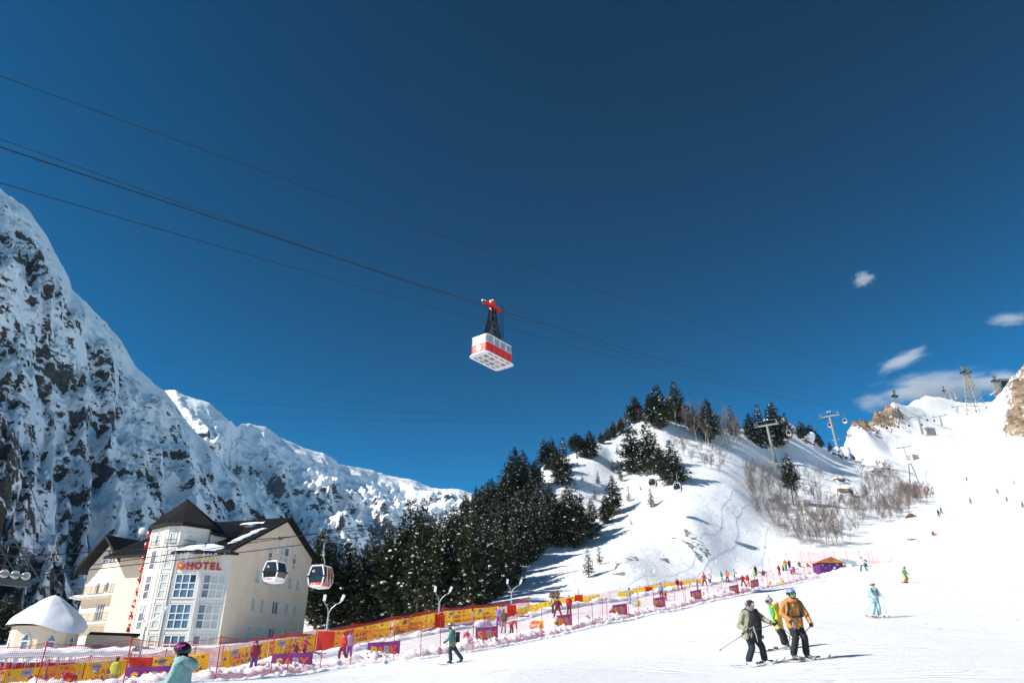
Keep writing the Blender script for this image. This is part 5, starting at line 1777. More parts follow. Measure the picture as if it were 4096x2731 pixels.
for off, tl, hs_ in ((-4, 'left', (P1L,)), (4, 'right', (P1R,))):
    q0 = hs_[0]; q1 = P2H + nG * (off - .2 * (off > 0)) + Vector((0, 0, .6)); q2 = far[0] + nG * off; q3 = far[1] + nG * off
    a = catenary(q0, (q0 + q1) / 2 - Vector((0, 0, 2.2)), q1, 20); b_ = catenary(q1, (q1 + q2) / 2 - Vector((0, 0, 5)), q2, 24); c_ = catenary(q2, (q2 + q3) / 2 - Vector((0, 0, 3)), q3, 12)
    rope('gondola haul rope above the knoll, %s side' % tl, a + b_[1:] + c_[1:], 0.04)
    lr.append((a, b_, c_))
gondola('gondola_cabin', 'gondola cabin half hidden behind the left pylon', interp_px(lr[0][0], 3085), AZG, False, detail=False)
gondola('gondola_cabin', 'red-bottomed gondola cabin in front of the snow hump between the pylons', interp_px(lr[1][0], 3150), AZG, True, detail=False)
gondola('gondola_cabin', 'red-bottomed gondola cabin just left behind the right pylon', interp_px(lr[0][1], 3314), AZG, True, detail=False)
gondola('gondola_cabin', 'white gondola cabin alone in the sky right of the right pylon', interp_px(lr[1][1], 3374), AZG, False, detail=False)
for k, (px, lab, red) in enumerate(((3490, 'small distant gondola cabin left at the foot of the rocky knob', False), (3543, 'distant red-bottomed gondola cabin below the rocky knob', True), (3590, 'distant red-bottomed gondola cabin in the middle below the rocky knob', True), (3632, 'distant gondola cabin left of the first small pylon', False))):
    gondola('gondola_cabin', lab, interp_px(lr[k % 2][1], px), AZG, red, detail=False)
for k, (px, lab) in enumerate(((3684, 'tiny gondola cabin right beside the first small pylon'), (3705, 'tiny gondola cabin right of the first small pylon'), (3733, 'tiny gondola cabin left of the second small pylon'))):
    gondola('gondola_cabin', lab, interp_px(lr[k % 2][2], px), AZG, True, detail=False)

# ---- lattice towers
def lattice(label, base, h, wb, wt, m_lo, m_hi, arm=5.0, head=True, rz=0.3):
    t = thing('lattice_tower', label, 'tower', base, rz)
    n_ = 9
    def c(k, sx, sy):
        f = k / n_; w = wb * (1 - f) + wt * f
        return Vector((sx * w / 2, sy * w / 2, h * f))
    for nm, k0, k1, m_ in (('lower_lattice', 0, 6, m_lo), ('upper_lattice', 6, n_, m_hi)):
        mb = MB()
        for sx, sy in ((-1, -1), (1, -1), (1, 1), (-1, 1)):
            mb.tube([c(k0, sx, sy) - Vector((0, 0, 2 if k0 == 0 else 0)), c(k1, sx, sy)], h * .0085, 5)
        for k in range(k0, k1):
            cs = [c(k, *s) for s in ((-1, -1), (1, -1), (1, 1), (-1, 1))]; ct = [c(k + 1, *s) for s in ((-1, -1), (1, -1), (1, 1), (-1, 1))]
            for i in range(4):
                j = (i + 1) % 4
                mb.tube([cs[i], ct[j]], h * .004, 4); mb.tube([cs[j], ct[i]], h * .004, 4); mb.tube([ct[i], ct[j]], h * .005, 4)
        mb.build(nm, m_, t)
    if head:
        mb = MB()
        mb.box((0, 0, h + .6), (arm * 2, wt * 1.3, 1.2)); mb.box((0, 0, h + 5.2), (arm * 2.3, wt * .5, .7))
        for sx in (-1, 1):
            mb.tube([(sx * arm * .4, 0, h + 1), (sx * arm * 1.0, 0, h + 5)], .35, 5); mb.tube([(sx * arm * .4, 0, h + 1), (sx * .3, 0, h + 5)], .3, 5)
        mb.build('head_frame', m_hi, t)
        for sx in (-1, 1):
            mb = MB(); mb.box((sx * arm, 0, h + .2), (1.4, wt * 2.2, 1.6)); mb.build('rope_saddle', M_BLACKP, t)
    mb = MB()
    for sx, sy in ((-1, -1), (1, -1), (1, 1), (-1, 1)):
        mb.box((sx * wb / 2, sy * wb / 2, -.5), (h * .04, h * .04, 3))
    mb.build('footing', M_CONC, t)
    return t
b_ = hit(3912, 1652, 300); hh = px_height(None, b_, 1480)
lattice('tall tapering lattice cableway tower with a yellow head on the upper slope', b_, hh * .93, hh * .30, hh * .06, M_LATT, M_LATTY, hh * .085)
b_ = at(3587, 1616, 505); b_.z = gz(b_.x, b_.y); hh = max(6, px_height(None, b_, 1578))
lattice('small lattice tower on top of the rocky knob', b_, hh * .85, hh * .22, hh * .1, M_LATT, M_LATT, hh * .14)
b_ = at(3783, 1590, 690); b_.z = gz(b_.x, b_.y); hh = max(6, px_height(None, b_, 1560))
lattice('small lattice mast in front of the cloud on the far crest', b_, hh * .85, hh * .22, hh * .1, M_LATT, M_LATT, hh * .14)
b_ = at(3998, 1578, 690); b_.z = gz(b_.x, b_.y); hh = max(10, px_height(None, b_, 1515))
lattice('lattice tower beside the dark lift station at the upper right', b_, hh * .9, hh * .3, hh * .08, M_LATT, M_LATT, hh * .11)
st = thing('lift_station', 'dark lift station on stilts on the crest at the upper right', 'lift station', at(4008, 1545, 700))
mb = MB(); mb.box((0, 0, 0), (13, 12, 13)); mb.build('housing', M_PYLON, st)
mb = MB(); mb.box((0, -6.1, 0), (8, .3, 8)); mb.build('window', M_TINT, st)
mb = MB(); mb.box((6, 0, -7.2), (34, 14, 1.2)); mb.build('platform', M_CONC, st)
for x_ in (-9, 0, 9, 18):
    mb = MB(); mb.tube([(x_, 0, -26), (x_, 0, -7)], .6, 6); mb.build('leg', M_PYLON, st)
# T-bar mast, trestle, concrete huts on the right flank
b_ = hit(3632, 1842, 200); hd = at(3614, 1788, b_.y)
tb = thing('drag_lift_mast', 'T-shaped drag-lift mast beside a small concrete hut', 'lift mast', b_)
mb = MB(); mb.tube([(0, 0, -1), hd - b_], [.32, .25], 8); mb.build('mast', M_PYLON, tb)
mb = MB(); q = hd - b_; mb.box(q, (8.2, .4, .5), rot=Matrix.Rotation(-.18, 3, 'Y')); mb.build('cross_arm', M_PYLON, tb)
def hut(label, px, py, w, d, h, rz):
    p = hit(px, py, 150); t = thing('concrete_hut', label, 'hut', p, rz)
    mb = MB(); mb.box((0, 0, h / 2 - .4), (w, d, h + .8)); mb.build('wall', M_CONC, t)
    mb = MB(); mb.box((0, 0, h + .12), (w * 1.08, d * 1.1, .25)); mb.build('snow_cover', M_SNOWF, t)
    mb = MB(); mb.box((-w * .2, -d / 2 - .03, h * .42), (w * .25, .06, h * .7)); mb.build('door', M_METALG, t)
hut('small concrete hut at the foot of the T-shaped mast', 3652, 1838, 4.6, 4.0, 2.3, .4)
hut('small concrete hut at the foot of the first small pylon', 3712, 1738, 8, 6, 4.0, .3)
b_ = hit(3660, 1935, 150)
tt = thing('trestle', 'dark A-shaped steel trestle standing in the reddish shrubs', 'trestle', b_, .2)
hh = px_height(None, b_, 1856)
mb = MB()
for x_ in (-2.2, 2.2):
    mb.tube([(x_, 0, -1), (x_ * .25, 0, hh)], .14, 6)
mb.build('leg', M_BLACKP, tt)
mb = MB(); mb.tube([(-1.25, 0, hh * .42), (1.25, 0, hh * .42)], .1, 5); mb.tube([(-.9, 0, hh), (.9, 0, hh)], .14, 6); mb.build('cross_bar', M_BLACKP, tt)
# sheave assembly of the valley pylon at the left edge
sa = thing('valley_pylon', 'green-grey lift pylon head with white-rimmed sheaves at the left edge', 'lift pylon', G0 + nG * OFF, AZG)
M_PYD = mat('dark_green_steel', (0.05, 0.07, 0.065), 0.6, var=0.15, scale=2)
mb = MB(); mb.box((0, -3.0, -.62), (.4, 5.4, .34)); mb.box((0, -3.8, -.95), (.5, 3.6, .34)); mb.build('beam', M_PYD, sa)
for k in range(6):
    y_ = -.75 - k * .58; z_ = -.02
    mb = MB(); mb.tube([(.1, y_, z_ - .2), (.28, y_, z_ - .2)], .22, 20); wl = mb.build('sheave', M_RUB, sa)
    mb = MB(); mb.tube([(.285, y_, z_ - .2), (.30, y_, z_ - .2)], .15, 16); mb.build('hub', M_METALG, wl)
    mb = MB(); mb.box((.33, y_ - .3, z_ - .22), (.05, .5, .12)); mb.build('rocker', M_PYLON, sa)
mb = MB()
for z_ in (.3, .9, 1.4):
    mb.tube([(-.6, .6, z_), (-.6, -5, z_)], .025, 4)
for k in range(5):
    mb.tube([(-.6, .6 - k * 1.4, -.6), (-.6, .6 - k * 1.4, 1.4)], .035, 4)
mb.tube([(-.6, -2, 2.2), (-.6, .6, -.4)], .06, 4); mb.tube([(-.6, -3.5, 2.6), (-.6, -.6, -.4)], .05, 4)
mb.build('catwalk_railing', M_PYD, sa)
mb = MB(); bz = gz((G0 + nG * OFF).x, (G0 + nG * OFF).y) - G0.z; mb.tube([(-2.5, -4.5, bz - 1), (-2.5, -4.5, -.8)], [.6, .45], 10); mb.box((-1.2, -4.5, -1.0), (3.4, .6, .6)); mb.build('mast', M_PYLON, sa)
# ------------------------------------------------------------------ fences, banners, snow banks of the learners' park
M_REDPOST = mat('red_fence_post', (0.50, 0.015, 0.01), 0.45, var=0.1, scale=4)
M_YELLOW = mat('yellow_banner_cloth', (0.95, 0.62, 0.015), 0.75, var=0.06, scale=3, bump=0.1, bscale=8)
M_PURPLE = mat('purple_banner_cloth', (0.21, 0.055, 0.30), 0.75, var=0.08, scale=3, bump=0.1, bscale=8)
M_ORANGE = mat('orange_pad_cloth', (0.80, 0.07, 0.01), 0.7, var=0.08, scale=3, bump=0.2, bscale=4)
M_PGREY = mat('print_grey_blue', (0.30, 0.40, 0.40), 0.75, var=0.04, scale=6)
M_PPUR = mat('print_purple', (0.20, 0.06, 0.30), 0.75, var=0.04, scale=6)
M_PORA = mat('print_orange', (0.78, 0.14, 0.02), 0.75, var=0.04, scale=6)
M_PWHT = mat('print_white', (0.80, 0.80, 0.80), 0.75, var=0.03, scale=6)
M_PYEL = mat('print_yellow', (0.85, 0.48, 0.02), 0.75, var=0.03, scale=6)
M_LAMP = mat('lamp_metal', (0.42, 0.44, 0.45), 0.45, metal=0.3, var=0.05, scale=6)
M_LED = mat('lamp_panel', (0.62, 0.64, 0.66), 0.4, var=0.05, scale=6)
PRINTS = [M_PGREY, M_PPUR, M_PORA, M_PWHT]

def translucent(m, f=0.5):
    """thin cloth lets the light through from behind"""
    nt = m.node_tree; b = nt.nodes['Principled BSDF']
    tl = nt.nodes.new('ShaderNodeBsdfTranslucent')
    nt.links.new(b.inputs['Base Color'].links[0].from_socket, tl.inputs['Color'])
    mx = nt.nodes.new('ShaderNodeMixShader'); mx.inputs[0].default_value = f
    nt.links.new(b.outputs[0], mx.inputs[1]); nt.links.new(tl.outputs[0], mx.inputs[2])
    nt.links.new(mx.outputs[0], nt.nodes['Material Output'].inputs['Surface'])
for m_ in (M_YELLOW, M_PURPLE, M_ORANGE):
    translucent(m_, 0.55)

def make_net(name, color, cell, width):
    m, nt, b = nodes_of(name)
    uv = nt.nodes.new('ShaderNodeUVMap')
    sp = nt.nodes.new('ShaderNodeSeparateXYZ')
    nt.links.new(uv.outputs[0], sp.inputs[0])
    ms = []
    for ax in ('X', 'Y'):
        f = math_node(nt, 'FRACT', math_node(nt, 'DIVIDE', sp.outputs[ax], cell))
        ms.append(math_node(nt, 'LESS_THAN', f, width / cell))
    mk = math_node(nt, 'MAXIMUM', ms[0], ms[1])
    b.inputs['Base Color'].default_value = col4(color)
    b.inputs['Roughness'].default_value = 0.6
    tr = nt.nodes.new('ShaderNodeBsdfTransparent')
    mx = nt.nodes.new('ShaderNodeMixShader')
    nt.links.new(mk, mx.inputs[0])
    nt.links.new(tr.outputs[0], mx.inputs[1])
    nt.links.new(b.outputs[0], mx.inputs[2])
    nt.links.new(mx.outputs[0], nt.nodes['Material Output'].inputs['Surface'])
    return m
M_NET = make_net('red_safety_net', (0.62, 0.03, 0.05), 0.075, 0.0085)
M_NETD = make_net('dense_red_safety_net', (0.60, 0.02, 0.015), 0.06, 0.02)

def net_panel(p0, p1, h0, h1, m_, parent, sag=0.18, lift=0.04, nseg=12, lean=None):
    """a length of netting between two posts: sagging top cord, loose belly, UV in metres"""
    me = bpy.data.meshes.new('net')
    L = (p1 - p0).length
    vs, uvs = [], []
    rows = 5
    nn = Vector((p1.y - p0.y, -(p1.x - p0.x), 0)).normalized()
    for j in range(rows + 1):
        for i in range(nseg + 1):
            t, v = i / nseg, j / rows
            g = p0.lerp(p1, t)
            h = h0 + (h1 - h0) * t
            s_ = 4 * t * (1 - t)
            z = lift + (h - lift - sag * s_) * v
            q = g + nn * (0.10 * s_ * math.sin(v * 3.1) * (1 if int(p0.x * 7) % 2 else -1)) + Vector((0, 0, z))
            vs.append(q); uvs.append((t * L, z * 1.0))
    fs = [(j * (nseg + 1) + i, j * (nseg + 1) + i + 1, (j + 1) * (nseg + 1) + i + 1, (j + 1) * (nseg + 1) + i) for j in range(rows) for i in range(nseg)]
    me.from_pydata(vs, [], fs)
    ul = me.uv_layers.new(name='UVMap')
    for lp in me.loops:
        ul.data[lp.index].uv = uvs[lp.vertex_index]
    me.materials.append(m_)
    me.update()
    o = link('net', me, parent)
    mb = MB()
    mb.tube([vs[rows * (nseg + 1) + i] for i in range(nseg + 1)], 0.012, 4)
    mb.build('cord', M_REDPOST, o)
    mb = MB()
    mb.tube([vs[i] for i in range(nseg + 1)], 0.009, 4)
    mb.build('cord', M_REDPOST, o)
    return o

_post = MB(); _post.tube([(0, 0, -0.3), (0, 0, 2.05)], 0.026, 6); _post.tube([(0, 0, 2.0), (0, 0, 2.07)], 0.035, 6)
def fence(name, label, pts, h, m_, lean_fn=None, sag=0.18):
    t = thing(name, label, 'fence')
    rdf = random.Random(len(pts))
    me = None
    tops = []
    for i, p in enumerate(pts):
        mb = MB()
        ln = Vector((rdf.uniform(-.06, .06), rdf.uniform(-.03, .03), 0))
        mb.tube([p - Vector((0, 0, .3)), p + ln * .5 + Vector((0, 0, h * .5)), p + ln + Vector((0, 0, h + .05))], 0.024, 6)
        mb.tube([p + ln * .3 + Vector((0, 0, h * .33)), p + ln * .3 + Vector((0, 0, h * .33 + .06))], 0.04, 6)
        mb.tube([p + ln + Vector((0, 0, h - .02)), p + ln + Vector((0, 0, h + .07))], 0.038, 6)
        mb.build('post', M_REDPOST, t)
    for a, b_ in zip(pts[:-1], pts[1:]):
        if (b_ - a).length > 0.05:
            net_panel(a, b_, h, h, m_, t, min(sag, (b_ - a).length * .05))
    return t

def poly_world(lst):
    out = []
    for px, py, Y in lst:
        p = at(px, py, Y); p.z = gz(p.x, p.y); out.append(p)
    return out
FW = poly_world(FRONT); BW = poly_world(BACK)
def along(poly, px):
    """point of a world polyline that shows at photo column px, put on the ground"""
    for a, b_ in zip(poly[:-1], poly[1:]):
        xa, xb = proj(a)[0], proj(b_)[0]
        if xa <= px <= xb:
            t = (px - xa) / (xb - xa)
            for _ in range(6):
                q = a.lerp(b_, t); x = proj(q)[0]
                t += (px - x) / (xb - xa)
            q = a.lerp(b_, max(0, min(1, t))); q.z = gz(q.x, q.y)
            return q
    return (poly[0] if px < proj(poly[0])[0] else poly[-1]).copy()

FPX = [-220, 132, 490, 860, 1080, 1145, 1280, 1400, 1573, 1680, 1760, 1890, 1935, 1965, 2068, 2170, 2245, 2315, 2372, 2412, 2430, 2515, 2557, 2620, 2658, 2703, 2737, 2746, 2768, 2835, 2890, 2955, 2975, 2990, 3015, 3055, 3075, 3100, 3125, 3158, 3178, 3195, 3225, 3275]
fence('net_fence', 'long red safety-net fence on red posts along the near edge of the park', [along(FW, x) for x in FPX], 1.95, M_NET)
BPX = [-200, 0, 160, 330, 498, 640, 760, 873, 1000, 1130, 1257, 1400, 1560, 1700, 1770, 1890, 1997, 2117, 2230, 2330, 2440, 2560, 2660, 2760, 2811]
fence('net_fence', 'dense red net fence behind the yellow banners at the back of the park', [along(BW, x) for x in BPX if x <= 2117], 1.9, M_NETD)
fence('net_fence', 'low red net fence behind the low yellow banners at the far back of the park', [along(BW, x) for x in BPX if x >= 2117], 1.05, M_NET)
EW = poly_world([(3080, 2286, 134), (3155, 2274, 135), (3212, 2268, 135), (3245, 2265, 134), (3305, 2262, 133), (3345, 2260, 132), (3395, 2258, 129), (3443, 2256, 127), (3480, 2255, 125), (3496, 2254, 124), (3570, 2251, 121)])
fence('net_fence', 'sparse red net fence climbing to the open right end of the park', EW, 2.0, M_NET)

# ---- snow banks
def bank(name, poly, off0, width, height, seed, lump, step=0.14, clump=0.0, smooth_front=False):
    dense = []
    for a, b_ in zip(poly[:-1], poly[1:]):
        n_ = max(1, int((b_ - a).length / step))
        dense += [a.lerp(b_, k / n_) for k in range(n_)]
    dense.append(poly[-1])
    D = np.array([(p.x, p.y) for p in dense])
    T = np.gradient(D, axis=0); T /= np.linalg.norm(T, axis=1)[:, None] + 1e-9
    k9 = np.ones(41) / 41
    for c in range(2):
        T[:, c] = np.convolve(np.pad(T[:, c], 20, 'edge'), k9, 'valid')
    NN = np.stack([-T[:, 1], T[:, 0]], 1)            # away from the camera
    C_ = 16
    v = np.linspace(0, 1, C_)
    prof = np.sin(np.pi * v ** 0.8) ** 0.7
    o_ = off0 + width * v
    X = D[:, None, 0] + NN[:, None, 0] * o_[None]; Y = D[:, None, 1] + NN[:, None, 1] * o_[None]
    Z0 = ground(X, Y)[0]
    n1 = fbm(X * .7, Y * .7, 0, 3, seed); n2 = fbm(X * 3.4, Y * 3.4, 0, 4, seed + 9, 0.65)
    H = height * prof[None] * np.clip(0.85 + .45 * n1, .2, 1.6) + lump * prof[None] * np.clip(n2, -.3, 2)
    Z = Z0 + H - 0.06 * (prof[None] < .02)
    P = np.stack([X + .12 * lump / .2 * fbm(X * 3, Y * 3, 0, 2, seed + 3) * prof[None], Y, Z], -1)
    o = link(name, grid_mesh(name, P, M_SNOWF))
    tag(o, kind='structure')
    if clump:
        rb = random.Random(seed); mb = MB()
        for _ in range(int(len(D) * clump)):
            i = rb.randrange(len(D)); j = rb.randrange(1, C_ - 4)
            r_ = rb.choice([.04, .05, .07, .09, .13])
            mb.ball(Vector(P[i, j]) + Vector((0, 0, r_ * .4)), r_, 6, 4, sc=(rb.uniform(.7, 1.4), rb.uniform(.7, 1.3), rb.uniform(.6, 1)), rot=Matrix.Rotation(rb.uniform(0, 3), 3, 'Z'))
        tag(mb.build('snow_clods', M_SNOWF), 'loose snow clods along the bank', 'snow', kind='stuff')
    return o
bank('snow_bank', FW + [at(3420, 2276, 122)], 0.35, 2.0, 0.40, 3, 0.15, clump=0.4)
bank('snow_bank', BW, -1.9, 2.2, 0.42, 13, 0.08, step=.25)
bank('snow_bank', FW, -0.9, 0.8, 0.10, 43, 0.08, clump=0.12)

# ---- yellow banners
def shape(kind):
    if kind == 'cloud': return [(-.5, -.25), (.5, -.25), (.55, 0), (.3, .08), (.15, .38), (-.1, .35), (-.22, .1), (-.5, .0)]
    if kind == 'tree': return [(.6 * math.cos(k * .6283), .15 + .32 * math.sin(k * .6283)) for k in range(10)]
    if kind == 'fir': return [(-.3, -.5), (.3, -.5), (.12, -.15), (.22, -.15), (0, .55), (-.22, -.15), (-.12, -.15)]
    if kind == 'tri': return [(-.25, .15), (.05, -.25), (.3, .2)]
    if kind == 'disc': return [(.3 * math.cos(k * .6283), .3 * math.sin(k * .6283)) for k in range(10)]
    if kind == 'drop': return [(-.14, 0), (0, -.2), (.14, 0), (0, .26)]
def banner(label, a, b_, h, lift, seed, text=True, group=None):
    """printed cloth between ground points a and b_, bottom at lift above the ground, h high"""
    L = (b_ - a).length
    t = thing('banner', label, 'banner', a)
    ux = (b_ - a).normalized(); uy = Vector((0, 0, 1)); nn = ux.cross(uy).normalized()
    n_ = 14
    vs = []
    rb = random.Random(seed)
    ph = rb.uniform(0, 6)
    wv = lambda t_: 0.035 * math.sin(t_ * 5 + ph)
    for j in range(2):
        for i in range(n_ + 1):
            q = ux * (L * i / n_) + uy * (lift + h * j - 0.03 * math.sin(math.pi * i / n_) * (j == 1)) + nn * wv(i / n_)
            vs += [q]
    fs = [(i, i + 1, n_ + 2 + i, n_ + 1 + i) for i in range(n_)]
    mb = MB(); mb.add(vs, fs); cl = mb.build('cloth', M_YELLOW, t)
    pr_ = MB()
    kinds = ['cloud', 'tree', 'fir', 'disc', 'drop', 'tri', 'cloud', 'fir', 'drop', 'disc']
    cols = {'cloud': 1, 'tree': 0, 'fir': 0, 'disc': 2, 'drop': 3, 'tri': 1}
    nx = max(4, int(L / .34))
    for i in range(nx):
        for j in range(3):
            k = kinds[(i * 3 + j * 5 + seed) % 10]
            if text and j == 0 and L * .32 < (i + .5) * L / nx < L * .68:
                continue
            sz = (.21 if k in ('tree', 'fir', 'cloud') else .11) * rb.uniform(.75, 1.1)
            mi = cols[k] if rb.random() < .7 else rb.choice([0, 1, 3])
            tt = (i + .5 + rb.uniform(-.25, .25)) / nx
            cz = lift + h * ((j + .5) / 3 + rb.uniform(-.05, .05))
            o_ = ux * (L * tt) + uy * cz + nn * (wv(tt) + .018)
            poly = shape(k)
            pr_.prism([(x * sz * 1.25, y * sz * 1.25) for x, y in poly], .006, mi, o_, ux, uy)
            if k == 'tree':
                pr_.prism([(-.03, -.5 * sz * 1.6), (.03, -.5 * sz * 1.6), (.03, 0), (-.03, 0)], .006, 1, o_ - nn * .001, ux, uy)
    tag(pr_.build('print', PRINTS, cl), kind='stuff')
    if text:
        x0 = L * .5
        for k, (s_, m_) in enumerate((('S', M_PPUR), ('A', M_PORA), ('B', M_PPUR), ('Y', M_PORA))):
            place_text('letter', s_, .38, m_, cl, ux * (x0 - .42 + k * .28) + uy * (lift + h * .38) + nn * (wv(.5) + .03), ux, uy, .003, .012)
        for k, (s_, m_) in enumerate((('P', M_PORA), ('A', M_PPUR), ('R', M_PGREY), ('K', M_PPUR))):
            place_text('letter', s_, .38, m_, cl, ux * (x0 - .42 + k * .28) + uy * (lift + h * .06) + nn * (wv(.5) + .03), ux, uy, .003, .012)
        place_text('letter', 'hello!', .17, M_PPUR, cl, ux * (L * .26) + uy * (lift + h * .72) + nn * (wv(.26) + .045), ux, uy, .003, .004)
        bb = MB(); bb.prism([(.30 * math.cos(k * .524), .20 * math.sin(k * .524)) for k in range(12)], .006, 0, ux * (L * .26) + uy * (lift + h * .75) + nn * (wv(.26) + .034), ux, uy); bb.build('print_bubble', M_PGREY, cl)
    return t
def shift(p, d, u=None):
    q = Vector((p.x, p.y - d, 0)); q.z = gz(q.x, q.y); return q
YB = [(-170, -4, 'yellow park banner cut by the left picture edge'), (0, 316, 'yellow park banner in front of the icicle-hung shed'), (322, 496, 'yellow park banner left of the orange-padded lamp at the hotel corner'), (562, 824, 'yellow park banner behind the skier in the black helmet'),
      (880, 1064, 'yellow park banner rising behind the person in the dark tracksuit'), (1068, 1255, 'yellow park banner left of the orange pad at the pine stand'), (1325, 1556, 'yellow park banner behind the red-coated couple'), (1570, 1738, 'yellow park banner left of the second orange pad'),
      (1770, 1886, 'yellow park banner above the snowboarder in teal'), (1892, 1995, 'yellow park banner right above the snowboarder in teal'), (2062, 2115, 'short yellow banner right of the third orange pad'), (2120, 2228, 'low yellow banner left behind the trio of skiers'), (2232, 2302, 'low yellow banner right behind the trio of skiers'),
      (2330, 2400, 'low yellow banner right of the fourth orange pad'), (2470, 2582, 'low yellow banner left of the fifth orange pad'), (2606, 2700, 'low yellow banner right of the fifth orange pad'), (2702, 2808, 'last low yellow banner at the right end of the back fence')]
for k, (x0, x1, lab) in enumerate(YB):
    a, b_ = shift(along(BW, x0), .12), shift(along(BW, x1), .12)
    h = 1.15 if x0 < 2000 else (.8 if x0 < 2300 else .65)
    banner(lab, a, b_, h, (.45 if x0 < 500 else (.4 if x0 < 2000 else .2)), 31 + k, text=(x0 < 1900))

# ---- purple banners at the front bank
PB = [(500, 712, 34.5, 2675, 'SABY', 'purple banner lettered SABY behind the skier in the black helmet'), (1088, 1252, 40, 2620, 'SABY', 'purple banner lettered SABY left of the first orange pad'), (1471, 1601, 46, 2574, 'PARK', 'purple banner lettered PARK left of the teal snowboarder'),
      (1903, 1992, 51.5, 2513, 'SABY', 'purple banner lettered SABY above the teal snowboarder'), (2230, 2288, 60, 2463, 'PARK', 'purple banner lettered PARK below the trio of skiers'), (2450, 2508, 67, 2421, 'SABY', 'purple banner lettered SABY in the middle of the park'),
      (2613, 2660, 74, 2393, 'PARK', 'purple banner lettered PARK below the adult in light blue'), (2763, 2805, 81, 2364, 'SABY', 'purple banner lettered SABY below the person in maroon'), (2917, 2954, 92, 2344, 'PARK', 'purple banner lettered PARK left of the red-clad group'), (3002, 3033, 98, 2321, 'SABY', 'last purple banner lettered SABY right of the red-clad group')]
LC = [M_PYEL, M_PORA, M_PGREY, M_PORA]
for px0, px1, Yb, py, txt, lab in PB:
    fY = along(FW, (px0 + px1) / 2).y
    Yb = fY + 2.0
    a, b_ = at(px0, py + 4, Yb), at(px1, py - 4, Yb + .5)
    L = (b_ - a).length
    t = thing('banner', lab, 'banner', a - Vector((0, 0, .82)))
    ux = (b_ - a).normalized(); uy = Vector((0, 0, 1)); nn = ux.cross(uy).normalized()
    mb = MB()
    n_ = 8
    vs = [ux * (L * i / n_) + uy * (.95 * j) + nn * (.03 * math.sin(i * 1.3)) for j in (0, 1) for i in range(n_ + 1)]
    mb.add(vs, [(i, i + 1, n_ + 2 + i, n_ + 1 + i) for i in range(n_)])
    cl = mb.build('cloth', M_PURPLE, t)
    for k, s_ in enumerate(txt):
        place_text('letter', s_, .72, LC[k], cl, ux * (L * (.2 + .2 * k)) + uy * .2 + nn * .05, ux, uy, .006, .028)
    for x_ in (0.02, L - .02):
        mb = MB(); mb.tube([ux * x_ - nn * .03 + uy * -.5, ux * x_ - nn * .03 + uy * 1.0], .02, 5); mb.build('stake', M_PURPLE, t)

# ---- street lamps with orange pads
def lamp(label, px, head_y, pad, pad_w, Y=None, foot_y=None):
    """two-armed lamp; pad = (top row, bottom row) of the orange mat round its foot"""
    if Y is None:
        b_ = along(BW, px); b_ = shift(b_, .5)
    else:
        b_ = at(px, foot_y, Y); b_.z = gz(b_.x, b_.y)
    h = px_height(None, b_, head_y)
    t = thing('street_lamp', label, 'street lamp', b_)
    mb = MB(); mb.tube([(0, 0, -.3), (0, 0, h * .5), (0, 0, h - 1.3)], [.08, .07, .055], 8); mb.build('pole', M_LAMP, t)
    mb = MB(); mb.tube([(0, 0, h - 1.5), (-.1, 0, h - 1.0), (-.34, 0, h - .7), (-.40, 0, h - .5)], .03, 6)
    mb.tube([(0, 0, h - 1.5), (.15, 0, h - 1.1), (.5, 0, h - .78), (.78, 0, h - .66), (.9, 0, h - .52)], .03, 6); mb.build('arm', M_LAMP, t)
    for x_, r_ in ((-.42, .08), (.98, .4)):
        mb = MB(); mb.box((x_, 0, h - .28), (.22, .09, .48), rot=Matrix.Rotation(r_, 3, 'Y')); hd = mb.build('lamp_head', M_LED, t)
        mb = MB(); mb.box((x_, 0, h - .28), (.17, .1, .38), rot=Matrix.Rotation(r_, 3, 'Y')); mb.build('light_panel', M_PWHT, hd)
    if pad:
        pt, pb = px_height(None, b_, pad[0]), max(0.05, px_height(None, b_, pad[1]))
        w_ = pad_w
        mb = MB(); n_ = 10
        ring = [(w_ / 2 * (1 if abs(math.cos(a)) > .7 else abs(math.cos(a)) / .7) * (1 if math.cos(a) > 0 else -1), .16 * math.sin(a)) for a in np.linspace(0, 2 * math.pi, 16, endpoint=False)]
        zs = np.linspace(0.0, pt, 6)
        vs = [(x * (1 + .03 * math.sin(z * 5 + x)), y - .05, z) for z in zs for x, y in ring]
        mb.add(vs, [(j * 16 + i, j * 16 + (i + 1) % 16, (j + 1) * 16 + (i + 1) % 16, (j + 1) * 16 + i) for j in range(5) for i in range(16)] + [tuple(range(80, 96))])
        mb.build('pad', M_ORANGE, t)
    return t
lamp('street lamp with orange pad in front of the turret corner', 548, 2418, (2628, 2700), 1.7)
lamp('street lamp with orange pad at the left end of the pine stand', 1303, 2374, (2523, 2606), 1.25)
lamp('street lamp with orange pad in front of the middle of the pine stand', 1755, 2342, (2457, 2525), 1.05)
lamp('street lamp with orange pad at the right end of the pine stand', 2046, 2313, (2418, 2462), .95)
lamp('street lamp with orange pad below the shadowed tree foot', 2314, 2310, (2378, 2426), .95)
lamp('street lamp with orange pad left of the grey bare patches', 2592, 2275, (2345, 2368), 1.1)
lamp('street lamp without pad right of the grey bare patches', 2845, 2235, None, 0)
lamp('street lamp without pad at the gathering near the right end', 3050, 2193, None, 0, 131, 2268)

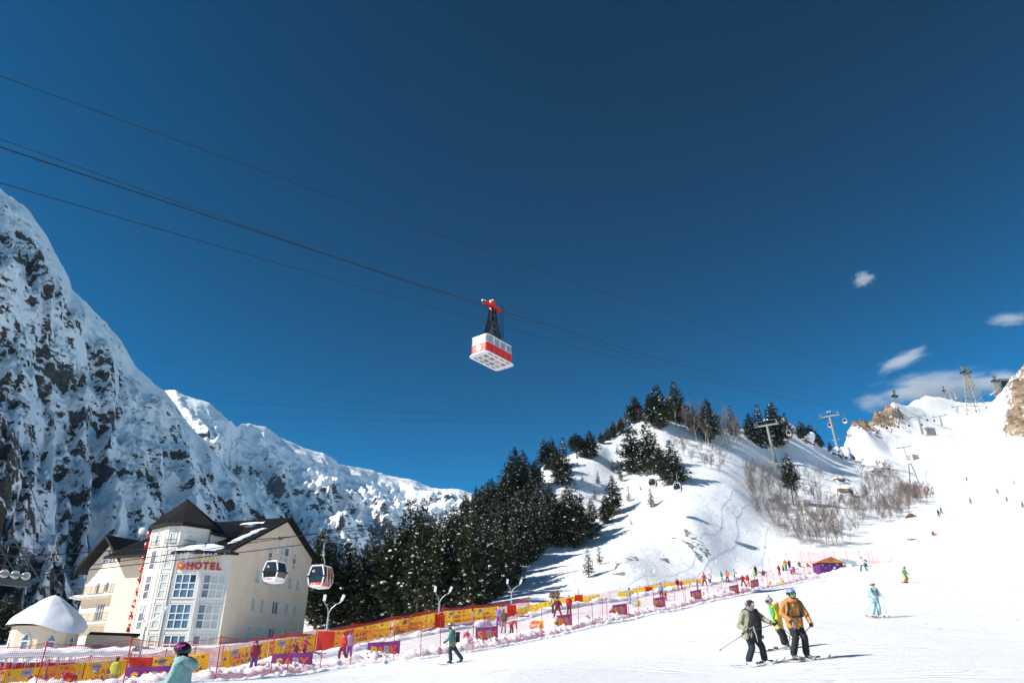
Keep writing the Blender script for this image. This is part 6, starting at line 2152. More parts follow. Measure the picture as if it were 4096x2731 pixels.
# ---- speech-bubble signs
def bubble(label, px, py, Yd, w, txt, m1, m2):
    p = at(px, py, Yd); p.z = gz(p.x, p.y)
    t = thing('bubble_sign', label, 'sign', p)
    h = px_height(None, p, py - 2)
    ux, uy = Vector((.95, -.3, 0)).normalized(), Vector((0, 0, 1))
    nn = ux.cross(uy)
    mb = MB(); mb.prism([(w * .5 * math.cos(k * .524) , .45 * w + w * .42 * math.sin(k * .524)) for k in range(12)], .06, 0, nn * .04, ux, uy); bd = mb.build('board', m1, t)
    mb = MB(); mb.prism([(w * .15, 0), (w * .75, 0), (w * .75, w * .8), (w * .15, w * .85)], .05, 0, -nn * .04, ux, uy); mb.build('back_board', m2, t)
    place_text('lettering', txt, w * .25, M_PWHT, bd, uy * (w * .4) + nn * .05, ux, uy, .004, .006)
bubble('orange speech-bubble sign lettered Привет! on the park snow', 2140, 2500, 62, .95, 'Привет!', M_PORA, M_YELLOW)
bubble('grey speech-bubble sign lettered hello! with a yellow back on the park snow', 2540, 2420, 80, .8, 'hello!', M_PGREY, M_YELLOW)

# ---- booth at the right end
bp_ = at(3318, 2304, 123); bp_.z = gz(bp_.x, bp_.y)
bo = thing('booth', 'gabled yellow, orange and purple booth behind the net at the right end of the park', 'booth', bp_, .1, None, .8)
mb = MB(); mb.box((0, 0, .9), (5.0, 3.0, 2.2)); mb.build('wall', M_PURPLE, bo)
mb = MB(); mb.prism([(-2.7, 2.0), (2.7, 2.0), (0.2, 3.0)], 3.3, 0, (0, -1.65, 0), (1, 0, 0), (0, 0, 1)); gb_ = mb.build('gable', M_YELLOW, bo)
for sx, xe in ((-1, -2.85), (1, 2.85)):
    mb = MB(); mb.add([(xe, -1.75, 1.95), (.2, -1.75, 3.06), (.2, 1.75, 3.06), (xe, 1.75, 1.95)] + [(xe, -1.75, 2.03), (.2, -1.75, 3.14), (.2, 1.75, 3.14), (xe, 1.75, 2.03)], [(3, 2, 1, 0), (4, 5, 6, 7), (0, 1, 5, 4), (1, 2, 6, 5), (2, 3, 7, 6), (3, 0, 4, 7)]); mb.build('roof', M_ORANGE, bo)
place_text('lettering', 'SABY', .5, M_PPUR, gb_, Vector((0, -1.67, 2.18)), (1, 0, 0), (0, 0, 1), .01, .02)
mb = MB()
for k, (x_, z_) in enumerate(((-1.9, 1.5), (-1.2, .9), (-.3, 1.5), (.6, 1.0), (1.3, 1.55), (2.0, .9))):
    mb.prism([(x * .55, y * .55) for x, y in shape(('cloud', 'tree', 'disc')[k % 3])], .02, k % 4, (x_, -1.53, z_), (1, 0, 0), (0, 0, 1))
tag(mb.build('print', PRINTS, bo), kind='stuff')
p_ = at(3392, 2282, 124); p_.z = gz(p_.x, p_.y)
tn_ = thing('tent', 'grey tent tunnel beside the gabled booth', 'tent', p_)
mb = MB()
for i in range(9):
    pass
vs = [(2.2 * u - 1.0, 1.3 * math.cos(a), 1.5 * math.sin(a) * (1 - .35 * u)) for u in (0, 1) for a in np.linspace(0, math.pi, 9)]
mb.add(vs, [(i, i + 1, 10 + i, 9 + i) for i in range(8)] + [tuple(range(9)), tuple(range(17, 8, -1))]); mb.build('cover', M_PGREY, tn_)

# ---- boulders
M_ROCKB = mat('brown_boulder', (0.10, 0.055, 0.035), 0.9, var=0.5, scale=1.3, bump=1.0, bscale=3, c2=(0.24, 0.14, 0.08))
def boulder(label, px, py, w, h, seed, cap=0.5, dist=None):
    p = hit(px, py, 60)
    t = thing('boulder', label, 'boulder', p)
    mb = MB(); mb.ball((0, 0, h * .25), 1, 18, 12, sc=(w, w * .8, h))
    V = np.array(mb.v)
    n_ = fbm(V[:, 0] * 1.1 / w + seed, V[:, 1] * 1.1 / w, V[:, 2] * 1.1 / w, 4, seed, .6)
    c = V.mean(0); V = c + (V - c) * (1 + .42 * n_[:, None])
    mb.v = [tuple(v) for v in V]
    mb.build('rock', M_ROCKB, t)
    if cap:
        mc = MB(); mc.ball((0, 0, h * .25), 1, 18, 12, sc=(w * 1.03, w * .83, h * 1.0))
        U = np.array(mc.v); n2 = fbm(U[:, 0] * 1.1 / w + seed, U[:, 1] * 1.1 / w, U[:, 2] * 1.1 / w, 4, seed, .6)
        U = c + (U - c) * (1 + .42 * n2[:, None]); up_ = np.clip((U[:, 2] - c[2]) / h, 0, 1)
        U[:, 2] += .28 * h * cap * np.clip(up_ * 2, 0, 1) - .25 * h * (up_ <= 0.02)
        U[:, :2] *= (1 + .03 * (up_ > .1))[:, None]; U[:, :2] *= np.where(up_ > .05, 1, .85)[:, None]
        mc.v = [tuple(v) for v in U]; mc.build('snow_cover', M_SNOWF, t, smooth=True)
    return t
boulder('lone brown boulder in the snow below the pine stand', 2218, 2388, .62, .75, 3, 0.0)
boulder('upper of two brown boulders on the right flank', 3352, 1925, 1.9, 1.8, 5, 0.1)
boulder('lower and larger of two brown boulders on the right flank', 3370, 1972, 2.8, 2.4, 6, 0.1)
boulder('snow-capped boulder left at the foot of the right pylon', 3345, 1824, 2.2, 2.4, 7, .6)
boulder('snow-capped boulder right at the foot of the right pylon', 3384, 1834, 2.6, 3.0, 8, .5)
boulder('boulder in the snow where knoll and upper slope meet', 3440, 1850, 3.2, 2.4, 9, .4)
boulder('tall snow hump with a rocky underside between the pylons', 3232, 1772, 3.6, 2.6, 10, .8)
boulder('narrow snow-capped rock above the gondola cabins between the pylons', 3135, 1705, 1.8, 2.4, 11, .7)
boulder('dark rock low at the edge of the ski slope', 3645, 2068, 1.2, .6, 12, 0)
boulder('brown rock under the thicket on the snow rib', 3505, 1892, 2.2, 1.8, 13, .3)
boulder('snow-covered rock at the upper left edge of the dense stand', 1900, 2062, 3.0, 1.8, 14, .7)
boulder('snowy outcrop among the pines left of the two tall skyline pines', 1965, 2078, 3.4, 2.0, 15, .6)
boulder('rust-brown outcrop inside the pine stand', 1925, 2160, 3.0, 2.4, 16, .4)
boulder('dark outcrop in the snow right of the rust-brown one', 2050, 2100, 2.6, 1.6, 17, .5)

# ---- bare grey-green patches where the snow has slid off
M_BARE = mat('bare_turf', (0.14, 0.15, 0.12), 0.9, var=0.35, scale=1.1, c2=(0.30, 0.31, 0.29), bump=0.6)
def bare(px0, py0, px1, py1, w, seed):
    a, b_ = hit(px0, py0, 60), hit(px1, py1, 60)
    n_ = 22; mb = MB(); rb = random.Random(seed); L_, R_ = [], []
    sd = (b_ - a).cross(Vector((0, 0, 1))).normalized()
    for i in range(n_ + 1):
        t = i / n_; c = a.lerp(b_, t)
        ww = w * math.sin(math.pi * min(1, t * .92 + .04)) * rb.uniform(.35, 1.2)
        of = w * .5 * math.sin(t * 5 + seed)
        for lst, s_ in ((L_, of - ww), (R_, of + ww)):
            q = c + sd * s_; q.z = gz(q.x, q.y) + .035; lst.append(q)
    mb.add(L_ + R_, [(i, i + 1, n_ + 2 + i, n_ + 1 + i) for i in range(n_)])
    tag(mb.build('bare_patch', M_BARE), kind='structure')
bare(2752, 2115, 2822, 2225, 1.3, 1)
bare(2735, 2160, 2775, 2200, .7, 2)
bare(2770, 2200, 2815, 2250, .6, 3)
bare(2470, 2275, 2540, 2225, 1.0, 4)
bare(2455, 2300, 2500, 2290, .9, 5)
bare(2640, 2235, 2680, 2240, 1.0, 6)
bare(2690, 2150, 2700, 2155, .4, 7)

# ---- clouds: small fair-weather cumulus, real volumes far behind the slope
def cloud(label, px, py, Yc, sx, sy, sz, dens, seed, rot=0.0):
    m = bpy.data.materials.new('cloud_vapour')
    m.use_nodes = True
    nt = m.node_tree
    nt.nodes.remove(nt.nodes['Principled BSDF'])
    pv_ = nt.nodes.new('ShaderNodeVolumePrincipled')
    pv_.inputs['Color'].default_value = (1, 1, 1, 1)
    pv_.inputs['Anisotropy'].default_value = 0.2
    tc = nt.nodes.new('ShaderNodeTexCoord')
    no = nt.nodes.new('ShaderNodeTexNoise')
    no.inputs['Scale'].default_value = 2.1
    no.inputs['Detail'].default_value = 5
    no.inputs['Roughness'].default_value = 0.62
    mp = nt.nodes.new('ShaderNodeMapping'); mp.inputs['Location'].default_value = (seed * 3.7, seed * 1.9, 0); mp.inputs['Scale'].default_value = (1, 1, 1.2)
    nt.links.new(tc.outputs['Object'], mp.inputs['Vector']); nt.links.new(mp.outputs[0], no.inputs['Vector'])
    ln = nt.nodes.new('ShaderNodeVectorMath'); ln.operation = 'LENGTH'
    nt.links.new(tc.outputs['Object'], ln.inputs[0])
    fall = math_node(nt, 'SUBTRACT', 1.0, ln.outputs['Value'])
    v = math_node(nt, 'ADD', math_node(nt, 'MULTIPLY', fall, 0.75), math_node(nt, 'SUBTRACT', no.outputs['Fac'], 0.68))
    v = sstep(nt, v, 0.0, 0.42)
    nt.links.new(math_node(nt, 'MULTIPLY', v, dens), pv_.inputs['Density'])
    nt.links.new(pv_.outputs[0], nt.nodes['Material Output'].inputs['Volume'])
    mb = MB(); mb.ball((0, 0, 0), 1.0, 20, 12)
    o = mb.build('cloud', m, None, loc=at(px, py, Yc))
    o.scale = (sx, sy, sz)
    o.rotation_euler = (0, rot, 0)
    tag(o, label, 'cloud')
cloud('small lone cloud high on the right', 3455, 1118, 5200, 130, 121.333, 90.1333, 0.0104, 1)
cloud('thin cloud at the right picture edge', 4040, 1277, 5200, 260, 156, 62.4, 0.0081, 2)
cloud('slanting wispy cloud above the big cloud bank', 3610, 1440, 5200, 349.375, 146.25, 84.5, 0.0086, 3, -.42)
cloud('large cloud bank behind the lattice tower', 3740, 1555, 5200, 661.818, 299.394, 196.97, 0.0076, 4, -.1)
cloud('cloud puff at the upper right behind the lift station', 4000, 1530, 5200, 299.394, 189.091, 133.939, 0.0095, 5)
cloud('faint cloud wisp left of the rocky knob', 3480, 1610, 5200, 189.091, 126.061, 110.303, 0.0051, 6)

# ---- thin mountain air between the camera and the far faces
mh = bpy.data.materials.new('thin_air')
mh.use_nodes = True
nh = mh.node_tree
nh.nodes.remove(nh.nodes['Principled BSDF'])
vh = nh.nodes.new('ShaderNodeVolumePrincipled')
vh.inputs['Color'].default_value = (0.36, 0.66, 1.0, 1)
vh.inputs['Density'].default_value = HAZE
vh.inputs['Anisotropy'].default_value = 0.0
nh.links.new(vh.outputs[0], nh.nodes['Material Output'].inputs['Volume'])
mb = MB(); mb.box((0, 0, 410), (7000, 7000, 1000))
tag(mb.build('haze', mh), kind='stuff')
# ------------------------------------------------------------------ people
M_SKIN = mat('skin', (0.62, 0.33, 0.24), 0.55, var=0.06, scale=9)
M_BLACK = mat('black_fabric', (0.010, 0.010, 0.012), 0.8, var=0.25, scale=7, bump=1.0, bscale=9)
M_NAVY = mat('navy_fabric', (0.012, 0.018, 0.035), 0.8, var=0.25, scale=7, bump=1.0, bscale=9)
M_OLIVE = mat('olive_fabric', (0.30, 0.29, 0.19), 0.8, var=0.12, scale=7, bump=1.0, bscale=9)
M_AMBER = mat('amber_fabric', (0.48, 0.20, 0.045), 0.75, var=0.12, scale=6, bump=1.0, bscale=9)
M_YJKT = mat('yellow_fabric', (0.62, 0.42, 0.01), 0.75, var=0.1, scale=6, bump=1.0, bscale=9)
M_GREENV = mat('green_fabric', (0.05, 0.42, 0.09), 0.75, var=0.1, scale=6, bump=1.0, bscale=9)
M_TEAL = mat('teal_fabric', (0.20, 0.36, 0.36), 0.75, var=0.1, scale=6, bump=1.0, bscale=9)
M_MINT = mat('mint_fabric', (0.32, 0.52, 0.54), 0.75, var=0.08, scale=6, bump=1.0, bscale=9)
M_DKGREEN = mat('dark_green_fabric', (0.015, 0.035, 0.03), 0.8, var=0.2, scale=7, bump=1.0, bscale=9)
M_BOOTW = mat('white_boot_shell', (0.62, 0.62, 0.62), 0.35, var=0.08, scale=9)
M_BOOTG = mat('grey_boot_shell', (0.10, 0.105, 0.11), 0.35, var=0.4, scale=9)
M_HELB = mat('blue_helmet', (0.18, 0.24, 0.52), 0.35, var=0.06, scale=8)
M_HELW = mat('white_helmet', (0.70, 0.70, 0.71), 0.35, var=0.04, scale=8)
M_HELK = mat('black_helmet', (0.014, 0.014, 0.015), 0.25, var=0.2, scale=8)
M_GOGG = mat('mirror_goggle_lens', (0.03, 0.24, 0.22), 0.08, metal=0.6, var=0.5, scale=14, c2=(0.05, 0.5, 0.2))
M_GOGD = mat('dark_goggle_lens', (0.02, 0.02, 0.022), 0.1, var=0.2, scale=8)
M_GOGY = mat('yellow_goggle_lens', (0.62, 0.42, 0.03), 0.1, metal=0.4, var=0.3, scale=12)
M_KNIT = mat('speckled_knit', (0.36, 0.30, 0.27), 0.95, var=0.4, scale=40, c2=(0.62, 0.56, 0.52), bump=0.6, bscale=60)
M_BUFF = mat('patterned_buff', (0.10, 0.10, 0.14), 0.9, var=0.6, scale=22, c2=(0.42, 0.40, 0.44))
M_SKI = mat('ski_topsheet', (0.10, 0.10, 0.11), 0.35, var=0.6, scale=5, c2=(0.45, 0.45, 0.46))
M_SKIR = mat('red_ski_topsheet', (0.40, 0.04, 0.03), 0.35, var=0.4, scale=5)
M_POLE = mat('pole_shaft', (0.12, 0.12, 0.13), 0.35, metal=0.4, var=0.3, scale=6)
M_MAG = mat('magenta_decal', (0.55, 0.01, 0.35), 0.4, var=0.05, scale=6)

def cap_prim(mb, p0, p1, r0, r1, n=10):
    p0, p1 = Vector(p0), Vector(p1)
    d = p1 - p0
    if d.length < 1e-4:
        mb.ball(p0, r0, n, 6); return
    d = d.normalized()
    pts, rs = [], []
    for k in range(4):
        a = math.pi / 2 * k / 3
        pts.append(p0 - d * (r0 * math.cos(a))); rs.append(max(1e-3, r0 * math.sin(a)))
    for k in range(4):
        a = math.pi / 2 * k / 3
        pts.append(p1 + d * (r1 * math.sin(a))); rs.append(max(1e-3, r1 * math.cos(a)))
    mb.tube(pts, rs, n)

def capsule_dist(P, p0, p1, r0, r1):
    p0, p1 = np.array(p0, float), np.array(p1, float)
    d = p1 - p0; L2 = max(1e-9, float(d @ d))
    t = np.clip(((P - p0) @ d) / L2, 0, 1)
    return np.linalg.norm(P - (p0 + t[:, None] * d), axis=1) - (r0 + (r1 - r0) * t)

def fuse(name, prims, mats, voxel):
    """one continuous surface grown over tapered limbs; each face takes the cloth of the limb it lies on"""
    mb = MB()
    for p0, p1, r0, r1, mi in prims:
        cap_prim(mb, p0, p1, r0, r1)
    me = bpy.data.meshes.new(name)
    me.from_pydata(mb.v, [], mb.f)
    o = bpy.data.objects.new(name, me)
    TMP.collection.objects.link(o)
    rm = o.modifiers.new('r', 'REMESH'); rm.mode = 'VOXEL'; rm.voxel_size = voxel
    sm = o.modifiers.new('s', 'SMOOTH'); sm.factor = 0.5; sm.iterations = 3
    dg = scratch_graph()
    out = bpy.data.meshes.new_from_object(o.evaluated_get(dg))
    bpy.data.objects.remove(o); bpy.data.meshes.remove(me)
    out.name = name
    out.materials.clear()
    for m in mats:
        out.materials.append(m)
    n = len(out.polygons)
    C = np.empty(n * 3); out.polygons.foreach_get('center', C); C = C.reshape(-1, 3)
    D = np.stack([capsule_dist(C, *p[:4]) for p in prims], 1)
    mi = np.array([p[4] for p in prims])[np.argmin(D, 1)]
    out.polygons.foreach_set('material_index', mi.astype(np.int32))
    out.polygons.foreach_set('use_smooth', np.ones(n, bool))
    out.update()
    return out

JK, PT, SK_, BT, GL, HT = 0, 1, 2, 3, 4, 5
def body_prims(J, bulk=1.0, headgear=False, facing=None):
    V = {k: Vector(v) for k, v in J.items()}
    sh = (V['shR'] - V['shL']); sw = Vector((sh.x, sh.y, 0))
    sw = sw.normalized() if sw.length > .05 else Vector((1, 0, 0))
    hL, hR = V['hip'] - sw * .095, V['hip'] + sw * .095
    b = bulk
    mid = (V['shL'] + V['shR']) / 2
    cL, cR = V['shL'].lerp(V['shR'], .24), V['shL'].lerp(V['shR'], .76)
    P = [(cL, hL + Vector((0, 0, .05)), .125 * b, .128 * b, JK), (cR, hR + Vector((0, 0, .05)), .125 * b, .128 * b, JK), (mid - Vector((0, 0, .04)), V['hip'] + Vector((0, 0, .06)), .135 * b, .135 * b, JK),
         (V['shL'], V['shR'], .085 * b, .085 * b, JK), (hL + Vector((0, 0, -.03)), hR + Vector((0, 0, -.03)), .128 * b, .128 * b, JK),
         (mid, V['neck'], .085 * b, .068, JK)]
    for s in 'LR':
        P += [(V['sh' + s], V['el' + s], .082 * b, .066 * b, JK), (V['el' + s], V['ha' + s], .068 * b, .050 * b, JK)]
        d = (V['ha' + s] - V['el' + s]).normalized()
        P += [(V['ha' + s] + d * .03, V['ha' + s] + d * .09, .046, .044, GL)]
        h = hL if s == 'L' else hR
        P += [(h - Vector((0, 0, .06)), V['kn' + s], .118 * b ** .5, .097, PT), (V['kn' + s], V['an' + s] + Vector((0, 0, .05)), .096, .098, PT),
              (V['an' + s], V['an' + s] - Vector((0, 0, .05)), .068, .066, BT), (V['an' + s] - Vector((0, 0, .055)), V['to' + s], .062, .050, BT)]
    f = Vector(facing).normalized() if facing else Vector((0, -1, 0))
    hd = V['head']
    P += [(V['neck'], hd - Vector((0, 0, .07)), .056, .06, SK_), (hd - Vector((0, 0, .045)) + f * .012, hd + Vector((0, 0, .045)), .082, .094, SK_), (hd + f * .085 - Vector((0, 0, .01)), hd + f * .10 - Vector((0, 0, .035)), .014, .018, SK_),
          (hd + f * .06 - Vector((0, 0, .105)), hd + f * .05 - Vector((0, 0, .10)), .035, .035, SK_)]
    if headgear:
        P += [(hd + Vector((0, 0, .04)), hd + Vector((0, 0, .065)), .115, .110, HT), (hd - f * .03, hd - f * .03 - Vector((0, 0, .06)), .095, .075, HT)]
    return P

def helmet(parent, hd, f, m_, name='helmet', r=.135, low=-.02):
    mb = MB(); f = Vector(f).normalized()
    yaw = math.atan2(f.y, f.x)
    R_ = Matrix.Rotation(yaw, 3, 'Z')
    vs, fs = [], []
    n_, m2 = 18, 8
    for j in range(m2 + 1):
        th = (math.pi * .60) * j / m2
        for k in range(n_):
            ph = 2 * math.pi * k / n_
            cut = 1.0
            z = math.cos(th) * r * 1.02
            x = math.sin(th) * math.cos(ph) * r * 1.12; y = math.sin(th) * math.sin(ph) * r * .92
            if z < 0.0 and math.cos(ph) > .35:
                z = 0.0 + .012 * math.cos(ph)
            vs.append(Vector(hd) + R_ @ Vector((x - .012, y, z + .03)))
    fs = [(j * n_ + k, (j + 1) * n_ + k, (j + 1) * n_ + (k + 1) % n_, j * n_ + (k + 1) % n_) for j in range(m2) for k in range(n_)]
    mb.add(vs, fs)
    return mb.build(name, m_, parent, smooth=True)

def goggles(parent, hd, f, lens, frame=None, z=.012, r=.108, hh=.042):
    f = Vector(f).normalized(); yaw = math.atan2(f.y, f.x); R_ = Matrix.Rotation(yaw, 3, 'Z')
    mb = MB(); A = np.linspace(-.95, .95, 11)
    vs = [Vector(hd) + R_ @ Vector((math.cos(a) * (r + .012), math.sin(a) * r, z + dz * (1 - .25 * (abs(a) > .8)))) for dz in (-hh, 0, hh) for a in A]
    vs += [Vector(hd) + R_ @ Vector((math.cos(a) * (r - .01), math.sin(a) * (r - .012), z + dz)) for dz in (-hh, 0, hh) for a in A]
    n_ = 11
    fs = [(j * n_ + i, j * n_ + i + 1, (j + 1) * n_ + i + 1, (j + 1) * n_ + i) for j in range(2) for i in range(n_ - 1)]
    fs += [(2 * n_ + i, 2 * n_ + i + 1, 5 * n_ + i + 1, 5 * n_ + i) for i in range(n_ - 1)] + [(i + 1, i, 3 * n_ + i, 3 * n_ + i + 1) for i in range(n_ - 1)]
    mb.add(vs, fs); g = mb.build('goggles', lens, parent, smooth=True)
    mb = MB(); mb.tube([Vector(hd) + R_ @ Vector((math.cos(a) * (r + .018), math.sin(a) * (r + .022), z)) for a in np.linspace(.9, 2 * math.pi - .9, 16)], .014, 5, squash=1.6); mb.build('strap', frame or M_BLACK, g)
    return g

def glove(parent, hand, d, m_, palm_dir, grip=True):
    """palm, four curled fingers of unequal length and a thumb closing from the side"""
    d = Vector(d).normalized(); u = Vector(palm_dir); u = (u - d * u.dot(d)).normalized(); s = d.cross(u).normalized()
    mb = MB(); c = Vector(hand)
    cap_prim(mb, c + d * .01 - s * .022, c + d * .065 - s * .026, .030, .028, 7); cap_prim(mb, c + d * .01 + s * .022, c + d * .065 + s * .026, .030, .028, 7)
    for k, L in enumerate((.062, .074, .070, .054)):
        a = c + d * .075 + s * (-.036 + .024 * k); b_ = a + d * L * .45 + u * .028; e = b_ + (u * .75 - d * .5).normalized() * L * .55
        mb.tube([a, b_, e], [.0145, .0135, .011], 6)
    a = c + d * .02 - s * .045; b_ = a + d * .03 - s * .018 + u * .03; e = b_ + d * .02 + u * .028 + s * .018
    mb.tube([a, b_, e], [.017, .015, .011], 6)
    mb.tube([c - d * .06, c + d * .012], [.056, .050], 8)
    return mb.build('glove', m_, parent, smooth=True)

def ski(parent, a, b_, m_, w=.095, lift=.045):
    """ski from tail a to tip b_ (world points), following the snow"""
    a, b_ = Vector(a), Vector(b_)
    a.z, b_.z = gz(a.x, a.y) + lift, gz(b_.x, b_.y) + lift
    d = (b_ - a); L = d.length; d.normalize(); s = d.cross(Vector((0, 0, 1))).normalized(); up = s.cross(d)
    vs = []
    ts = np.linspace(0, 1, 15)
    for t in ts:
        ww = w / 2 * (1.0 - .28 * math.sin(math.pi * min(1, t * 1.05)) + .1 * t) * (1 if t < .93 else max(.12, (1 - t) / .07))
        z = (.10 * ((t - .88) / .12) ** 2 if t > .88 else 0) + (.02 * ((.06 - t) / .06) if t < .06 else 0)
        c = a + d * (L * t) + up * z
        vs += [c - s * ww, c + s * ww, c + s * ww + up * .018, c - s * ww + up * .018]
    fs = []
    for i in range(14):
        for k in range(4):
            fs.append((i * 4 + k, i * 4 + (k + 1) % 4, i * 4 + 4 + (k + 1) % 4, i * 4 + 4 + k))
    fs += [(0, 3, 2, 1), (56, 57, 58, 59)]
    org = parent.matrix_world.translation if parent else Vector()
    mb = MB(); mb.add([p - parent.location for p in vs], fs); so_ = mb.build('ski', m_, parent)
    mb = MB()
    for t in (.40, .60):
        mb = MB(); c = a + d * (L * t) + up * .035 - parent.location
        mb.box(c, (.07, .16, .05), rot=Matrix.Rotation(math.atan2(d.y, d.x) - math.pi / 2, 3, 'Z'))
        mb.build('binding', M_BLACK, so_)
    return so_

def ski_pole(label, grip, tip, m_=M_POLE):
    grip, tip = Vector(grip), Vector(tip)
    t = thing('ski_pole', label, 'ski pole', grip)
    d = (tip - grip); dn = d.normalized()
    mb = MB(); mb.tube([Vector(), d], [.013, .009], 6); mb.build('shaft', m_, t)
    mb = MB(); mb.tube([-dn * .06, dn * .09], [.018, .016], 7); mb.build('grip', M_BLACK, t)
    mb = MB(); mb.tube([d - dn * .06, d - dn * .045], [.042, .036], 10); mb.build('basket', M_BLACK, t)
    mb = MB(); mb.tube([-dn * .05, Vector((.05, -.02, -.1)), Vector((.03, -.03, -.2)), Vector((-.01, -.01, -.1)), -dn * .03], .006, 4); mb.build('wrist_strap', M_BOOTW, t)
    return t

def person(label, foot, J, mats, voxel=.022, bulk=1.0, facing=(0, -1, 0), group=None, headgear=False):
    t = thing('person', label, 'person', foot, 0, group)
    me = fuse('body', body_prims(J, bulk, headgear, facing), mats, voxel)
    link('body', me, t)
    return t
def JP(cx, cy, s, **kw):
    """joints from photo places: (x, y, metres towards the viewer)"""
    ln = (cx - 2048) / (cy + 4500)              # how far verticals lean in the photo at this place
    return {k: ((x - cx + ln * (cy - y)) / s, -d, (cy - y) / s) for k, (x, y, d) in kw.items()}
def mouth(parent, hd, f, m_=None):
    f = Vector(f).normalized(); s = f.cross(Vector((0, 0, 1)))
    mb = MB(); c = Vector(hd) + f * .088 - Vector((0, 0, .062)); mb.tube([c - s * .024, c + f * .006, c + s * .024], .008, 5); mb.build('mouth', mat('lips', (.35, .08, .07), .5), parent)

def upright(t, names, ln):
    """the clothes laid out along the photo's leaning verticals are set upright"""
    for c in t.children:
        if c.name.split('.')[0] in names:
            for v in c.data.vertices:
                v.co.x += ln * v.co.z

# --- A: olive coat
ft = hit(3040, 2663, 15)
J = JP(3040, 2665, 149, head=(2998, 2424, .08), neck=(2996, 2447, .03), shL=(2964, 2462, .10), shR=(3034, 2459, -.08), elL=(2949, 2507, .06), elR=(3061, 2484, .08), haL=(2974, 2523, .26), haR=(3083, 2497, .20),
       hip=(3004, 2535, 0), knL=(3003, 2593, .10), anL=(2994, 2645, 0), toL=(3020, 2661, .14), knR=(3047, 2590, .06), anR=(3061, 2641, -.02), toR=(3085, 2656, .10))
fA = (.72, -.62, 0)
pA = person('skier in an open olive coat with black lining, dark cap and white goggles', ft, J, [M_OLIVE, M_NAVY, M_SKIN, M_BOOTW, M_BLACK, M_BLACK], .02, 1.18, fA)
hd = Vector(J['head'])
helmet(pA, hd + Vector((.0, .0, .005)), fA, M_BLACK, 'cap', .118)
mb = MB(); mb.tube([hd + Vector((-.03, .03, .13)), hd + Vector((-.075, .03, .05)), hd + Vector((-.07, .0, -.08)), hd + Vector((-.02, -.02, -.17)), hd + Vector((.02, -.03, -.22))], [.05, .085, .085, .085, .06], 10); mb.build('buff', M_BUFF, pA, smooth=True)
goggles(pA, hd, fA, M_HELW, M_BLACK); mouth(pA, hd, fA)
fr_ = [(-.42, 1.30), (-.36, 1.42), (-.28, 1.44), (-.18, 1.40), (-.12, 1.28), (-.05, .95), (-.08, .62), (-.20, .58), (-.40, .62), (-.47, .95)]
mc = MB()                                      # open black lining down the front
cs = [Vector((-.43, -.13, 1.42)), Vector((-.40, -.18, 1.15)), Vector((-.385, -.19, .9)), Vector((-.36, -.17, .62))]
ce = [Vector((-.07, -.16, 1.42)), Vector((.0, -.21, 1.15)), Vector((.01, -.21, .9)), Vector((.0, -.18, .60))]
rows_ = []
for a, b_ in zip(cs, ce):
    rows_.append([a.lerp(b_, k / 6) + Vector((0, -.06 * math.sin(math.pi * k / 6), 0)) for k in range(7)])
P_ = np.array([[tuple(p) for p in r] for r in rows_]); P2_ = P_.copy(); P2_[:, :, 1] += .05
full = np.concatenate([P_, P2_[::-1]], 0)
link('coat_lining', grid_mesh('coat_lining', full, M_BLACK), pA)
mb = MB(); mb.tube([Vector((-.47, .02, 1.44)), Vector((-.40, -.08, 1.47)), Vector((-.26, -.14, 1.42)), Vector((-.14, -.10, 1.46)), Vector((-.08, .04, 1.45)), Vector((-.2, .12, 1.5)), Vector((-.36, .12, 1.5)), Vector((-.47, .02, 1.44))], [.07, .075, .06, .075, .07, .08, .085, .07], 9); mb.build('fur_collar', M_BLACK, pA, smooth=True)
mb = MB(); mb.tube([Vector((-.52, -.02, .80)), Vector((-.42, -.14, .74)), Vector((-.36, -.18, .73))], [.05, .06, .04], 7); mb.tube([Vector((.02, -.1, .76)), Vector((.08, -.02, .76)), Vector((.09, .06, .78))], [.04, .05, .05], 7); mb.build('coat_hem', M_OLIVE, pA, smooth=True)
glove(pA, J['haL'], (.6, -.55, -.5), M_BLACK, (.1, -.3, -1)); glove(pA, J['haR'], (.8, -.2, -.4), M_BLACK, (0, -.2, -1))
skA = ft.copy()
def gp(px, py, y0):
    """ground point under a photo column at the depth of the skier"""
    r = ray(px, py); t = y0 / r[1]; return Vector((r[0] * t, y0, 0))
ski(pA, gp(2925, 2670, ft.y + .35), gp(3118, 2668, ft.y - .55), M_SKI); ski(pA, gp(2990, 2660, ft.y + .45), gp(3150, 2660, ft.y - .25), M_SKI)
gA = ft + Vector(J['haL']) + Vector((.05, -.06, -.03))
ski_pole('ski pole pointing down left from the olive-coated skier', gA, ft + Vector((-1.14, -.1, .40)))
ski_pole('dark ski pole held across by the olive-coated skier', ft + Vector(J['haR']) + Vector((.06, -.05, -.03)), ft + Vector((-.55, -.45, .82)))
mb = MB(); mb.tube([Vector((-.40, -.34, .96)), Vector((-.28, -.34, 1.02)), Vector((-.20, -.35, .80)), Vector((-.16, -.34, .62)), Vector((-.22, -.35, .8)), Vector((-.29, -.34, .97))], .009, 5); mb.build('pole_strap', M_BOOTW, pA)

upright(pA, ('coat_lining', 'fur_collar', 'coat_hem', 'pole_strap'), .1385)

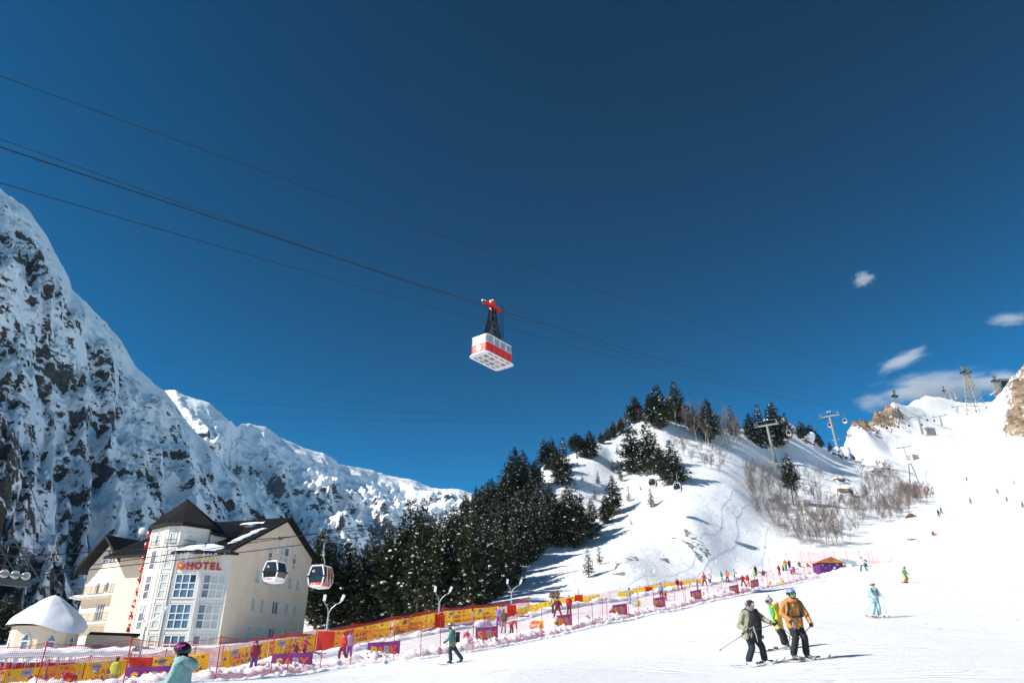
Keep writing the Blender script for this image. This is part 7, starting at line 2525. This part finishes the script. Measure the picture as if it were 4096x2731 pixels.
# --- B: amber jacket
ft = hit(3205, 2644, 15)
J = JP(3200, 2647, 158, head=(3156, 2370, .06), neck=(3158, 2396, .02), shL=(3124, 2411, .02), shR=(3194, 2408, -.02), elL=(3113, 2452, .02), elR=(3222, 2450, .02), haL=(3140, 2482, .22), haR=(3234, 2492, .16),
       hip=(3174, 2497, 0), knL=(3171, 2552, .12), anL=(3170, 2620, -.02), toL=(3195, 2639, .14), knR=(3210, 2550, .10), anR=(3226, 2616, -.04), toR=(3252, 2634, .10))
fB = (.28, -.95, 0)
pB = person('skier in an amber jacket with blue helmet and black trousers', ft, J, [M_AMBER, M_BLACK, M_SKIN, M_BOOTG, M_BLACK, M_HELB], .02, 1.16, fB)
hd = Vector(J['head'])
helmet(pB, hd, fB, M_HELB); goggles(pB, hd, fB, M_GOGG, M_BLACK); mouth(pB, hd, fB)
mb = MB()
for k, (a_, z_) in enumerate(((-.6, .12), (-.2, .13), (.35, .11), (.7, .09))):
    q = hd + Vector((math.sin(a_) * .11, -.085, z_ - .02)); mb.ball(q, .018, 6, 4, sc=(1, .4, 1))
mb.build('helmet_decal', M_HELW, pB)
mb = MB(); mb.tube([hd + Vector((-.10, -.03, .02)), hd + Vector((-.085, -.06, -.08)), hd + Vector((.0, -.09, -.125)), hd + Vector((.10, -.05, -.07)), hd + Vector((.11, -.02, .03))], .016, 5); mb.build('chin_strap', M_BLACK, pB)
mb = MB(); mb.tube([Vector((-.40, -.03, 1.60)), Vector((-.33, -.12, 1.56)), Vector((-.2, -.14, 1.55)), Vector((-.12, -.05, 1.60)), Vector((-.2, .1, 1.62)), Vector((-.34, .1, 1.62)), Vector((-.40, -.03, 1.60))], [.055, .06, .05, .055, .06, .06, .055], 9); mb.build('hood', M_AMBER, pB, smooth=True)
for pts in ([(-.40, -.06, 1.60), (-.405, -.17, 1.48), (-.40, -.19, 1.32), (-.42, -.12, 1.14)], [(-.09, -.06, 1.60), (-.06, -.17, 1.48), (-.04, -.19, 1.32), (-.02, -.12, 1.14)]):
    mb = MB(); mb.tube([Vector(p) for p in pts], .030, 6, squash=.6); mb.build('backpack_strap', M_BLACK, pB)
mb = MB(); mb.tube([Vector((-.36, -.10, 1.16)), Vector((-.27, -.20, 1.14)), Vector((-.16, -.215, 1.135)), Vector((-.04, -.19, 1.15)), Vector((.04, -.1, 1.17))], .022, 6, squash=1.3); mb.build('hip_belt', M_BLACK, pB)
mb = MB(); mb.tube([Vector((-.25, -.17, 1.52)), Vector((-.22, -.20, 1.3)), Vector((-.17, -.215, 1.1)), Vector((-.15, -.19, .95))], .008, 4); mb.build('zip', M_BLACK, pB)
mb = MB(); mb.box((-.21, .2, 1.36), (.3, .16, .46)); mb.build('backpack', M_BLACK, pB)
glove(pB, J['haL'], (.45, -.6, -.65), M_BLACK, (.2, .3, -1)); glove(pB, J['haR'], (.25, -.5, -.8), M_BLACK, (-.3, .2, -1))
ski(pB, gp(3130, 2645, ft.y + .45), gp(3268, 2645, ft.y - .75), M_SKI); ski(pB, gp(3188, 2640, ft.y + .6), gp(3328, 2640, ft.y - .5), M_SKI)
ski_pole('ski pole trailing behind the right leg of the amber-jacketed skier', ft + Vector(J['haR']) + Vector((.01, -.05, -.05)), ft + Vector((-.10, .45, .33)))
ski_pole('ski pole held back in the left-hand glove of the amber-jacketed skier', ft + Vector(J['haL']) + Vector((.03, -.07, -.05)), ft + Vector((-.02, .75, .42)))

upright(pB, ('hood', 'backpack_strap', 'hip_belt', 'zip', 'backpack'), .161)

# --- C: yellow jacket over green
ft = hit(3140, 2597, 18)
J = JP(3140, 2599, 135, head=(3067, 2394, .02), neck=(3078, 2410, .0), shL=(3078, 2424, .16), shR=(3110, 2420, -.14), elL=(3095, 2458, .22), elR=(3113, 2462, -.2), haL=(3090, 2484, .30), haR=(3092, 2482, -.02),
       hip=(3112, 2500, 0), knL=(3121, 2537, .10), anL=(3132, 2578, .10), toL=(3110, 2591, .12), knR=(3143, 2540, -.12), anR=(3152, 2572, -.14), toR=(3132, 2586, -.12))
fC = (-.92, -.38, 0)
pC = person('skier in a bright yellow jacket over green with a pompom hat', ft, J, [M_YJKT, M_BLACK, M_SKIN, M_BOOTW, M_BLACK, M_KNIT], .02, 1.05, fC)
hd = Vector(J['head'])
helmet(pC, hd, fC, M_KNIT, 'knit_hat', .125); goggles(pC, hd, fC, M_GOGD, M_KNIT, .0); mouth(pC, hd, fC)
mb = MB(); mb.ball(hd + Vector((.015, 0, .19)), .045, 9, 6); mb.build('pompom', M_KNIT, pC)
mb = MB(); cs = [Vector((-.53, -.12, 1.38)), Vector((-.50, -.17, 1.28)), Vector((-.44, -.19, 1.08)), Vector((-.36, -.18, .88))]; mb.tube(cs, [.05, .085, .085, .06], 9); mb.build('green_vest', M_GREENV, pC, smooth=True)
mb = MB(); mb.tube([Vector((-.34, -.15, 1.44)), Vector((-.26, -.02, 1.42)), Vector((-.28, .13, 1.42))], [.05, .075, .05], 8); mb.build('hood', M_YJKT, pC, smooth=True)
glove(pC, J['haL'], (-.1, -.4, -.9), M_BLACK, (-1, 0, 0)); glove(pC, J['haR'], (-.4, 0, -.9), M_BLACK, (-1, 0, 0))
ski(pC, gp(3190, 2597, ft.y + .1), gp(3012, 2606, ft.y - .25), M_SKIR); ski(pC, gp(3205, 2590, ft.y + .55), gp(3040, 2598, ft.y + .2), M_SKI)
ski_pole('black ski pole held out in front of the yellow jacket', ft + Vector(J['haL']) + Vector((-.02, -.05, -.06)), ft + Vector((.55, .1, .25)))
ski_pole('second ski pole behind the yellow jacket', ft + Vector(J['haR']) + Vector((-.02, -.02, -.06)), ft + Vector((.62, .55, .22)))

upright(pC, ('green_vest', 'hood'), .154)

# --- D: mint suit
ft = hit(3507, 2470, 25)
J = JP(3507, 2471, 83, head=(3488, 2337, .05), neck=(3489, 2350, .02), shL=(3475, 2359, .02), shR=(3507, 2357, .0), elL=(3472, 2378, .02), elR=(3519, 2376, .04), haL=(3486, 2386, .2), haR=(3527, 2389, .15),
       hip=(3499, 2399, 0), knL=(3493, 2433, .08), anL=(3492, 2460, -.02), toL=(3499, 2467, .16), knR=(3514, 2433, .08), anR=(3520, 2459, -.02), toR=(3528, 2467, .16))
fD = (.15, -.98, 0)
pD = person('skier in a pale mint suit with white helmet out on the piste', ft, J, [M_MINT, M_MINT, M_SKIN, M_BOOTW, M_HELW, M_HELW], .022, 1.05, fD)
hd = Vector(J['head']); helmet(pD, hd, fD, M_HELW); goggles(pD, hd, fD, M_GOGD, M_BLACK)
for pts in ([(-.32, -.1, 1.46), (-.33, -.17, 1.34), (-.30, -.18, 1.2)], [(-.06, -.1, 1.46), (-.06, -.17, 1.34), (-.04, -.16, 1.2), (.06, -.1, 1.05)], [(-.32, -.175, 1.30), (-.18, -.2, 1.29), (-.06, -.175, 1.30)]):
    mb = MB(); mb.tube([Vector(p) for p in pts], .018, 5); mb.build('backpack_strap', M_BLACK, pD)
mb = MB(); mb.box((-.19, .18, 1.25), (.28, .14, .4)); mb.build('backpack', M_BLACK, pD)
glove(pD, J['haL'], (.2, -.6, -.7), M_HELW, (0, .2, -1)); glove(pD, J['haR'], (.2, -.6, -.7), M_HELW, (0, .2, -1))
ski(pD, gp(3470, 2474, ft.y + .5), gp(3527, 2474, ft.y - .9), M_SKIR); ski(pD, gp(3505, 2470, ft.y + .55), gp(3560, 2470, ft.y - .8), M_SKI)
ski_pole('right-hand pole of the skier in the mint suit', ft + Vector(J['haR']) + Vector((.02, -.05, -.04)), ft + Vector((.5, -.1, .22)), M_LAMP)
ski_pole('left-hand pole of the skier in the mint suit', ft + Vector(J['haL']) + Vector((0, -.05, -.04)), ft + Vector((-.45, .25, .1)), M_LAMP)

upright(pD, ('backpack_strap', 'backpack'), .209)

# --- G: snowboarder
ft = hit(1823, 2655, 25)
J = JP(1823, 2656, 86, head=(1800, 2507, .02), neck=(1803, 2521, .0), shL=(1805, 2531, .16), shR=(1811, 2531, -.16), elL=(1796, 2557, .22), elR=(1818, 2560, .10), haL=(1782, 2569, .22), haR=(1817, 2583, .12),
       hip=(1809, 2578, 0), knL=(1799, 2604, .05), anL=(1802, 2640, .05), toL=(1790, 2648, .1), knR=(1826, 2606, .05), anR=(1847, 2637, .02), toR=(1839, 2645, .08))
fG = (-.95, -.3, 0)
pG = person('snowboarder in a teal and amber jacket gliding past the red fence', ft, J, [mat('dark_teal_fabric', (0.09, 0.20, 0.19), 0.75, var=0.12, scale=6, bump=0.5, bscale=12), M_DKGREEN, M_SKIN, mat('blue_boot', (.03, .05, .18), .5), M_BLACK, M_METALG], .022, 1.12, fG)
hd = Vector(J['head']); helmet(pG, hd, fG, M_METALG); goggles(pG, hd, fG, M_GOGD, M_BLACK)
mb = MB(); mb.tube([hd + Vector((-.02, -.02, -.07)), hd + Vector((.0, 0, -.16))], [.085, .08], 9); mb.build('neck_warmer', M_BLACK, pG)
mb = MB(); mb.tube([Vector((-.17, .0, 1.10)), Vector((-.17, .0, .98)), Vector((-.16, .0, .90))], [.196, .20, .19], 16); mb.build('jacket_band', M_AMBER, pG, smooth=True)
mb = MB(); mb.box((.06, .02, 1.22), (.18, .3, .46)); mb.build('backpack', M_BLACK, pG)
for x_ in (-.14, .14):
    mb = MB(); mb.tube([Vector((.0, x_, 1.42)), Vector((-.24, x_ * .9, 1.36)), Vector((-.22, x_ * .9, 1.15)), Vector((.0, x_, 1.02))], .02, 5); mb.build('backpack_strap', M_BLACK, pG)
glove(pG, J['haL'], (-.9, 0, -.3), M_BLACK, (0, 0, -1)); glove(pG, J['haR'], (0, -.2, -.9), M_AMBER, (-1, 0, 0))
a, b_ = gp(1750, 2662, ft.y - .15), gp(1890, 2648, ft.y + .1)
ob = ski(pG, b_, a, mat('snowboard_top', (.08, .09, .1), .4, var=.4, scale=4), .30, .06); ob.name = 'snowboard'

# --- H: teal jacket, cut off by the lower edge
hx = at(724, 2612, 14.0)
ft = Vector((hx.x, 14.0, gz(hx.x, 14.0)))
k_ = hx.z - ft.z - 1.58
J = dict(head=(0, 0, 1.60), neck=(.04, 0, 1.44), shL=(.06, -.19, 1.36), shR=(.06, .19, 1.36), elL=(.0, -.27, 1.10), elR=(-.02, .26, 1.12), haL=(-.24, -.2, 1.06), haR=(-.24, .16, 1.06),
         hip=(.10, 0, .92), knL=(-.06, -.12, .50), anL=(.04, -.14, .12), toL=(-.12, -.14, .05), knR=(-.04, .12, .52), anR=(.05, .13, .12), toR=(-.11, .13, .05))
J = {k: (v[0], v[1], v[2] + (k_ if v[2] > .8 else 0)) for k, v in J.items()}
fH = (-1, -.12, 0)
pH = person('skier in a teal hooded jacket and black helmet with yellow goggles at the lower edge', ft, J, [M_TEAL, M_BLACK, M_SKIN, M_BOOTG, M_BLACK, M_HELK], .018, 1.12, fH)
hd = Vector(J['head']); helmet(pH, hd, fH, M_HELK, r=.142); goggles(pH, hd, fH, M_GOGY, M_BLACK, .03, .118, .046); mouth(pH, hd, fH)
mb = MB(); mb.tube([hd + Vector((.03, 0, .0)), hd + Vector((.035, 0, -.13)), hd + Vector((.045, 0, -.2))], [.105, .10, .10], 10); mb.build('balaclava', M_BLACK, pH, smooth=True)
for k in range(3):
    mb = MB(); mb.tube([hd + Vector((-.07 + .04 * k, -.127, .055)), hd + Vector((-.03 + .04 * k, -.13, .10)), hd + Vector((.02 + .04 * k, -.128, .115))], .011, 4); mb.build('helmet_decal', M_MAG, pH)
mb = MB(); nk = Vector(J['neck']); mb.tube([nk + Vector((-.08, -.12, .03)), nk + Vector((.05, -.14, .05)), nk + Vector((.17, -.10, -.02)), nk + Vector((.22, 0, -.06)), nk + Vector((.17, .10, -.02)), nk + Vector((.05, .14, .05)), nk + Vector((-.08, .12, .03))], [.035, .055, .085, .10, .085, .055, .035], 9); mb.build('hood', M_TEAL, pH, smooth=True)
glove(pH, J['haL'], (-.95, .1, -.2), M_BLACK, (0, 0, -1)); glove(pH, J['haR'], (-.95, .1, -.2), M_BLACK, (0, 0, -1))
ski(pH, ft + Vector((.75, -.14, 0)), ft + Vector((-.9, -.2, 0)), M_SKI); ski(pH, ft + Vector((.75, .13, 0)), ft + Vector((-.9, .1, 0)), M_SKI)

# ------------------------------------------------------------------ small figures: poses shared, colours per person
def base(**kw):
    d = dict(head=(0, -.02, 1.62), neck=(0, 0, 1.46), shL=(-.19, 0, 1.40), shR=(.19, 0, 1.40), elL=(-.26, .02, 1.13), elR=(.26, .02, 1.13), haL=(-.25, -.14, .94), haR=(.25, -.14, .94),
             hip=(0, 0, .93), knL=(-.12, -.05, .50), anL=(-.14, .02, .12), toL=(-.15, -.12, .05), knR=(.12, -.05, .50), anR=(.14, .02, .12), toR=(.15, -.12, .05))
    d.update(kw); return d
POSES = {
 'stand': base(),
 'walk': base(knL=(-.1, -.22, .52), anL=(-.1, -.22, .12), toL=(-.1, -.36, .06), knR=(.1, .05, .5), anR=(.1, .3, .14), toR=(.1, .18, .05), haL=(-.24, .12, .95), haR=(.24, -.28, 1.0)),
 'wide': base(knL=(-.26, -.05, .48), anL=(-.34, .02, .12), toL=(-.36, -.12, .05), knR=(.26, -.05, .48), anR=(.36, .02, .12), toR=(.38, -.12, .05), elL=(-.4, -.05, 1.16), haL=(-.5, -.2, 1.0), elR=(.38, 0, 1.14), haR=(.46, -.15, .95)),
 'bend': base(head=(0, -.62, 1.12), neck=(0, -.46, 1.12), shL=(-.19, -.42, 1.12), shR=(.19, -.42, 1.12), elL=(-.24, -.5, .85), elR=(.24, -.5, .85), haL=(-.2, -.55, .6), haR=(.2, -.55, .6), hip=(0, .05, .90)),
 'sit': base(head=(0, -.05, .82), neck=(0, 0, .66), shL=(-.19, 0, .60), shR=(.19, 0, .60), elL=(-.3, 0, .35), elR=(.3, 0, .35), haL=(-.25, -.2, .25), haR=(.25, -.2, .25), hip=(0, .05, .16), knL=(-.14, -.36, .36), anL=(-.15, -.56, .12), toL=(-.15, -.68, .16), knR=(.14, -.36, .36), anR=(.15, -.56, .12), toR=(.15, -.68, .16)),
 'reach': base(elL=(-.2, -.26, 1.22), haL=(-.15, -.5, 1.15), elR=(.2, -.26, 1.22), haR=(.15, -.5, 1.15)),
 'crouch': base(head=(.12, -.1, 1.42), neck=(.08, -.04, 1.27), shL=(-.12, .02, 1.2), shR=(.26, -.02, 1.2), elL=(-.3, 0, 1.0), elR=(.46, 0, 1.02), haL=(-.22, -.15, .82), haR=(.62, -.05, .86), hip=(.14, .08, .72), knL=(-.12, -.14, .46), anL=(-.22, .02, .12), toL=(-.22, -.12, .05), knR=(.22, -.14, .42), anR=(.1, .02, .12), toR=(.1, -.12, .05)),
 'lie': base(head=(-.75, 0, .22), neck=(-.6, 0, .2), shL=(-.5, -.17, .18), shR=(-.5, .17, .18), elL=(-.4, -.3, .1), elR=(-.45, .3, .1), haL=(-.2, -.3, .1), haR=(-.6, .4, .1), hip=(0, 0, .15), knL=(.4, -.12, .2), anL=(.75, -.12, .1), toL=(.8, -.12, .2), knR=(.42, .1, .15), anR=(.8, .1, .1), toR=(.85, .1, .2)),
}
PM = {}
FC = {}
def fabric(c):
    k = tuple(round(v, 3) for v in c)
    if k not in FC:
        FC[k] = mat('clothing_%02d' % len(FC), c, .8, var=.15, scale=5, bump=.4, bscale=12)
    return FC[k]
RED, ORG, YEL, GRN, BLU, PNK, PUR, BLK, WHT, TEA, MAR, BRN, GRY, LIL = (.50, .02, .02), (.70, .12, .01), (.62, .48, .02), (.25, .5, .05), (.18, .3, .6), (.6, .2, .3), (.2, .06, .32), (.015, .015, .018), (.62, .62, .64), (.15, .33, .32), (.17, .02, .04), (.17, .10, .06), (.22, .24, .25), (.42, .34, .55)
def small(label, foot, pose, jk, pt, ht, yaw, H=1.72, skis=False, board=False, pack=None, vox=.034, sink=0.0):
    if pose not in PM:
        PM[pose] = fuse('body', body_prims(POSES[pose], 1.12, True), [M_SKIN] * 6, vox)
    t = thing('person', label, 'person', foot - Vector((0, 0, sink)), yaw, None, H / 1.74)
    o = link('body', PM[pose], t)
    for i, c in enumerate((jk, pt, None, BLK, BLK, ht)):
        o.material_slots[i].link = 'OBJECT'
        o.material_slots[i].material = M_SKIN if c is None else fabric(c)
    J = POSES[pose]
    if pack:
        mb = MB(); m0 = (Vector(J['shL']) + Vector(J['shR'])) / 2; mb.box(m0 + Vector((0, .2, -.18)), (.3, .16, .44)); mb.build('backpack', fabric(pack), t)
    if skis:
        for s in 'LR':
            c = Vector(J['an' + s]); mb = MB(); mb.box((c.x, c.y - .12, .02), (.1, 1.55, .025)); mb.box((c.x, c.y - .94, .05), (.08, .14, .02), rot=Matrix.Rotation(-.5, 3, 'X')); mb.build('ski', M_SKI, t)
    if board:
        c = (Vector(J['anL']) + Vector(J['anR'])) / 2; mb = MB(); mb.box((c.x, c.y - .08, .02), (1.5, .27, .03)); mb.build('snowboard', M_SKI, t)
    return t
def S_(label, px, py, *a, ymin=30.0, **kw):
    return small(label, hit(px, py, ymin), *a, **kw)
R180 = math.pi
S_('person in a dark tracksuit with navy hat standing near the hotel end of the park', 1010, 2684, 'stand', MAR, (.05, .06, .22), (.05, .03, .1), .3, 1.75)
S_('child in dark red lying in the snow near the dark tracksuit', 1062, 2668, 'lie', RED, MAR, BLK, .4, 1.1)
S_('child in maroon left behind the SABY banner at the first pad', 1180, 2640, 'walk', MAR, MAR, MAR, 1.2, 1.2)
S_('person in dark pink stooping over the child in maroon', 1213, 2636, 'reach', (.4, .04, .1), MAR, PNK, 1.3, 1.5)
S_('adult in a long red jacket looking down beside the first orange pad', 1368, 2642, 'walk', RED, MAR, MAR, -.5, 1.78)
S_('person in lilac jacket and violet trousers close behind the red jacket', 1394, 2634, 'stand', LIL, (.12, .1, .4), PUR, .2, 1.72)
S_('person in pale pink kneeling behind the snow bank', 1866, 2566, 'sit', PNK, PNK, WHT, .5, 1.6)
S_('person in violet and yellow leaning away left of the brown backpack', 1994, 2505, 'reach', (.25, .15, .5), PUR, YEL, R180, 1.72)
S_('person with a brown backpack seen from behind', 2013, 2531, 'stand', BRN, (.4, .28, .28), BRN, R180, 1.8, pack=(.12, .09, .06))
S_('child in red bending down right of the brown backpack', 2046, 2534, 'bend', RED, MAR, MAR, .6, 1.35)
S_('skier in grey with a yellow backpack left in the trio', 2213, 2452, 'walk', GRY, BLK, BLK, R180 + .6, 1.72, pack=YEL)
S_('skier in dark red with arms out in the trio', 2231, 2468, 'wide', MAR, MAR, BLK, .2, 1.76, skis=True)
S_('skier in a bright red jacket right in the trio', 2277, 2459, 'stand', RED, MAR, TEA, .1, 1.76)
S_('child in yellow sitting beside the PARK banner below the trio', 2225, 2508, 'sit', YEL, BLK, BLU, .4, 1.25)
S_('child in red with a white helmet behind the bank', 2350, 2490, 'sit', RED, BLU, WHT, .2, 1.3)
S_('child in red behind the bank left of the middle SABY banner', 2447, 2462, 'sit', RED, MAR, (.5, .2, .3), -.2, 1.25)
S_('skier in pale teal with poles beyond the middle SABY banner', 2519, 2413, 'reach', TEA, (.35, .5, .5), BLK, 1.2, 1.72, skis=True)
S_('adult in a light blue jacket seen from behind', 2646, 2388, 'stand', BLU, MAR, RED, R180, 1.75, skis=True)
S_('child in red with a green hat beside the light blue adult', 2664, 2402, 'walk', RED, MAR, GRN, .8, 1.2, skis=True)
S_('person in red with a dark backpack walking left of the maroon figure', 2712, 2364, 'walk', RED, (.6, .4, .3), RED, R180 - .4, 1.75, pack=BLK)
S_('child in crimson beside the dark backpack', 2727, 2358, 'walk', (.45, .02, .08), MAR, YEL, .5, 1.35)
S_('person in dull maroon with one arm raised', 2791, 2361, 'reach', (.28, .12, .12), (.25, .08, .1), (.4, .2, .2), 1.1, 1.5)
S_('child in yellow-green crouching right of the SABY banner', 2816, 2392, 'sit', YEL, GRY, MAR, .3, 1.3)
S_('instructor in an orange vest striding left in a pair', 2820, 2343, 'wide', ORG, BLK, BLK, .4, 1.78, skis=True)
S_('skier in white and lilac right of the orange vest', 2841, 2338, 'walk', LIL, BLK, BLK, -.5, 1.7, skis=True)
S_('child in pink behind the bank right of the orange vest', 2877, 2380, 'sit', (.65, .1, .25), PNK, (.65, .1, .25), .2, 1.2)
S_('slim person in dark teal over pale trousers standing upslope', 2888, 2326, 'stand', TEA, (.4, .6, .58), BLK, .5, 1.7)
S_('person in an orange top and black trousers upslope', 2912, 2327, 'walk', ORG, BLK, BLK, -.6, 1.75)
S_('person in white and dark patches reaching left upslope', 2939, 2319, 'reach', (.4, .36, .34), BLK, BLK, 1.4, 1.72)
S_('person in red with a lilac hat in the red-clad group', 2975, 2346, 'wide', RED, MAR, LIL, .2, 1.78)
S_('person in red jacket and orange trousers in the red-clad group', 2995, 2343, 'walk', RED, ORG, (.5, .05, .05), .6, 1.72)
S_('person in lime and yellow bending at the edge of the red-clad group', 3018, 2324, 'reach', GRN, (.4, .3, .3), BLK, 1.3, 1.7)
S_('person in dark clothes behind the lime-yellow one', 3025, 2303, 'stand', BLK, BLK, GRY, .4, 1.72)
S_('child in yellow in front of the last purple banner', 3015, 2356, 'sit', YEL, RED, RED, 0, 1.2)
S_('person in black and red sitting on the bank by the lamp', 3054, 2300, 'sit', BLK, RED, BLK, -.5, 1.7)
S_('child in ochre behind the bank left of the gathering', 3083, 2345, 'sit', (.4, .25, .05), YEL, MAR, .2, 1.3)
S_('child in olive yellow with red hat below the gathering', 3132, 2336, 'sit', YEL, YEL, RED, .1, 1.4)
S_('person in red overalls left in the gathering', 3119, 2300, 'stand', RED, RED, GRY, .3, 1.72)
S_('person in black and lime bending in the gathering', 3134, 2284, 'bend', GRN, BLK, YEL, .8, 1.8)
S_('tall person in orange in the middle of the gathering', 3145, 2282, 'stand', ORG, BLK, ORG, .2, 1.95)
S_('person in dark jacket right behind the tall orange one', 3161, 2280, 'reach', BLK, BLK, GRY, -.3, 1.8)
S_('person in purple crouching in the gathering', 3166, 2296, 'bend', LIL, PUR, PUR, .5, 1.5)
S_('person in crimson bending at the right of the gathering', 3178, 2294, 'bend', (.45, .02, .06), MAR, RED, -.6, 1.6)
S_('person in dark clothes sitting on the red beam', 3199, 2266, 'sit', BLK, GRY, BLK, -.2, 1.72)
S_('child in orange with a yellow hat sitting right of the red beam', 3231, 2266, 'sit', ORG, RED, YEL, .3, 1.5)
S_('child in dark red behind the bank below the red beam', 3241, 2306, 'sit', (.35, .03, .05), YEL, MAR, 0, 1.4)
S_('child with a red hat just showing over the bank', 3184, 2316, 'sit', RED, RED, RED, 0, .9)
S_('left one of two people in red before the gabled booth', 3303, 2288, 'stand', RED, RED, ORG, .2, 1.7)
S_('right one of two people in red before the gabled booth', 3322, 2284, 'stand', ORG, RED, RED, -.3, 1.7)
small('person in a lime-yellow jacket beside the orange pad at the hotel corner', shift(along(BW, 545), 3.0), 'stand', (.5, .55, .04), GRY, (.1, .02, .06), R180, 1.72)
small('child in a blue helmet behind the first purple banner', shift(along(BW, 583), 2.6), 'stand', (.35, .6, .05), GRY, BLU, .5, 1.3)
small('child in dark red with a red hat behind the first purple banner', shift(along(BW, 617), 1.8), 'stand', MAR, MAR, RED, .4, 1.35)
small('person in a red and navy jacket bending at the lower left', shift(along(BW, 372), 2.4), 'bend', RED, MAR, (.05, .06, .25), -1.3, 1.6)
S_('snowboarder with green jacket and mustard trousers on the piste', 3625, 2330, 'crouch', (.25, .42, .25), (.45, .27, .03), BLK, .5, 1.72, board=True)
S_('skier in white top and teal trousers at the fence end', 3456, 2284, 'wide', WHT, (.04, .10, .13), BLK, -.3, 1.72, skis=True)
S_('person in dark teal with a grey pack near the fence end', 3466, 2266, 'bend', (.04, .12, .12), (.03, .1, .1), GRY, R180 + .4, 1.8)
S_('snowboarder lying on the slope far up the piste', 3648, 2160, 'lie', GRY, BLK, BLK, 0.0, 1.75, board=False, ymin=60)
S_('skier in navy and orange sitting on the slope far up the piste', 3735, 2142, 'sit', (.05, .06, .2), ORG, BLU, .3, 1.9, ymin=60)
for lab, px, py, jk, pt, ht in (('skier in black left in the pair at the edge of the shrubs', 3757, 2066, BLK, BLK, BLK), ('skier with a teal jacket right in the pair at the edge of the shrubs', 3767, 2054, TEA, BLK, GRN), ('lone grey skier highest on the far piste', 3868, 1923, GRY, BLK, BLK), ('distant skier in white and pink at the far right', 4057, 1936, WHT, (.6, .1, .3), BLU),
                                ('distant skier in pink and dark trousers', 3992, 1974, (.5, .15, .2), BLK, MAR), ('distant skier in a yellow jacket', 4029, 2005, YEL, BLK, YEL), ('distant skier in grey leaning into a turn', 3884, 2014, GRY, BLK, BLK), ('distant skier in teal cut by the right edge', 4093, 2030, TEA, BLK, BLK)):
    S_(lab, px, py, 'wide', jk, pt, ht, .4, 1.75, skis=True, ymin=60)
bpy.data.scenes.remove(TMP)
